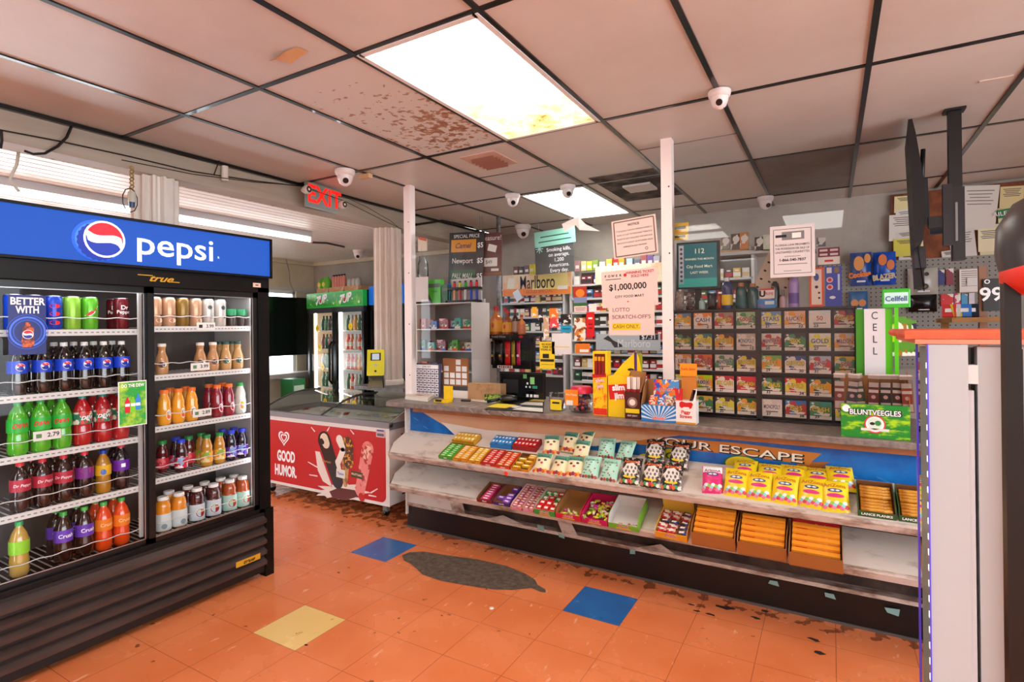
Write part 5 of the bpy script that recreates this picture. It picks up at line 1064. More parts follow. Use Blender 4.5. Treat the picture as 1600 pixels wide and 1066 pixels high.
boxthing('tablet_box', 'blue box with white script lettering lying on the ticket case', 'box', 1180, 1212, 468, 3.355, .03, M('#2f86c8', .35), z0=ZL, extra=lambda e, w, h, T: (e.rect(w*.45, h*.4, M('#d8e8f0', .4), T(w*.2, h*.6)), e.text('Rizla', .02, RJ, T(-w*.2, h*.3))))
boxthing('match_box', 'white and red box with a big U stacked on the blue box', 'box', 1187, 1210, 451, 3.356, .03, M('#efe8e0', .4), z0=at(1187, 467, y=3.356).z, extra=lambda e, w, h, T: (e.text('U', h*.8, INK, T(-w*.32, h*.45), bold=.05), e.text('PRIME', h*.42, RJ, T(w*.12, h*.45), maxw=w*.6), e.rect(w, h*.16, RJ, T(0, h*.92))))
for i, (u, c, n) in enumerate(((1062, '#8a7a74', 'crinkled silver-brown'), (1078, '#4a3a36', 'dark brown'), (1112, '#241c1c', 'black'), (1124, '#c84a1c', 'narrow orange'))):
    p = at(u, 455+i*2, y=3.37); o = MB().grid(lambda a, b: ((a-.5)*(.05 if i < 3 else .022), -.02*math.sin(a*math.pi)*math.sin(b*math.pi)**.5+.003*math.sin(a*20+b*13), b*(.115-.01*i)), 8, 8, DM(c, '#c8b8b0' if i < 2 else c, 40, .5, .6, .25)).build('snack_packet', loc=(p.x, 3.37, ZL), solid=.004); tag(o, f'{n} packet standing at the left on top of the ticket case', 'packet')
boxthing('merchandise_box', 'tall orange-edged box with white face on the ticket case', 'box', 1264, 1287, 418, 3.345, .02, M('#e8541c', .4), z0=ZL, extra=lambda e, w, h, T: (e.rect(w*.7, h*.9, M('#f0dccc', .4), T(0, h*.5)), e.disc(.012, M('#3a5a9a', .4), T(0, h*.75, .0014), ry=.02), e.disc(.008, INK, T(0, h*.5, .0014)), e.rect(.01, .01, INK, T(.012, h*.35, .0014)), e.rect(.01, .01, INK, T(.012, h*.22, .0014))))
boxthing('merchandise_box', 'tall blue box with round pink emblems on the ticket case', 'box', 1289, 1315, 416, 3.345, .02, M('#1f3fae', .35), z0=ZL, extra=lambda e, w, h, T: (e.rect(w*.3, h*.14, M('#e8e0e0', .4), T(-w*.25, h*.9)), e.rect(w*.28, h*.14, M('#8a6a3c', .4), T(w*.2, h*.9)), [e.disc(.015, M('#e8c0c8', .4), T(-w*.22, h*q, .001)) for q in (.66, .48)], [e.disc(.009, RJ, T(-w*.22, h*q, .0016)) for q in (.66, .48)], e.rect(w*.12, h*.4, M('#d8e0f0', .4), T(w*.32, h*.6)), e.disc(.014, PW_, T(-.005, h*.22), ry=.008)))
boxthing('tobacco_box', 'maroon and white small box hanging above the blue box', 'box', 1278, 1312, 387, 3.345, .03, M('#7a1c34', .4), z0=at(1290, 414, y=3.345).z+.001, extra=lambda e, w, h, T: (e.rect(w, h*.45, M('#ece4dc', .4), T(0, h*.23)), e.rect(w*.4, h*.12, RJ, T(0, h*.22, .0014)), [e.rect(w*.36, h*.12, M('#e8d0d4', .4), T(s*w*.24, q*h)) for s in (-1, 1) for q in (.6, .85)]))
p = at(1215, 430, y=3.42); m = MB(); m.rect(.19, .26, M('#cbb8a4', .6), FM((0, 0, 0), '-y') @ Matrix.Rotation(-.42, 4, 'Z'), d=-.003)
for i in range(4):
    for j in range(5): m.rect(.014, .010, INK, FM((0, -.004, 0), '-y') @ Matrix.Rotation(-.42, 4, 'Z') @ Matrix.Translation((-.07+.045*i, -.1+.05*j, .0)))
tag(m.build('ear_stud_card', loc=tuple(p)), 'tilted beige card dotted with black studs behind the white law notice', 'display card')
# monitor with prize message, picture behind
p0, p1 = at(1060, 383, y=3.75), at(1120, 447, y=3.75); t = thing('prize_monitor', 'teal customer monitor reading 112 behind the plexiglass', 'monitor', ((p0.x+p1.x)/2, 3.75, p1.z), R(6)); w_, h = (p1.x-p0.x), p0.z-p1.z
MB().box(-w_/2-.01, w_/2+.02, .004, .03, -.012, h+.012, BLK).build('bezel', t, bevel=.003); MB().box(-.02, .02, .03, .05, -(p1.z-ZT), h*.4, BLACK).box(-.08, .08, -.02, .1, -(p1.z-ZT), -(p1.z-ZT)+.01, BLACK).build('monitor_stand', t)
m = MB(); T = FM((0, .003, 0), '-y'); m.add([(-w_/2, 0, 0), (w_/2, 0, 0), (w_/2, h, 0), (-w_/2, h, 0)], [(0, 1, 2, 3)], M('#1f6a72', .3, e=.35), T=T); T = T @ Matrix.Translation((0, 0, .0006)); m.rect(w_, h*.2, M('#22a090', .3, e=.35), T, cy=h*.1); m.rect(w_*.13, h*.9, M('#b8b8c0', .3, e=.3), T, cx=-w_*.42, cy=h*.52)
for i in range(8): m.disc(.009, M('#4a4a54', .3), T @ Matrix.Translation((0, 0, .0005)), cx=-w_*.42, cy=h*(.15+.105*i), n=10)
for s, sz, y_ in (('112', .045, .82), ('WINNERS THIS MONTH', .018, .64), ('City Food Mart', .026, .47), ('LAST WEEK', .022, .33)): m.text(s, sz, M('#e8f0d8', .3, e=.4), T @ Matrix.Translation((0, 0, .0005)), cx=.012, cy=h*y_, bold=.01, maxw=w_*.75)
m.build('screen_display', t)
p0, p1 = at(1122, 392, y=5.66), at(1170, 432, y=5.66); t = thing('framed_picture', 'orange-toned framed picture behind the teal monitor', 'picture', ((p0.x+p1.x)/2, 5.695, (p0.z+p1.z)/2)); w_, h = p1.x-p0.x, p0.z-p1.z
MB().rect(w_+.04, h+.05, M('#c8c0b8', .4), FM((0, 0, 0), '-y'), d=.02).build('frame', t); MB().rect(w_, h, DM('#e8a070', '#f0c8a0', 6, .4, .6, .4), FM((0, -.002, 0), '-y')).build('print', t)

# ================================================ NOTICES ON THE PLEXIGLASS
def notice(name, lab, cat, u0, u1, v0, v1, y, base, draw=None, tilt=0, d=.001, hang=0):
    a, b = at(u0, v0, y=y), at(u1, v1, y=y); w_, h = b.x-a.x, a.z-b.z; t = MB(); T = FM((0, 0, 0), '-y') @ Matrix.Rotation(tilt, 4, 'Z')
    t.rect(w_, h, base, T, d=d)
    if draw: draw(t, w_, h, T @ Matrix.Translation((0, 0, .0006)))
    if hang:
        zc_ = (a.z+b.z)/2
        for s in (-1, 1): t.tube([(s*w_*.4, .002, h/2-.01), (s*w_*.4, .002, ZC-.006-zc_)], .0015, GREY, 4)
    o = t.build(name, loc=((a.x+b.x)/2, y, (a.z+b.z)/2)); return tag(o, lab, cat)
YG = 3.318
PK2 = M('#dfc9c0', .6)
def lines(t, T, w, ys, frac, hh=.006, c=INK): 
    for y_, f in zip(ys, frac): t.rect(w*f, hh, c, T, cy=y_)
def n1(t, w, h, T):
    FRM = M('#6a4a40', .5)
    for s in (-1, 1): t.rect(.007, h*.9, FRM, T, cx=s*w*.45); t.rect(w*.9, .007, FRM, T, cy=s*h*.45)
    t.text('NOTICE', .020, INK, T, cy=h*.34, bold=.02)
    for k, s in enumerate(('IT IS ILLEGAL FOR ANY PERSON UNDER 21', 'YEARS OF AGE TO PURCHASE TOBACCO', 'PROOF OF AGE IS REQUIRED FOR PURCHASE', 'PRODUCTS CANNOT BE RETURNED ONCE', 'OPENED IN ANY MANNER')): t.text(s, .0125, INK, T, cy=h*(.2-.105*k), maxw=w*.8)
    t.ring(.006, .009, INK, T, cx=w*.25, cy=-h*.33)
notice('framed_notice', 'white framed notice at the top of the screen left of the middle post', 'notice', 957, 1027, 344, 398, YG, PK2, n1, .07)
def n2(t, w, h, T):
    for i, c in enumerate('POWER'): t.text(c, .020, INK, T, cx=-w*.42+i*.0245, cy=h*.36, bold=.03)
    t.disc(.010, RJ, T, cx=-w*.42+.128, cy=h*.36); t.rect(.1, .004, INK, T, cx=-w*.28, cy=h*.27)
    t.text('WINNING TICKET\nSOLD HERE', .022, M('#c0243c', .5), T, cx=w*.2, cy=h*.36, bold=.02, maxw=w*.5)
    t.text('$1,000,000', .054, INK, T, cx=-.01, cy=h*.04, bold=.02); t.text('CITY FOOD MART', .021, INK, T, cx=.0, cy=-h*.22, bold=.01, sp=1.1); t.disc(.006, M('#e8502c', .5), T, cx=-.01, cy=-h*.36, ry=.004)
notice('lottery_notice', 'white notice reading $1,000,000 winning ticket sold here', 'notice', 940, 1028, 424, 478, YG, PK2, n2, .03)
def n3(t, w, h, T):
    RD2 = M('#8a2a44', .5)
    t.text('LOTTO', .034, RD2, T, cx=-w*.22, cy=h*.28); t.text("SCRATCH-OFF'S", .034, RD2, T, cx=0, cy=.012, maxw=w*.84)
    t.rect(w*.62, .042, M('#f0c81c', .5), T, cx=-w*.11, cy=-.047); t.text('CASH ONLY.', .034, M('#7a5a14', .5), T @ Matrix.Translation((0, 0, .0005)), cx=-w*.11, cy=-.047, maxw=w*.58)
notice('cash_only_notice', 'white scratch-off sheet with highlighted cash only line', 'notice', 951, 1023, 474, 524, 3.314, PK2, n3, .0)
def n4(t, w, h, T):
    for s in (-1, 1): t.rect(.0025, h*.86, INK, T, cx=s*w*.42, cy=.0); t.rect(w*.84, .0025, INK, T, cy=s*h*.43)
    t.rect(w*.5, h*.16, GREY, T, cx=w*.02, cy=h*.3); t.rect(w*.2, h*.1, PAPER, T @ Matrix.Translation((0, 0, .0004)), cx=w*.1, cy=h*.3); t.rect(w*.25, h*.05, INK, T @ Matrix.Translation((0, 0, .0004)), cx=-w*.25, cy=h*.3)
    for k, s in enumerate(('FLORIDA LAW PROHIBITS', 'THE POSSESSION OR SALE OF', 'UNSTAMPED CIGARETTES')): t.text(s, .016, INK, T, cy=h*(.12-.07*k), maxw=w*.76)
    t.rect(w*.36, .003, GREY, T, cy=-h*.1); t.text('1-866-540-7837', .020, INK, T, cy=-h*.17, bold=.02, maxw=w*.6); t.rect(w*.66, .004, GREY, T, cy=-h*.25); t.rect(w*.4, .003, GREY, T, cy=-h*.38)
notice('law_notice', 'white bordered Florida law notice on the right plexiglass panel', 'notice', 1203, 1274, 355, 431, YG, M('#d8ccc8', .6), n4, .0)
def n5(t, w, h, T):
    t.text('WE WON\'T\nTHINK OF\nYOUNG AS 21', .018, INK, T, cy=h*.30, bold=.03, maxw=w*.84); t.rect(w*.42, h*.16, INK, T, cx=-.01, cy=-.005); t.rect(w*.9, h*.09, INK, T, cy=-h*.19); t.rect(w*.8, .003, M('#8a6a10', .5), T, cy=-h*.34)
notice('age_notice', 'narrow bright yellow age notice hanging on the left screen', 'notice', 843, 867, 534, 577, YG, M('#ecd01c', .5), n5)
notice('red_tag', 'long narrow red tag hanging left of the cash only sheet', 'tag', 916, 929, 488, 526, YG, M('#d0141c', .4), lambda t, w, h, T: (t.rect(w*.5, h*.07, PAPER, T, cy=h*.25), t.rect(w*.5, h*.06, M('#7a1010', .5), T), t.rect(w*.5, h*.06, M('#7a1010', .5), T, cy=-h*.15)))
notice('red_tag_clip', 'white clip holding the long narrow red tag', 'clip', 920, 932, 475, 487, YG, PAPER)
notice('flyer', 'small flyer picturing an orange mound on a red and blue ground', 'flyer', 896, 917, 448, 478, YG, M('#a8301c', .4), lambda t, w, h, T: (t.rect(w, h*.3, M('#7a8ab0', .4), T, cy=-h*.2), t.rect(w, h*.16, M('#2f6a2c', .4), T @ Matrix.Translation((0, 0, .0004)), cy=-h*.42), t.disc(w*.34, M('#e8842c', .4), T, cy=h*.15, ry=h*.2)))
notice('price_strip', 'pale pink price strip under the orange mound flyer', 'label', 897, 917, 479, 487, YG, M('#e8c8c0', .5), lambda t, w, h, T: lines(t, T, w, (.006, -.006), (.8, .7), .003))
notice('snack_flyer', 'hanging strip picturing snacks in brown and orange, left of the red tag', 'flyer', 897, 915, 497, 533, YG, PR(['#e8e0d4', '#c87a3c', '#8a4a24', '#e8a03c', '#ece6de'], 42))
notice('orange_flyer', 'orange and white tag below the snack strip', 'flyer', 899, 922, 537, 552, YG, M('#d8741c', .4), lambda t, w, h, T: t.rect(w*.6, h*.3, PAPER, T, cx=.01, cy=-h*.25))
notice('white_flyer', 'crumpled white sheet hanging in the middle of the left screen', 'flyer', 862, 893, 521, 554, YG, M('#dcdcdc', .5), lambda t, w, h, T: t.rect(w*.8, .006, M('#e8c84a', .5), T, cy=-h*.15))
notice('blue_tag', 'small turquoise tag above the crumpled white sheet', 'tag', 876, 893, 509, 519, YG, M('#1c9ac0', .4), lambda t, w, h, T: t.rect(w*.7, .006, M('#0f4a6a', .5), T))
for i, (u0, u1, v0, v1, c, n) in enumerate(((876, 892, 491, 506, '#1c1e26', 'black hanging packet with white faces'), (858, 872, 482, 497, '#f07a1c', 'orange hanging packet'), (859, 873, 497, 512, '#d8484c', 'salmon hanging packet'), (849, 858, 495, 530, '#c8a888', 'long beige hanging strip of packets'), (831, 839, 480, 496, '#e8a81c', 'yellow hanging ribbon packet'), (841, 848, 482, 500, '#2a2226', 'small black hanging packet'))):
    notice('hanging_packet', n+' on the left screen', 'packet', u0, u1, v0, v1, YG+.001*(i % 2)-.003, PR([c, c, '#ece4da', c], 60))
m = MB(); sh = M('#dfe0e0', .4)
m.add([(0, 0, 0), (.12, -.01, .035), (.17, 0, -.02), (.27, -.005, -.075), (.13, -.012, -.055), (.10, -.004, -.02), (.02, -.01, -.055)], [(0, 6, 5, 1), (1, 5, 4, 2), (2, 4, 3)], sh); p = at(878, 350, y=YG)
tag(m.build('torn_plastic', loc=tuple(p)), 'torn white plastic sheet clinging to the top of the left screen', 'plastic sheet')
# ================================================ BEHIND THE COUNTER
# acrylic merchandise case, left
p0, p1 = at(651, 471, y=3.6), at(736, 476, y=3.6); cw_ = p1.x-p0.x; zt = (p0.z+p1.z)/2
t = thing('acrylic_case', 'clear acrylic shelf case of small merchandise behind the left post', 'display case', ((p0.x+p1.x)/2, 3.6, ZT)); H_ = zt-ZT; wsh = M('#e6e2e0', .3)
MB().box(-cw_/2-.02, -cw_/2, 0, .26, 0, H_, M('#efe2dc', .5)).build('side_panel', t); MB().box(cw_/2, cw_/2+.006, 0, .26, 0, H_, wsh).build('side_panel', t); MB().box(-cw_/2, cw_/2, .25, .26, 0, H_, M('#8d8986', .5)).build('back_panel', t)
zs = [H_, at(690, 514, y=3.6).z-ZT, at(690, 548, y=3.6).z-ZT, at(690, 580, y=3.6).z-ZT]
for z in zs: MB().box(-cw_/2, cw_/2, 0, .25, z-.008, z, wsh).build('shelf', t)
IT = [[('#c84a3c', .05), ('#d86a5a', .045), ('#3a6ac0', .05), ('#e8a0a0', .05), ('#9a3a4c', .045), ('#a8c8d8', .05), ('#4ab0a8', .05), ('#d8d4d0', .04), ('#2f9a6a', .05)], [('#5aa8a0', .04), ('#d03a4c', .02), ('#6ac0b8', .06), ('#e0a8b0', .055), ('#8a2a44', .04), ('#3a9a4c', .05), ('#4aa83c', .05), ('#7a6a5a', .06), ('#c8c4b0', .05)], [('#d8744c', .06), ('#3a3450', .07), ('#5a4a7a', .06), ('#e8e4e0', .05), ('#2a4a8a', .03), ('#1c3a6a', .03)]]
wn_ = ['top', 'middle', 'bottom']
for k, its in enumerate(IT):
    x = -cw_/2+.012
    for i, (c, w_) in enumerate(its):
        h = (.085 if k < 2 else .07)*(1-.12*(i % 3)); h = min(h, zs[k]-zs[k+1]-.02)
        tt = MB(); tt.box(0, w_*1.15, 0, .03, 0, h, M(c, .35)); T = FM((w_*.57, -.0006, h*.5), '-y')
        tt.disc(w_*.32, PR([c, '#4a2a24', '#ece0d4', '#6a9a4a'], 90), T, ry=h*.3); tt.rect(w_*1.1, h*.22, M(['#c8242c', '#2a5ac0', '#ece4dc', '#e85a1c'][(i+k) % 4], .4), T, cy=-h*.38)
        tag(tt.build('vape_box', loc=(t.location.x+x, 3.63+.03*(i % 2), ZT+zs[k+1]+.001)), f'small printed box on the {wn_[k]} tier of the acrylic case, {OR[i+1]} from the left', 'box', 'boxes in the acrylic case'); x += w_*1.15+.004
        if x > cw_/2-.07: break
# on top: white panel, green boxes, lighter stands
notice('partition_board', 'white upright board on top of the acrylic case next to the post', 'panel', 643, 669, 434, 471, 3.62, M('#efe4e0', .5), None, 0, .004)
for u0, u1, v0, lab, c in ((669, 688, 437, 'bright green box with slanted dark grey front on the acrylic case', '#4cc82c'), (690, 699, 445, 'dark green box behind the bright green one', '#1d5a2c')):
    boxthing('green_box', lab, 'box', u0, u1, v0, 3.66, .05, M(c, .35), z0=zt, extra=lambda e, w, h, T: (e.rect(w, h*.16, M('#5a6462', .4), T(0, h*.75)), e.add([(-w/2, h*.45, 0), (-w*.1, 0, 0), (-w/2, 0, 0)], [(0, 1, 2)], M('#2c2a30', .4), T=T(0, 0)), e.text('OOZE', .022, M('#14301c', .4), T(.0, h*.5), maxw=w*.8)))
for lv, (z, cols) in enumerate((((at(710, 472, y=3.66).z), ['#1c9ac8', '#e8b08a', '#d83a44', '#e4dcdc', '#2a4ad0', '#3a4ac0']), (at(710, 452, y=3.66).z, ['#1c6ad8', '#e8341c', '#d8e01c', '#2ab83a', '#e01c4c', '#e82a3a']))):
    a, b = at(696, 460, y=3.66), at(744, 460, y=3.66)
    tag(MB().box(a.x, b.x, 3.66, 3.75, z-.004, z+.014, BLACK).box(a.x, b.x, 3.735, 3.75, z, z+.09, M('#dcd6d6', .4)).build('lighter_rack'), ['lower black rack of coloured lighters on the acrylic case', 'upper black rack of coloured lighters beneath the price poster'][lv], 'rack')
    for i, c in enumerate(cols):
        x = a.x+.016+(b.x-a.x-.03)*i/5; hh = .085 if lv == 0 else .04
        l = thing('lighter', f'{["cyan","peach","red","white","blue","violet"][i] if lv == 0 else ["blue","orange","yellow","green","crimson","scarlet"][i]} lighter in the {["lower", "upper"][lv]} rack on the acrylic case', 'lighter', (x, 3.69, z+.014), 0, 'lighters in the racks'); MB().cyl(.011, 0, hh, M(c, .2), n=12).build('lighter_body', l); MB().box(-.007, .007, -.006, .006, hh, hh+.014, BLACK).build('lighter_top', l)
# orange and white small hanging dispenser right of the post
p = at(660, 378, y=4.6); tag(MB().box(-.06, .06, 0, .01, -.10, .06, M('#f0d8c0', .5)).add([(-.06, -.001, .06), (.06, -.001, .06), (.055, -.001, .0), (-.05, -.001, .03)], [(0, 1, 2, 3)], M('#e0541c', .4)).tube([(0, .005, .05), (0, .005, ZC-p.z)], .0015, GREY, 4).build('hanging_card', loc=tuple(p)), 'small card with orange top hanging just right of the left post', 'card')
p = at(661, 418, y=4.6); tag(MB().lathe([(.05, 0), (.062, .05), (.06, .17), (.035, .23), (.04, .26)], glass('jug', '#f0f4f6', 1, 1.5), 16).tube([(0, -.02, .25), (0, -.02, .34)], .0015, GREY, 4).build('hanging_clear_jug', loc=(p.x, 4.6, p.z-.14)), 'clear hanging bag of jars under the orange-topped card', 'bag')
# price posters
def pp1(t, w, h, T):
    t.text('SPECIAL PRICE', .05, PW_, T, cy=h*.42, maxw=w*.8)
    for k, (c, s, tc2) in enumerate((('#f0a01c', 'Camel', '#3a2a6a'), ('#1c1a1c', 'Newport', '#f0ece8'), ('#1d5a34', 'PALL MALL', '#e8ece8'))):
        y_ = h*(.24-.29*k); t.rect(w*.72, h*.24, M(c, .4), T, cx=-w*.08, cy=y_); t.text(s, .075, M(tc2, .4), T @ Matrix.Translation((0, 0, .0006)), cx=-w*.1, cy=y_, shear=.3 if k != 1 else 0, bold=.01, maxw=w*.6); t.text('$5', .07, PW_, T, cx=w*.4, cy=y_, bold=.02)
notice('price_poster', 'dark hanging poster with three cigarette prices, left of the maroon one', 'poster', 701, 756, 366, 443, 4.6, M('#2a2629', .35), pp1, -.05, .006, 1)
notice('pleasure_poster', 'maroon hanging poster with two white price cards', 'poster', 750, 784, 366, 430, 4.62, M('#5c2724', .4), lambda t, w, h, T: (t.text('Pleasure!', .07, M('#e8d8cc', .4), T, cy=h*.38, maxw=w*.95), t.rect(w*.4, h*.16, PAPER, T @ Matrix.Rotation(-.25, 4, 'Z'), cy=h*.15), t.rect(w*.62, h*.2, PAPER, T, cy=-h*.18), t.text('$49', .05, INK, T @ Matrix.Translation((0, 0, .0006)), cy=-h*.18, cx=-.02), t.rect(w*.36, h*.06, PAPER, T, cx=w*.2, cy=-h*.36), t.rect(w, h*.08, M('#8a5a34', .5), T, cy=-h*.46)), -.03, .006, 1)
tag(MB().tube([(at(779, 362, y=4.75).x, 4.75, ZC), tuple(at(779, 362, y=4.75)), tuple(at(779, 480, y=4.75)), tuple(at(779, 560, y=4.75)), (at(779, 560, y=4.75).x, 4.75, 0)], .022, DM('#8d8a88', '#4a4644', 8, .4, .6, .4), 10).build('support_pipe'), 'grey vertical pipe beside the maroon poster', 'pipe')
for u0, u1, v0, v1, y, n in ((736, 758, 468, 531, 4.03, 'white wall board above the liquor shelf'), (736, 764, 532, 770, 4.03, 'white wall board below the liquor shelf')): notice('white_board', n, 'board', u0, u1, v0, v1, y, M('#dcdcdc', .5), None, 0, .01)
# liquor shelf
p0, p1 = at(735, 523, y=3.9), at(826, 526, y=3.9); z = p0.z
t = thing('liquor_shelf', 'black narrow shelf of small liquor bottles', 'shelf', ((p0.x+p1.x)/2, 3.9, z)); hw_ = (p1.x-p0.x)/2
MB().box(-hw_, hw_, 0, .12, -.035, 0, BLACK).build('shelf_board', t); MB().box(hw_*-.45, hw_*.85, .10, .115, -.29, -.035, BLACK).build('packet_board', t); MB().box(hw_-.03, hw_, .09, .12, -z, -.035, BLACK).box(-hw_, -hw_+.03, .09, .12, -z, -.035, BLACK).build('support_leg', t); MB().text('Fireball Whisky', .022, M('#d8c8b8', .4), FM((0, -.001, -.018), '-y')).disc(.016, RJ, FM((-hw_*.85, -.0006, -.018), '-y')).disc(.02, RJ, FM((hw_*.75, -.0006, -.018), '-y'), ry=.012).build('shelf_print', t)
def liq(u, vt, w_px, c, cap, lab, dsc, y=3.95, art=True):
    p = at(u, vt, y=y); r = (at(u+w_px/2, vt, y=y).x-at(u-w_px/2, vt, y=y).x)/2; h = p.z-z
    b = thing('liquor_bottle', dsc, 'bottle', (p.x, y, z+.0005), 0, 'bottles on the liquor shelf')
    MB().lathe([(r*.95, 0), (r, .008), (r, h*.52), (r*.8, h*.64), (r*.3, h*.74), (r*.28, h*.88)], M(c, .08, coat=1), 18).build('bottle_body', b); MB().lathe([(r*.38, h*.86), (r*.38, h)], M(cap, .3), 12).build('cap', b)
    if lab: m = MB(); m.lathe([(r*1.02, h*.1), (r*1.02, h*.5)], M(lab, .4), 18, cap=False); 
    if lab and art: m.add([((r*1.03)*math.sin(x/r), q, (r*1.03)*math.cos(x/r)) for x, q in ((-.01, .0), (.0, -h*.1), (.012, .0), (.006, h*.12), (-.004, h*.1))], [(0, 1, 2, 3, 4)], M('#c8241c', .4), T=FM((0, 0, h*.3), '-y'))
    if lab: m.build('label', b)
liq(775, 479, 17, '#c0641c', '#c81c2c', '#e8a42c', 'largest amber whisky bottle with orange label and red cap')
liq(792, 485, 14, '#8a4416', '#c81c2c', '#e8a42c', 'smaller amber whisky bottle with orange label, in front of the others', 3.93)
liq(789, 481, 9, '#3f8ac0', '#c81c2c', '#d8401c', 'blue-necked bottle between the two amber whisky bottles', 4.0, False)
liq(805, 482, 9, '#3a140c', '#b81c2c', '#b89a8a', 'slim dark brown bottle with red cap', 3.95, False)
liq(815, 492, 11, '#e08a4c', '#c81c2c', '#d87a4c', 'pale orange bottle with red cap at the right of the liquor shelf', 3.96, False)
liq(744, 493, 9, '#b8bcc0', '#a8acb0', '#c8ccd0', 'clear bottle at the left end of the liquor shelf', 3.94, False)
liq(752, 504, 6, '#d8d4d0', '#ece8e4', '#3a2420', 'tiny pale bottle with dark label beside the clear one', 3.93, False)
for u, c, n in ((758, '#b88a2c', 'gold'), (764, '#d8c83c', 'yellow')): boxthing('miniature_box', f'small {n} box left of the largest whisky bottle', 'box', u-3, u+3, 502, 3.93, .03, M(c, .4), z0=z+.0005)
# hanging snack packets below
for i, (u, c, n) in enumerate(((757, '#c87a1c', 'gold'), (770, '#2a2220', 'black'), (782, '#1c1a1a', 'black and gold'), (793, '#e01c1c', 'bright red'), (802, '#a8901c', 'olive'), (810, '#d81c5c', 'pink'))):
    p = at(u, 552, y=3.98); w_ = .024 if i != 3 else .034; m = MB().grid(lambda a, b: ((a-.5)*w_*1.6, -.012*math.sin(a*math.pi)*math.sin(b*math.pi), -.10+b*.2), 6, 8, M(c, .25)); m.box(-.002, .002, 0, .02, .095, .105, GREY); m.disc(.011, M('#f0c84a' if i != 5 else '#f0e0e8', .4), FM((0, -.0135, -.02), '-y')); tag(m.build('hanging_packet', loc=tuple(p), solid=.003), f'{n} packet hanging under the liquor shelf, {OR[i+1]} from the left', 'packet')
notice('pipe_label', 'white strip with red dots below the hanging packets', 'label', 777, 801, 571, 576, 3.9, PAPER, lambda t, w, h, T: [t.disc(.008, RJ if i % 2 else INK, T, cx=-w*.35+i*w*.14, n=10) for i in range(6)])
# cigarette racks
def rack(x0, x1, zb, zt, y, n, cols, lab, side):
    t = thing('cigarette_rack', lab, 'shelf', ((x0+x1)/2, y, 0)); hw = (x1-x0)/2; wm = M('#c9c6c4', .4)
    for s in (-1, 1): MB().box(s*hw-.012, s*hw+.012, 0, .28, 0, zt, wm).build('side_post', t)
    MB().box(-hw, hw, .27, .28, 0, zt, M('#4a4644', .5)).build('back_panel', t)
    packs = []
    for k in range(n):
        z = zb+(zt-zb)*k/n; MB().box(-hw, hw, 0, .26, z-.02, z, wm).build('shelf', t)
        for i in range(cols):
            c = random.choice(['#b8242c', '#e8e4e0', '#1d6a3c', '#2a4a9a', '#d8b04a', '#ece8e4', '#3a3434', '#c8c0b8', '#7a2430', '#5a8ac0'])
            m = MB(); w_ = (x1-x0-.05)/cols*.86; m.box(-w_/2, w_/2, 0, .10, 0, .088*min(1, (zt-zb)/n/.13), M(c, .35)); hh = .088*min(1, (zt-zb)/n/.13)
            m.rect(w_, hh*.4, M(random.choice(['#e8e4e0', '#b8242c', '#2a2628', '#d8c08a']), .35), FM((0, -.0006, hh*.35), '-y')); m.rect(w_*.5, hh*.16, M('#f4f0e8', .35), FM((0, -.0008, hh*.75), '-y'))
            o = m.build('cigarette_pack', loc=((x0+x1)/2-hw+.025+(x1-x0-.05)*(i+.5)/cols, y+.02+.02*(i % 2), z+.001)); tag(o, f'cigarette pack on tier {["one", "two", "three", "four", "five", "six", "seven", "eight"][k]} counted up, {side} rack, {OR[i+1]} from the left', 'cigarettes', f'cigarette packs in the {side} rack')
    return t
rack(-3.22, -2.44, .95, 2.055, 5.3, 7, 11, 'grey steel cigarette rack under the sunset-coloured sign', 'left')
rack(-2.36, -1.30, .90, 2.05, 5.3, 8, 14, 'grey steel cigarette rack behind the lottery notices', 'middle')
rack(-1.24, -.60, 1.5, 2.1, 5.35, 3, 8, 'grey steel shelf behind the teal monitor', 'right')
def marl(t, w, h, T): 
    t.rect(w*.98, h*.32, M('#e8842c', .5), T, cy=-h*.33); t.rect(w*.5, h*.7, M('#f0dc8a', .5), T @ Matrix.Translation((0, 0, .0003)), cx=w*.2, cy=h*.1); t.text('Marlboro', .20, M('#2a1c14', .4), T @ Matrix.Translation((0, 0, .0006)), cx=w*.02, cy=h*.08, wx=.62, bold=.01, maxw=w*.5)
    t.text('GOLD SPECIAL', .05, M('#c84a1c', .4), T @ Matrix.Translation((0, 0, .0008)), cx=w*.05, cy=-h*.33); t.rect(w*.1, h*.5, M('#e8dcc8', .4), T @ Matrix.Translation((0, 0, .0006)) @ Matrix.Rotation(-.15, 4, 'Z'), cx=-w*.37, cy=-h*.1); t.rect(w*.1, h*.5, M('#d8e0ec', .4), T @ Matrix.Translation((0, 0, .0006)) @ Matrix.Rotation(.5, 4, 'Z'), cx=-w*.3, cy=h*.05); t.rect(w*.14, h*.16, PAPER, T @ Matrix.Translation((0, 0, .0008)), cx=w*.38, cy=-h*.2)
notice('cigarette_sign', 'long sunset-coloured cigarette sign above the left rack', 'sign', 785, 893, 431, 459, 5.28, DM('#ecd8b8', '#e89a5a', 3, .4, .65, .4), marl, 0, .02)
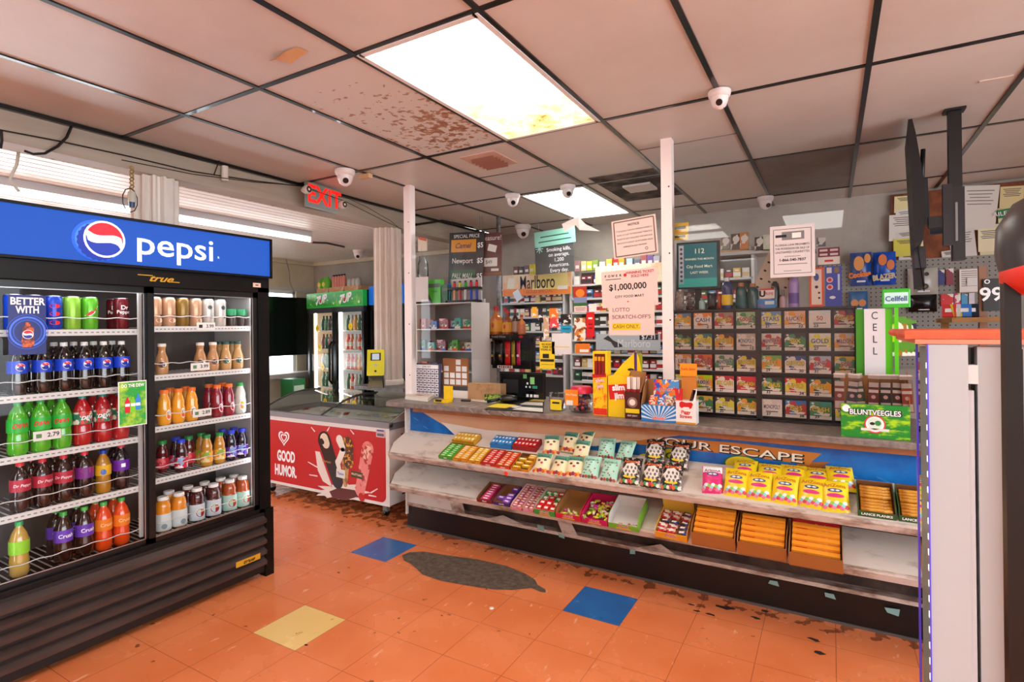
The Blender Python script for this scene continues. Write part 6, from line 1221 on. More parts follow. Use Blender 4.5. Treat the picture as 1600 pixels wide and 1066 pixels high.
notice('cigarette_sign', 'grey cigarette sign with an eagle shape and $7.31 price below the notices', 'sign', 931, 1032, 522, 548, 5.285, M('#b8bcc0', .4), lambda t, w, h, T: (t.add([(-w*.38, h*.2, 0), (-w*.3, h*.4, 0), (-w*.22, h*.1, 0), (-w*.1, -.02, 0), (-w*.05, -h*.3, 0), (-w*.2, -h*.35, 0), (-w*.26, 0, 0)], [tuple(range(7))], M('#2a2624', .5), T=T), t.text('Marlboro', .11, M('#e4e4e4', .4), T, cx=w*.1, cy=-h*.1, wx=.8), t.rect(w*.28, h*.34, INK, T, cx=w*.33, cy=h*.3), t.text('$7.31', .065, PW_, T @ Matrix.Translation((0, 0, .0006)), cx=w*.33, cy=h*.3)))
notice('sunset_sign', 'pale sunset sign at the top of the middle rack', 'sign', 930, 1034, 417, 440, 5.28, DM('#ece4c8', '#f0b47a', 3, .45, .65, .4), None, 0, .02)
notice('quit_poster', 'grey poster reading Smoking kills, on average, 1,200 Americans, every day', 'poster', 836, 897, 378, 425, 5.1, M('#4a4c4c', .5), lambda t, w, h, T: (t.text('Smoking kills,\non average,\n1,200\nAmericans.\nEvery day.', .054, PW_, T, cx=w*.12, cy=-.035, maxw=w*.62), [t.rect(.008, .09, M('#b8e0e0', .4), T @ Matrix.Translation((-w*.38, h*.28, 0)) @ Matrix.Rotation(math.pi*k/4, 4, 'Z')) for k in range(4)]), .03, .001, 1)
notice('mint_strip', 'mint green strip along the top of the Smoking kills poster', 'sign', 835, 899, 362, 380, 5.09, M('#8ed0bc', .5), lambda t, w, h, T: (t.rect(w*.7, .012, M('#2a5a54', .5), T, cy=.02), t.rect(w*.8, .012, M('#2a5a54', .5), T, cy=-.03)), .06, .001, 1)
# packets along the rack tops
xs = [(806, '#5a2428'), (814, '#3a3438'), (823, '#6a5a7a'), (831, '#e8e01c'), (902, '#b88a8a'), (912, '#d8d0a0'), (921, '#c8d04a'), (930, '#8aa84a'), (941, '#e8e4dc'), (952, '#e8c84a'), (962, '#c8242c'), (971, '#e8a02c'), (984, '#a8c0d8'), (996, '#6a6a7a'), (1006, '#a85a5a'), (1016, '#7a5a9a'), (1026, '#b8b4c0')]
for i, (u, c) in enumerate(xs):
    p = at(u, 428, y=5.36); z0 = 2.052 if u > 895 else 2.07
    if u < 895: z0 = 2.057
    h_ = random.uniform(.07, .12); MBx = MB().box(-.03, .03, 0, .05, 0, h_, M(c, .35)).rect(.04, h_*.3, PAPER, FM((0, -.0006, h_*.4), '-y')); tag(MBx.build('tobacco_pack', loc=(p.x, 5.36, z0)), f'tobacco pack on top of the {"left" if u < 895 else "middle"} rack, {OR[i+1] if i < 4 else OR[i-3]} from the left', 'tobacco', 'packs along the rack tops')
# upper shelf goods on the right rack
for i, (u, v0, v1, c, n) in enumerate(((1133, 372, 389, '#8a8074', 'brown and white'), (1149, 366, 389, '#5a4a40', 'dark brown'), (1162, 364, 389, '#c87a3c', 'orange-topped'), (1186, 371, 391, '#3a3238', 'dark charcoal'), (1199, 367, 391, '#c8ccb0', 'pale green'), (1283, 372, 384, '#6a6a70', 'grey'))):
    notice('tobacco_pouch', f'{n} pouch on the top shelf behind the right panel', 'pouch', u-7, u+7, v0, v1, 5.3, PR([c, c, '#d8d0c4', c], 22), None, 0, .04)
for z in (at(1180, 391, y=5.3).z,): tag(MB().box(-1.24, -.1, 5.30, 5.6, z-.03, z, M('#b8b4ae', .5)).build('wall_shelf'), 'grey wall shelf carrying tobacco pouches behind the right panel', 'shelf')
for i, (u0, u1, v0, v1, lab, y) in enumerate(((1048, 1076, 350, 362, 'yellow tag stuck at the top right of the middle post', 3.386), (1048, 1075, 365, 374, 'lower yellow tag behind the middle post', 3.388))): notice('yellow_tag', lab, 'tag', u0, u1, v0, v1, y, M('#ecc01c', .4), lambda t, w, h, T: t.rect(w*.7, h*.3, INK, T))
# pegboard with snack bags
pgm = newmat('pegboard')[0]
nt = pgm.node_tree; b_ = nt.nodes['Principled BSDF']; tc_ = node(nt, 'ShaderNodeTexCoord'); vo = node(nt, 'ShaderNodeVectorMath', operation='FRACTION'); ms = node(nt, 'ShaderNodeVectorMath', operation='SCALE'); ms.inputs['Scale'].default_value = 28
nt.links.new(tc_.outputs['Object'], ms.inputs[0]); nt.links.new(ms.outputs[0], vo.inputs[0]); sp_ = node(nt, 'ShaderNodeSeparateXYZ'); nt.links.new(vo.outputs[0], sp_.inputs[0])
def mth(op, a, b=None):
    n = node(nt, 'ShaderNodeMath', operation=op)
    for i, q in enumerate((a, b)):
        if q is None: continue
        if isinstance(q, (int, float)): n.inputs[i].default_value = q
        else: nt.links.new(q, n.inputs[i])
    return n.outputs[0]
dd = mth('ADD', mth('POWER', mth('SUBTRACT', sp_.outputs[0], .5), 2), mth('POWER', mth('SUBTRACT', sp_.outputs[2], .5), 2)); rpp = ramp(nt, [(.02, '#2a2624'), (.03, '#8d8882')]); nt.links.new(dd, rpp.inputs[0]); nt.links.new(rpp.outputs[0], b_.inputs['Base Color'])
tag(MB().box(-.1, 1.6, 5.64, 5.66, 1.1, 2.0, pgm).build('pegboard'), 'grey pegboard holding snack bags right of the plexiglass', 'pegboard')
def snack(u0, u1, v0, v1, y, c, lab, artc, txt):
    a, b = at(u0, v0, y=y), at(u1, v1, y=y); w_, h = b.x-a.x, a.z-b.z
    t = thing('snack_bag', lab, 'bag', ((a.x+b.x)/2, y, b.z))
    m = MB().grid(lambda q, r: ((q-.5)*w_, -.05*(math.sin(q*math.pi)*math.sin(r*math.pi))**.6, r*h), 10, 10, M(c, .22)).grid(lambda q, r: ((.5-q)*w_, .02, r*h), 2, 2, M(c, .3), T=None)
    T = FM((0, -.056, 0), '-y')
    for x_, r_, rr in artc[0]: m.disc(w_*rr, M(artc[1], .35), T, cx=w_*x_, cy=h*r_, ry=h*rr*.9)
    m.text(txt[0], .06, M(txt[1], .35), T @ Matrix.Translation((0, 0, .001)) @ Matrix.Rotation(.12, 4, 'Z'), cx=-.0, cy=h*txt[2], bold=.06, maxw=w_*1.05); m.rect(w_*.4, h*.05, M('#e4e8f0', .4), T, cy=h*.12)
    m.build('bag_body', t)
snack(1328, 1362, 396, 446, 5.60, '#1c4a9a', 'blue snack bag with orange and white rounds and orange lettering, left one', ([(-.1, .66, .24), (.3, .80, .15)], '#e89a4c'), ('Cookies', '#f07a1c', .32))
snack(1364, 1400, 395, 444, 5.60, '#1450c0', 'brighter blue snack bag with orange rounds beside the left one', ([(-.1, .74, .19), (.25, .58, .17)], '#e07a3c'), ('BLAZER', '#c8b89a', .22))
snack(1326, 1356, 456, 486, 5.60, '#2a6aa0', 'lower blue snack bag with orange rounds, half hidden by the tickets', ([(-.2, .4, .2), (.2, .4, .2)], '#d88a4c'), (' ', '#ffffff', .5))
snack(1418, 1466, 420, 460, 5.60, '#b8b2a8', 'silver-grey bag with two dark letters hanging under the television', ([(.1, .75, .08)], '#1c1a1a'), ('BD', '#2a241c', .28))
snack(1420, 1464, 461, 487, 5.60, '#141214', 'black bag hanging below the silver-grey one', ([(0, .5, .01)], '#8a8a8a'), (' ', '#ffffff', .5))
for i, (u0, u1, v0, v1, c, n) in enumerate(((1466, 1476, 422, 445, '#1c2a7a', 'dark blue packet with white print'), (1478, 1490, 420, 445, '#8a1c3a', 'maroon and blue packet'), (1470, 1490, 460, 478, '#d8141c', 'bright red packet'), (1491, 1501, 458, 478, '#c81c6a', 'magenta and yellow packet'), (1502, 1512, 460, 478, '#3a9ac8', 'light blue packet'), (1514, 1523, 458, 476, '#d8d4dc', 'white packet'))):
    notice('hanging_packet', n+' on the rack below the pinned papers', 'packet', u0, u1, v0, v1, 5.62, PR([c, c, c, '#ece4da', '#e8c83c'][:4 if i != 3 else 5], 26), None, 0, .02)
notice('papers', 'creased white papers hanging over the packet rack', 'paper', 1499, 1530, 421, 456, 5.59, PAPER, lambda t, w, h, T: lines(t, T, w, [h*(.4-.09*k) for k in range(8)], [.8]*8, .005, GREY))
notice('white_bag', 'white pointed paper bag sticking out beside the dark sign', 'bag', 1511, 1533, 434, 446, 5.58, M('#e8e6e4', .6))
notice('price_sign', 'black price sign reading 99 at the right edge', 'sign', 1536, 1562, 436, 486, 4.56, BLK, lambda t, w, h, T: (t.text('99', .12, PW_, T, cy=-.0, bold=.02), t.text('o', .06, PW_, T, cx=-.02, cy=.09)), 0, .02)
tag(MB().box(-.02, .02, -.02, .02, -at(1535, 450, y=4.6).z, .14, M('#9a6a4c', .5)).build('wooden_post', loc=tuple(at(1535, 450, y=4.6))), 'slim copper-brown post left of the black 99 sign', 'post')
a, b = at(1478, 497, y=4.5), at(1564, 493, y=4.5); tag(MB().box(a.x, b.x, 4.3, 4.9, a.z-.03, a.z, DM('#b8802c', '#8a5a1c', 10, .4, .6, .5, stretch=(.2, 1, 1))).box(a.x+.02, a.x+.06, 4.8, 4.84, 0, a.z-.03, DM('#b8802c', '#8a5a1c', 10, .4, .6, .5, stretch=(.2, 1, 1))).build('wooden_shelf'), 'varnished wooden shelf above the orange-topped display', 'shelf')
for i, (u, c, n) in enumerate(((1483, '#d83a3c', 'red'), (1490, '#d8d0c8', 'pale'), (1497, '#c8b01c', 'olive-yellow'), (1507, '#3a7ac8', 'blue and white'), (1518, '#1c2438', 'navy'))):
    o = MB().box(-.035, .035, -.05, .05, 0, .012, M(c, .35)).rect(.04, .03, PAPER, FM((0, 0, .0125), '+z')).build('phone_card', loc=tuple(at(u, 491, y=4.42)-Vector((0, 0, .0)))); o.location.z = a.z+.04; o.rotation_euler = (.9, 0, random.uniform(-.3, .3)); tag(o, f'{n} card propped on the wooden shelf', 'card')
# corkboard and papers
a, b = at(1392, 300, y=5.68), at(1620, 418, y=5.68); CK = DM('#8a4a24', '#6a3416', 10, .4, .6, .7)
tag(MB().box(a.x, b.x+.3, 5.66, 5.70, b.z+.0, 2.56, CK).build('corkboard'), 'brown corkboard crowded with pinned papers below the ceiling', 'board')
pl = lambda n: (lambda t, w, h, T: lines(t, T, w, [h*(.38-.075*k) for k in range(n)], [.75-.2*((k*7) % 3)/2 for k in range(n)], .006, M('#6a6460', .7)))
PA = [(1397, 1436, 308, 330, '#ecdfa8', 'pale yellow note at the top left of the corkboard'), (1400, 1440, 328, 360, '#e6e2dc', 'white letter half covered behind the large left letter'), (1389, 1440, 337, 374, '#e4dfd8', 'large white letter at the left of the corkboard'), (1400, 1442, 362, 386, '#ddd8d2', 'white form under the large left letter'), (1396, 1440, 374, 399, '#dcd05a', 'bright yellow sheet below the left letters'), (1404, 1436, 398, 413, '#e0dcd4', 'small white slip under the yellow sheet'), (1500, 1559, 293, 357, '#dedad2', 'large printed letter right of the television mount'), (1484, 1525, 360, 405, '#d6d4d0', 'tilted grey-white map sheet below the printed letter'), (1562, 1600, 293, 325, '#dccb98', 'manila envelope at the right end of the corkboard'), (1528, 1562, 358, 392, '#ebe2c0', 'cream certificate with black seal'), (1530, 1600, 352, 404, '#e0d8b0', 'large cream sheet behind the certificate'), (1559, 1600, 325, 345, '#d8d4a8', 'pale green-edged sheet under the manila envelope'), (1472, 1500, 392, 412, '#d8d8d0', 'white slip low behind the television mount')]
for i, (u0, u1, v0, v1, c, lab) in enumerate(PA): notice('pinned_paper', lab, 'paper', u0, u1, v0, v1, 5.648-.003*(i % 5), M(c, .8), pl(5 if v1-v0 > 25 else 3), [-.03, .04, -.02, .05, 0, -.06, -.1, .08, -.05, 0, .03, .05, .1][i])
notice('green_header', 'green strip lettered EMPLOYEE at the right of the corkboard', 'sign', 1559, 1600, 327, 337, 5.62, M('#1f7a4c', .5), lambda t, w, h, T: t.text('AILER', .045, PW_, T, cx=-.05), .1)
# television and its mount, edge on
p = at(1432, 300, y=3.9); t = thing('wall_television', 'black flat television seen edge-on, hanging from a ceiling mount', 'television', (.43, 3.9, 1.86))
e0, e1 = at(1423, 180, y=3.85), at(1445, 418, y=3.85)
m = MB(); TVm = M('#050608', .5); x0 = .425
m.prism([(0, 0), (.035, .04), (.055, .18), (.055, .35), (.03, .62), (.018, .70), (.0, .70)], -.30, .30, TVm, T=Matrix.Rotation(R(90), 4, 'X'))
# prism z (after rotation) runs along y
m.build('tv_body', t); t.location = (.42, 3.95, 1.87); t.rotation_euler = (0, R(-2), R(-4))
MB().box(.0, .05, -.18, .18, -.10, .02, M('#2a2e36', .3)).box(.0, .04, -.14, .14, -.2, -.09, BLACK).build('tv_base', t)
MB().box(.055, .085, -.05, .05, .16, .42, M('#2a2d34', .35)).box(.085, .18, -.02, .02, .10, .16, M('#23262c', .3)).tube([(.06, 0, .40), (.075, 0, .6)], .012, BLACK).build('tv_bracket', t)
q0, q1 = at(1493, 197, y=3.55), at(1497, 395, y=3.75)
t2 = thing('ceiling_mount', 'black ceiling pole and folding bracket holding the television', 'mount', (.575, 3.68, 2.59)); MB().box(-.028, .028, -.02, .02, -.50, 0, BLACK).box(-.045, .045, -.04, .04, -.012, 0, BLACK).build('pole', t2)
MB().box(-.02, .03, -.06, .0, -.80, -.42, M('#16181c', .3)).box(-.06, -.02, -.06, -.03, -.72, -.40, M('#1c1e24', .3)).box(-.12, -.05, -.05, -.02, -.62, -.56, BLACK).box(-.01, .0, -.065, -.06, -.7, -.5, GREY).build('bracket', t2)
tag(MB().tube([tuple(at(1423, 212, y=3.7)), tuple(at(1426, 300, y=3.7)), tuple(at(1433, 380, y=3.7)), tuple(at(1444, 455, y=3.8))], .0025, BLACK, 5).build('hanging_cable'), 'thin black cable hanging down in front of the television edge', 'cable')

# neon-green sign case and the green pack box
a, b = at(1350, 483, y=3.22), at(1384, 572, y=3.22); w_ = b.x-a.x
t = thing('phone_sign', 'white upright sign reading CELL down its face on a green holder', 'sign', ((a.x+b.x)/2, 3.22, ZT)); zb_ = 0
m = MB().box(-w_/2, w_/2, 0, .006, b.z-ZT-.08, a.z-ZT, M('#d8d4d6', .4)); T = FM((0, -.0006, 0), '-y')
for i, c in enumerate('CELL'): m.text(c, .052, INK, T, cy=a.z-ZT-.035-.058*i, bold=.0, wx=.8)
m.build('sign_face', t)
gg = M('#5ac81c', .25)
MB().box(-w_/2-.035, -w_/2+.004, .006, .02, .18, a.z-ZT-.0, M('#3a8a1c', .3)).box(w_/2, w_/2+.028, .004, .02, .18, a.z-ZT, gg).box(-w_/2, w_/2+.03, .02, .06, .16, .22, gg).box(-w_/2, w_/2, .02, .06, 0, .18, BLACK).build('green_holder', t)
a, b = at(1378, 452, y=3.20), at(1423, 480, y=3.20); w_ = b.x-a.x; h = a.z-b.z
t = thing('cell_sign', 'rounded bright green framed sign with blue lettering over the CELL sign', 'sign', ((a.x+b.x)/2, 3.20, (a.z+b.z)/2)); MB().rect(w_, h, M('#3ab82c', .25), FM((0, 0, 0), '-y'), d=.012).build('green_frame', t, bevel=.005); MB().rect(w_*.84, h*.6, M('#c8ece4', .4), FM((0, -.001, 0), '-y')).text('Cellfell', .034, M('#1c4a8a', .4), FM((0, -.0016, -.004), '-y'), bold=.02, maxw=w_*.76).build('sign_face', t)
MB().box(-.008, .008, .004, .012, -(t.location.z-ZT), -h/2, gg).build('sign_stem', t)
for i, (u, c, n) in enumerate(((1392, '#c8e01c', 'lime and white'), (1408, '#a8781c', 'amber'), (1416, '#5a8a1c', 'olive green'), (1424, '#2a2a4a', 'navy with orange'))):
    p = at(u, 545, y=3.26); tag(MB().box(-.022, .022, 0, .01, 0, .20-.01*i, PR([c, c, '#ece8e0', c, '#5a9a2c'], 34)).build('hanging_packet', loc=(p.x, 3.24+.01*i, at(u, 550, y=3.24).z-.02)), f'{n} packet behind the CELL sign, {OR[i+1]} from the sign', 'packet')
def blunt(e, w, h, T):
    e.rect(w, h, DM('#1f8a2c', '#a8d81c', 9, .5, .60, .35, stretch=(1, 1, 3.5)), T(0, h/2)); T1 = T(-.0, h*.76, .0018)
    e.text('BLUNTVEEGLES', .034, INK, T1, bold=.09, maxw=w*.78); e.text('BLUNTVEEGLES', .034, PW_, T1 @ Matrix.Translation((0, 0, .0005)), bold=.02, maxw=w*.74)
    e.disc(.042, M('#d83a3c', .4), T(.0, h*.42, .002)); e.disc(.036, PW_, T(.0, h*.42, .0025)); e.disc(.028, M('#d8ecd8', .4), T(0, h*.44, .003)); e.disc(.010, INK, T(-.01, h*.44, .0035), ry=.007); e.disc(.012, M('#3a8a4a', .4), T(.012, h*.46, .0035)); e.rect(.11, .012, M('#e4e4dc', .4), T(0, h*.26, .003)); e.disc(.017, PW_, T(-w*.42, h*.86, .002)); 
t, w_, h = boxthing('blunt_wrap_box', 'bright green box with swirling print and round red emblem, open at its top', 'box', 1314, 1422, 633, 3.06, .10, M('#1f8a2c', .35), extra=blunt)
tl = t.location
MB().add([(w_/2, 0, h), (w_/2, .10, h), (w_/2, .10, h+.16), (w_/2, .07, h+.15)], [(0, 1, 2, 3)], CARD).box(-w_/2, w_/2, .096, .10, h, h+.13, CARD).build('open_back', t, solid=.002)
CF = glass('cellophane', '#f4f0ee', 1, 1.5, .12)
for i, (c, n, x) in enumerate((('#8a2418', 'red-brown', -.14), ('#2a2238', 'dark violet', -.095), ('#1c4a24', 'dark green', -.05), ('#6a241c', 'maroon', -.005), ('#241c20', 'black', .045), ('#3a1c14', 'dark brown', .09), ('#a8401c', 'rusty', .13))):
    o = thing('wrap_pouch', f'{n} pouch in clear foil standing in the green box, {OR[i+1]} from the left', 'pouch', (tl.x+x, 3.075+.008*(i % 3), ZT+h-.03), 0, 'pouches in the green box', rot=(-.08, [.0, .1, -.12, .03, 0, .02, -.05][i], 0))
    MB().box(-.020, .020, 0, .006, 0, .135, M(c, .35)).disc(.009, M('#e8b8b0', .4), FM((0, -.0006, .065), '-y')).rect(.038, .034, M('#d8c8c4', .4), FM((0, -.0006, .022), '-y')).rect(.038, .014, M('#e8d8cc', .4), FM((0, -.0006, .092), '-y')).rect(.038, .022, M('#cfc4bc', .3), FM((0, -.0006, .122), '-y')).build('pouch_card', o)
    MB().box(-.024, .024, -.004, .010, .0, .165, CF).box(-.024, .024, -.002, .008, .150, .172, M('#d8ccc4', .2, .3)).build('foil_sleeve', o)

# ================================================ WINDOW BAY
# glass-door cooler with green sign
cA, cB = Vector((-6.27, 5.15, 0)), Vector((-4.98, 4.93, 0)); ang = math.atan2(cB.y-cA.y, cB.x-cA.x); W7 = (cB-cA).length
t = thing('glass_door_cooler', 'black two-door cooler with lit green sign in the window bay', 'refrigerator', tuple((cA+cB)/2), ang); zt7, zs7 = 1.955, 1.755
MB().box(-W7/2, W7/2, .06, .55, zs7, zt7, BLK).box(-W7/2, -W7/2+.03, .06, .55, .05, zs7, BLK).box(W7/2-.03, W7/2, .06, .55, .05, zs7, BLK).box(-W7/2, W7/2, .53, .55, .05, zs7, M('#d8dcd8', .5)).box(-W7/2, W7/2, .06, .55, .05, .35, BLK).build('cabinet', t)
MB().box(-W7/2+.03, -W7/2+.045, .08, .53, .35, zs7, M('#e8c8a0', .5, e=.5)).box(-.012, .012, .10, .53, .35, zs7, M('#e8e4dc', .5, e=.4)).box(-W7/2+.046, -W7/2+.052, .09, .12, .4, zs7, M('#f4f6ff', .3, e=6)).box(.013, .019, .09, .12, .4, zs7, M('#f4f6ff', .3, e=6)).box(-.019, -.013, .09, .12, .4, zs7, M('#f4f6ff', .3, e=6)).build('interior_liner', t)  # liner side and divider given a glow to brighten the interior, beside light strips
m = MB().box(-W7/2, W7/2, .0, .06, zs7, zt7, M('#1fa030', .3, e=.55)); T = FM((0, -.0006, (zs7+zt7)/2), '-y')
m.rect(W7*.98, .16, DM('#18a02c', '#7ad83c', 5, .5, .65, .3), T)
for cx_ in (-.30, .26):
    m.text('7UP', .15, PW_, T @ Matrix.Translation((cx_, .0, .001)) @ Matrix.Rotation(.15, 4, 'Z'), shear=.4, bold=.04); m.disc(.026, RJ, T @ Matrix.Translation((cx_+.0, -.01, .002))); 
for k in range(9): m.disc(.010+.004*(k % 3), M('#e8f8c8', .3), T @ Matrix.Translation((-.55+.14*k, -.05+.03*((k*5) % 4)/2, .0008)))
m.build('lit_sign', t)
for s, a, b in ((0, -W7/2, -.0), (1, .0, W7/2)):
    m = MB(); 
    for x0, x1 in ((a, a+.05), (b-.05, b)): m.box(x0+.003, x1-.003, .01, .05, .33, zs7, BLK)
    m.box(a, b, .01, .05, .33, .40, BLK); m.box(a, b, .01, .05, zs7-.07, zs7, M('#3a3c40', .3)); d = m.build('door', t)
    MB().add([(a+.05, .03, .40), (b-.05, .03, .40), (b-.05, .03, zs7-.07), (a+.05, .03, zs7-.07)], [(0, 1, 2, 3)], CLEAR).build('door_glass', d)
    hx_ = -.035 if s == 0 else .035; MB().tube([(hx_, .0, .75), (hx_, -.04, .80), (hx_, -.04, 1.25), (hx_, .0, 1.30)], .016, BLACK).build('handle', d)
for z in (.42, .68, .94, 1.20, 1.45): MB().box(-W7/2+.04, W7/2-.04, .12, .50, z-.012, z, M('#c8d0cc', .4)).build('shelf', t)
can7 = {}
for c in ('#1c5a2c', '#3a1c14', '#8a4a34', '#e86a4c', '#f08a5c', '#d8d4cc', '#2f7a3a', '#5a8a5a', '#f0b03c'):
    can7[c] = MB().lathe([(.030, 0), (.033, .01), (.033, .12), (.014, .17), (.014, .20), (.001, .20)], M(c, .2, coat=.5), 12).lathe([(.034, .04), (.034, .10)], M('#e8e4d8' if c in ('#e86a4c', '#f08a5c') else c, .4), 12, cap=False).build('drink_bottle')
Mr = Matrix.Rotation(ang, 4, 'Z'); usedc = set()
for k, (z, cl, cr) in enumerate(((.42, ['#2f7a3a', '#1c5a2c', '#2f7a3a', '#5a8a5a'], ['#f0b03c', '#d8d4cc', '#f08a5c', '#2f7a3a']), (.68, ['#5a8a5a', '#1c5a2c', '#d8d4cc', '#5a8a5a'], ['#5a8a5a', '#e86a4c', '#d8d4cc', '#5a8a5a']), (.94, ['#d8d4cc', '#5a8a5a', '#d8d4cc', '#5a8a5a'], ['#f08a5c', '#e86a4c', '#f08a5c', '#f0b03c']), (1.20, ['#8a4a34', '#1c5a2c', '#8a4a34', '#1c5a2c'], ['#e86a4c', '#f08a5c', '#d8d4cc', '#e86a4c']), (1.45, ['#1c5a2c', '#2f7a3a', '#3a1c14', '#1c5a2c'], ['#5a8a5a', '#d8d4cc', '#f0b03c', '#5a8a5a']))):
    for s, cols in ((0, cl), (1, cr)):
        for i in range(6):
            c = cols[i % 4]; lx = (-W7/2+.16+.085*i) if s == 0 else (.10+.085*i); p = Vector(t.location)+Mr @ Vector((lx, .16, z+.001))
            o = can7[c] if c not in usedc else can7[c].copy()
            if c in usedc: COL.objects.link(o)
            usedc.add(c); o.location = p; tag(o, f'drink in the green-signed cooler, {["bottom", "second", "third", "fourth", "top"][k]} shelf, {["left", "right"][s]} door, {OR[i+1]} from the left', 'bottle', 'drinks in the green-signed cooler')
for i, (x, z) in enumerate(((-.42, 1.48), (-.36, 1.22), (-.30, .96), (-.24, .5), (.18, .52), (.42, .52), (.36, 1.50))):
    p = Vector(t.location)+Mr @ Vector((x, .017, z)); o = MB().disc(.045, M('#f4d40c', .4, e=.2), FM((0, 0, 0), '-y')).text('2/5', .03, INK, FM((0, -.0005, 0), '-y')).build('price_sticker', loc=tuple(p), rz=ang); tag(o, f'round yellow price sticker on the green-signed cooler, {OR[i+1]} counted from the top left', 'sticker', 'yellow stickers on the green-signed cooler')
# blue-signed neighbour
cC = cB+Vector((.02, 0, 0)); t8 = thing('glass_door_cooler', 'cooler with plain blue sign beside the green-signed one, half hidden by the column', 'refrigerator', tuple(cC+Vector((.33, .02, 0))), ang)
MB().box(-.33, .33, .06, .55, .05, .35, BLK).box(-.33, -.30, .06, .55, .35, 1.97, BLK).box(.30, .33, .06, .55, .35, 1.97, BLK).box(-.33, .33, .52, .55, .35, 1.97, M('#d8e0d8', .5)).box(-.3, .3, .08, .52, .94, .95, STEEL).box(-.3, .3, .08, .52, 1.30, 1.31, STEEL).build('cabinet', t8); MB().box(-.33, .33, 0, .06, 1.76, 1.99, M('#1468d0', .3, e=.5)).build('lit_sign', t8)
d = MB().box(-.32, -.28, .01, .05, .35, 1.76, BLK).box(.28, .32, .01, .05, .35, 1.76, BLK).box(-.32, .32, .01, .05, 1.70, 1.76, BLK).build('door', t8)
MB().add([(-.28, .03, .40), (.28, .03, .40), (.28, .03, 1.7), (-.28, .03, 1.7)], [(0, 1, 2, 3)], CLEAR).build('door_glass', d)
for i in range(6):
    for k, z in enumerate((.951, 1.311)):
        o = MB().lathe([(.035, 0), (.036, .16), (.015, .2), (.015, .23)], M(['#e86a3c', '#e8c03c', '#d8842c'][i % 3], .25), 12).build('juice_bottle', loc=tuple(Vector(t8.location)+Mr @ Vector((-.24+.09*i, .2, z)))); tag(o, f'juice bottle in the blue-signed cooler, {["lower", "upper"][k]} shelf, {OR[i+1]} from the left', 'bottle', 'juices in the blue-signed cooler')
# cartons on top of the green-signed cooler
for i, (x, w_, n) in enumerate(((-.42, .28, 'of lime fruit bags'), (-.08, .34, 'of dark-capped bottles'), (.26, .30, 'of clear water packs'))):
    p = Vector(t.location)+Mr @ Vector((x, .10, zt7+.002)); o = thing('cardboard_tray', 'cardboard tray '+n+' on top of the green-signed cooler', 'box', tuple(p), ang); MB().box(-w_/2, w_/2, 0, .2, 0, .07, DM('#d89a6c', '#e8b8a0', 12, .5, .6, .7)).build('tray_body', o)
for i, (x, c, n, h, cap) in enumerate(((-.47, '#5ab02c', 'lime and yellow bag, left', .14, '#e8c82c'), (-.36, '#6ac03c', 'lime and yellow bag, right', .16, '#e8d83c'))):
    p = Vector(t.location)+Mr @ Vector((x, .14, zt7+.072)); o = MB().lathe([(.05, 0), (.068, .04), (.06, .10), (.02, h)], M(c, .3), 14).disc(.03, M(cap, .4), FM((0, -.069, .05), '-y')).build('fruit_bag', loc=tuple(p)); tag(o, n+' of two on the cooler top', 'bag')
for i in range(5):
    p = Vector(t.location)+Mr @ Vector((-.20+.062*i, .14, zt7+.072)); o = thing('drink_bottle', f'small pink bottle with black cap on the cooler top, {OR[i+1]} from the left', 'bottle', tuple(p), 0, 'black-capped bottles on the cooler top'); MB().lathe([(.026, 0), (.027, .12), (.014, .15)], M('#d8887c', .25), 12).build('bottle_body', o); MB().cyl(.016, .15, .17, BLACK, n=12).build('cap', o)
for i in range(3):
    p = Vector(t.location)+Mr @ Vector((.18+.09*i, .14, zt7+.072)); o = MB().lathe([(.035, 0), (.04, .05), (.03, .09), (.001, .10)], M('#c0bcb8', .2), 12).build('water_pack', loc=tuple(p)); tag(o, f'clear wrapped pack on the cooler top, {OR[i+1]} from the left', 'pack', 'clear packs on the cooler top')
# tinted board in front of the window
tag(MB().box(XW+.09, XW+.10, 5.50, 5.54, .862, 1.2, BLACK).box(XW+.09, XW+.10, 3.0, 3.04, .862, 1.2, BLACK).box(XW+.10, XW+.13, 3.0, 5.55, 1.10, 1.93, M('#141c16', .12)).build('dark_board'), 'large dark glossy board standing before the bay window', 'board')
tag(MB().box(XW+.03, XW+.30, 3.0, 5.55, .80, .86, M('#b8b0a8', .5)).build('window_ledge'), 'pale ledge under the dark glossy board', 'ledge')
for k in range(2):
    p = at(428, 595-15*k, x=XW+.5); o = MB().box(-.12, .12, -.1, .1, 0, .25, M('#14783a', .35)).rect(.16, .07, M('#c8e8c8', .4), FM((.121, 0, .13), '+x')).build('soda_carton', loc=(XW+.55, 4.9, .30+.26*k)); tag(o, ['lower green soda carton beside the dark cooler edge', 'upper green soda carton beside the dark cooler edge'][k], 'box')
tag(MB().box(-.15, .15, -.15, .15, 0, .299, M('#5a5048', .6)).build('carton_base', loc=(XW+.55, 4.9, 0)), 'brown crate under the green soda cartons', 'crate')
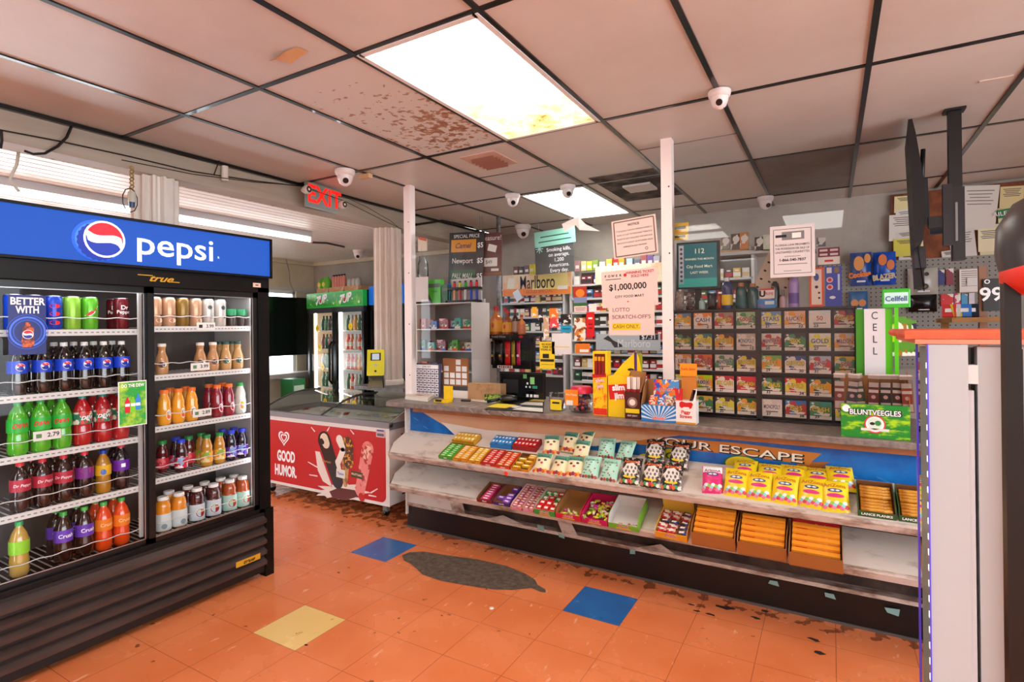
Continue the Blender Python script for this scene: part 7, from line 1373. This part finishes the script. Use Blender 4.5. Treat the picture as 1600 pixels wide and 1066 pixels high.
# scanner terminal
p = at(581, 603, x=-3.52); t = thing('scanner_terminal', 'yellow and black self-scan terminal standing beside the far column', 'terminal', (-3.50, 3.79-.18, .9365), R(38))
TP_ = Matrix.Translation((0, 0, .11)) @ Matrix.Rotation(R(-14), 4, 'X')
MB().box(-.07, .07, .03, .16, 0, .07, BLK).prism([(.03, 0), (.12, 0), (.10, .30), (.05, .32)], -.065, .065, BLK, T=Matrix(((0, 0, 1, 0), (1, 0, 0, 0), (0, 1, 0, 0), (0, 0, 0, 1)))).build('black_body', t, bevel=.01)
MB().add([(-.07, -.06, .01), (.07, -.06, .01), (.05, .04, .09), (-.05, .04, .09)], [(0, 1, 2, 3)], STEEL).build('scan_mirror', t, solid=.004)
yb = MB(TP_); yb.box(-.075, .075, -.02, .02, .0, .235, M('#e8e01c', .35)); yb.build('yellow_face', t, bevel=.018)
m = MB(TP_); m.rect(.09, .07, BLACK, FM((0, -.0206, .17), '-y')); m.rect(.062, .055, M('#b8c8d8', .3, e=.5), FM((0, -.0212, .17), '-y')); m.disc(.014, M('#b8bcc0', .3), FM((0, -.0206, .095), '-y'), ry=.01); m.disc(.01, BLACK, FM((0, -.0206, .04), '-y')); m.build('terminal_display', t)
# fluorescent battens in the bay
for i, (ya, yb2, lab) in enumerate(((1.10, 2.22, 'bare fluorescent batten above the left part of the drinks cooler'), (2.28, 3.85, 'bare fluorescent batten ending beside the camera in the window bay'))):
    t = thing('fluorescent_light', lab, 'light', (-4.62, (ya+yb2)/2, 2.47)); hl = (yb2-ya)/2
    MB().box(-.03, .03, -hl, hl, -.055, 0, M('#c8c8cc', .4)).build('batten', t)
    MB().tube([(0, -hl+.04, -.085), (0, hl-.04, -.085)], .019, M('#ffffff', .3, e=TUBE_E), 12).build('tube', t)
    for s in (-1, 1): MB().box(-.02, .02, s*hl-.012, s*hl+.012, -.11, -.05, M('#d8d0c4', .4)).build('end_holder', t)

# ================================================ CEILING DEVICES, EXIT SIGN, CABLES
def dome(u, v, zc_, lab, s=1, look=0):
    p = at(u, v, z=zc_); t = thing('dome_camera', lab, 'camera', (p.x, p.y, zc_), look)
    MB().lathe([(.055*s, 0), (.056*s, -.012*s), (.050*s, -.03*s), (.044*s, -.032*s)], M('#e8dcd8', .35), 22).build('mount_ring', t)
    MB().lathe([(.044*s, -.03*s), (.042*s, -.05*s), (.032*s, -.075*s), (.012*s, -.09*s), (.001, -.092*s)], M('#ece0dc', .3), 22, cap=False).build('ball', t)
    MB().disc(.016*s, BLACK, Matrix.Translation((.020*s, -.028*s, -.066*s)) @ Matrix.Rotation(R(125), 4, 'X') @ Matrix.Rotation(.5, 4, 'Y'), d=-.006).build('lens', t)
dome(539, 266, ZC-.008, 'white dome camera on the ceiling beside the exit sign', 1.25, .3)
dome(1124, 143, ZC-.008, 'large white dome camera at a ceiling grid crossing, nearest of all', .95, -.5)
dome(801, 304, ZC-.008, 'small white dome camera near the square air vent', 1.15)
dome(887, 290, ZC-.008, 'white spot camera hanging by the far ceiling light', 1.1)
dome(1196, 308, ZC-.008, 'white dome camera at the top of the right plexiglass panel', 1.2)
dome(817, 352, ZC-.008, 'distant white dome camera above the back wall', 1.6)
dome(560, 391, 2.47, 'white dome camera on the boarded bay ceiling', 1.3)
p = at(571, 271, z=ZC); tag(MB().box(-.05, .05, -.02, .02, -.03, 0, M('#d8ae84', .5)).build('junction_block', loc=(p.x, p.y, ZC-.008)), 'small tan junction block beside the dome camera by the exit sign', 'junction box')
p = at(447, 85, z=ZC); o = MB().add([(-.07, .0, -.005), (0, .02, -.03), (.03, -.03, -.01), (-.05, -.045, -.035)], [(0, 1, 2, 3)], M('#c89a6a', .7)).add([(.0, .02, -.03), (.10, .03, -.002), (.09, -.02, -.002), (.03, -.03, -.01)], [(0, 1, 2, 3)], M('#c89a6a', .7)).build('paper_tab', loc=(p.x, p.y, ZC)); tag(o, 'folded tan scrap of paper stuck to the ceiling', 'paper')
p = at(1556, 123, z=ZC); tag(MB().box(-.06, .06, -.012, .012, -.004, 0, M('#d8c0b4', .5)).build('ceiling_patch', loc=(p.x, p.y, ZC-.0005)), 'small pale patch strip on the ceiling at the right', 'patch')
p = at(349, 272, x=-3.53); tag(MB().cyl(.022, -.05, .05, M('#e0d4c8', .4), n=14).build('beam_sensor', loc=(-3.515, p.y, p.z)), 'small white cylinder sensor mounted on the soffit beam', 'sensor')
# vents
def vent(u, v, lab, c, sz=.22, sq=False):
    p = at(u, v, z=ZC); t = thing('ceiling_vent', lab, 'vent', (p.x, p.y, ZC)); m = MB(); m.box(-sz*.62, sz*.62, -sz*.7, sz*.7, -.006, 0, M(c, .5)); m.build('vent_frame', t)
    m = MB()
    for k in range(5): m.add([(-sz*.4, -sz*.4+k*sz*.2, -.007), (sz*.4, -sz*.4+k*sz*.2, -.007), (sz*.4, -sz*.3+k*sz*.2, -.03), (-sz*.4, -sz*.3+k*sz*.2, -.03)], [(0, 1, 2, 3)], M('#8a5a48' if not sq else '#ddd6ce', .5))
    m.build('vent_slats', t)
vent(764, 250, 'square louvred air vent with brown slats in the ceiling', '#d0aa98')
t = thing('ceiling_vent', 'white square vent on a soot-blackened panel beyond the middle post', 'vent', (at(1000, 291, z=ZC).x, at(1000, 291, z=ZC).y, ZC)); MB().box(-.26, .26, -.45, .45, -.005, .0, DM('#6a5c52', '#2a211c', 3.5, .4, .55, .8)).build('sooty_panel', t); MB().box(-.11, .11, -.11, .11, -.02, -.005, M('#cfc6bc', .5)).build('vent_cover', t)
# exit sign
pe = at(500, 310, x=-3.42); t = thing('exit_sign', 'grey exit sign with red letters and two round lamps under the soffit', 'sign', (-3.40, pe.y, pe.z), R(4)); pz = .168
EG = M('#8d9794', .35, .3); MB().box(-.02, .02, -.155, .155, -.09, .09, EG).build('sign_box', t)
MB().text('EXIT', .185, M('#ff1c10', .4, e=1.2), FM((.0205, .01, .0), '+x'), bold=.028, wx=.92).build('letters', t)
for s in (-1, 1):
    l = MB().lathe([(.014, -.04), (.03, -.01), (.034, .02), (.026, .03)], M('#cfc8c0', .3), 16, T=Matrix.Rotation(R(90), 4, 'Y')).build('emergency_lamp', t); l.location = (.03, s*.185, .02 if s < 0 else -.02); MB().disc(.024, M('#4a3028', .2), FM((.031, 0, 0), '+x')).disc(.009, M('#e8e0d0', .2), FM((.0315, 0, 0), '+x')).build('lamp_lens', l)
MB().box(-.03, -.02, -.02, .02, .0, .12, EG).build('bracket', t)
# cables along the beam
def cable(lab, pts, r=.004, c=BLACK, x=-3.525):
    P = [at(u, v, x=x) if len(q) == 0 else at(u, v, **q[0]) for u, v, *q in pts]; n = []
    for i in range(len(P)-1):
        for k in range(6): n.append(tuple(P[i].lerp(P[i+1], k/6)-Vector((0, 0, .0))))
    n.append(tuple(P[-1])); tag(MB().tube(n, r, c, 5).build('cable'), lab, 'cable')
cable('thick black cable running along the top of the soffit beam', [(193, 216), (300, 246), (400, 270), (470, 290), (540, 304), (640, 329), (720, 352)], .007)
cable('second black cable just under the thick one on the soffit', [(0, 203), (100, 222), (200, 244), (300, 268), (400, 283), (470, 291), (530, 301)], .004)
cable('thin black cable sagging across the exit sign', [(190, 250), (300, 272), (400, 285), (470, 290), (540, 315), (600, 345), (628, 358)], .003, x=-3.36)
cable('thin cable fanning out to the far column', [(520, 300), (570, 322), (610, 345), (626, 358)], .0025, x=-3.45)
cable('looping black cable dropping from the grid above the drinks cooler', [(112, 197), (104, 215), (90, 229), (70, 240), (52, 241), (38, 236)], .007, x=-3.5)
cable('short black cable hanging from the ceiling grid near the soffit', [(346, 241), (340, 258), (334, 274)], .004, x=-3.50)
cable('black cable end at the far left edge of the soffit', [(2, 203), (3, 220), (1, 232)], .006, x=-3.5)
cable('pale bent conduit left above the drinks cooler', [(29, 238), (26, 258), (15, 280), (30, 300)], .008, M('#cfc8bc', .4), x=-3.9)
cable('thin dark cord hanging from the grey box in the bay', [(447, 405), (452, 425), (453, 442), (460, 458)], .006, GREY, x=-6.6)
p = at(448, 400, x=-6.6); tag(MB().box(-.06, .06, -.1, .1, -.03, .03, M('#8a9694', .4)).build('junction_box', loc=tuple(p)), 'grey junction box on the bay ceiling edge', 'junction box')
cable('dark rod running on from the fluorescent batten end', [(488, 379), (510, 380), (538, 386)], .012, M('#4a4038', .5), x=-5.0)
cable('black wires meeting at the far ceiling corner', [(645, 352), (690, 345), (735, 355), (760, 352)], .012, x=-3.45)
# brass chain tassel on the near column
t = thing('hanging_ornament', 'gilt chain and glass tube ornament hanging on the near column', 'ornament', tuple(at(206, 300, x=-3.50)))
m = MB()
for k in range(7): m.ring(.007, .014, M('#b89a5c', .3, .7), FM((0, 0, .14-.022*k), '+x') @ Matrix.Rotation(.8*(k % 2), 4, 'X'), n=8)
m.build('chain', t); MB().lathe([(.018, -.06), (.022, -.02), (.018, .0)], M('#c8c0b0', .15), 12).lathe([(.014, -.09), (.016, -.06)], M('#1c4a6a', .2), 12).build('glass_tube', t)
MB().tube([(0, .04*math.sin(a_/10*math.pi*2)-.01, -.05+.07*math.cos(a_/10*math.pi*2)) for a_ in range(11)], .003, BLACK, 5).build('wire_loop', t)

# ================================================ RIGHT-HAND FOREGROUND UNIT
t = thing('display_case', 'tall white display case with glass edge and orange-red top at the right', 'display case', (.35, 1.6, 0)); o_ = t.location
WU = M('#b4b8ba', .35, coat=.2)
def pu(m, n, **k): return putw(m, n, t, **k)
pu(MB().box(.182, .249, 1.478, 1.62, 0, 1.418, WU), 'corner_pillar', bevel=.008)
pu(MB().box(.268, .322, 1.50, 1.56, 0, 1.413, WU), 'door_frame', bevel=.006)
pu(MB().box(.249, .262, 1.50, 1.54, .0, 1.32, M('#c9c7c9', .3)).box(.262, .2675, 1.53, 1.56, 0, 1.41, BLACK).box(.249, .2675, 1.49, 1.52, 1.335, 1.375, M('#d8d4d0', .35)), 'door_seal')
pu(MB().box(.335, .95, 1.50, 1.54, 0, 1.413, M('#b8b3b0', .35)), 'front_panel')
pu(MB().box(.322, .334, 1.47, 1.50, .0, 1.41, BLK), 'black_trim')
pu(MB().add([(.182, 1.50, .0), (.182, 1.665, 0), (.182, 1.665, 1.415), (.182, 1.50, 1.415)], [(0, 1, 2, 3)], glass('case_glass', '#e4f4ec', 1.0, 1.6)), 'side_glass')
BE = M('#5a4ae0', .3); m = MB().box(.180, .1815, 1.658, 1.668, 0, 1.42, BE).box(.1790, .1815, 1.474, 1.4775, 0, 1.42, BE)
pu(m, 'blue_edge_trim')
m = MB(); 
for k in range(40): m.box(.1795, .1815, 1.490, 1.498, .04+.034*k, .052+.034*k, M('#eef8f4', .3, e=1.5))
pu(m, 'led_strip')
pu(MB().box(.142, 1.0, 1.49, 1.9, 1.430, 1.449, DM('#e0603c', '#c84a2c', 10, .45, .65, .45)), 'top_board', bevel=.008); pu(MB().box(.160, 1.0, 1.485, 1.9, 1.419, 1.429, M('#e88a6c', .4)), 'top_edge', bevel=.003)
# dark hooded stand in the very near foreground
t = thing('hooded_stand', 'dark grey rounded hood with red rim on a black pole, near right edge', 'stand', (.19, .88, 0)); SH = DM('#2a2626', '#3a3430', 4, .4, .7, .35)
a = at(1583, 600, y=.86); t.location = (a.x, .86, 0)
MB().box(-.009, .006, -.01, .01, 0, 1.52, BLACK).box(-.1, .1, -.1, .1, 0, .02, BLACK).build('pole', t)
hd = at(1583, 440, y=.86)
def hood(u, v): a_ = -math.pi*u; r_ = .052+.0*u; return
HT = Matrix.Translation((.044, 0, 1.565)) @ Matrix.Rotation(R(-16), 4, 'Y') @ Matrix.Translation((0, 0, -1.565))
prof = [(.001, 1.622), (.03, 1.614), (.052, 1.592), (.062, 1.562), (.064, 1.54)]
MB().lathe(prof, SH, 24, cap=False, T=HT).build('hood', t)
MB().lathe([(.064, 1.541), (.067, 1.528), (.056, 1.508), (.02, 1.505), (.001, 1.505)], M('#d8362c', .35), 24, cap=False, T=HT).build('red_rim', t)

# ------------------------------------------------ tidy: drop prototypes that were never placed
for o in list(bpy.data.objects):
    if o.parent is None and o.location.z < -40:
        for c in list(o.children): bpy.data.objects.remove(c)
        bpy.data.objects.remove(o)
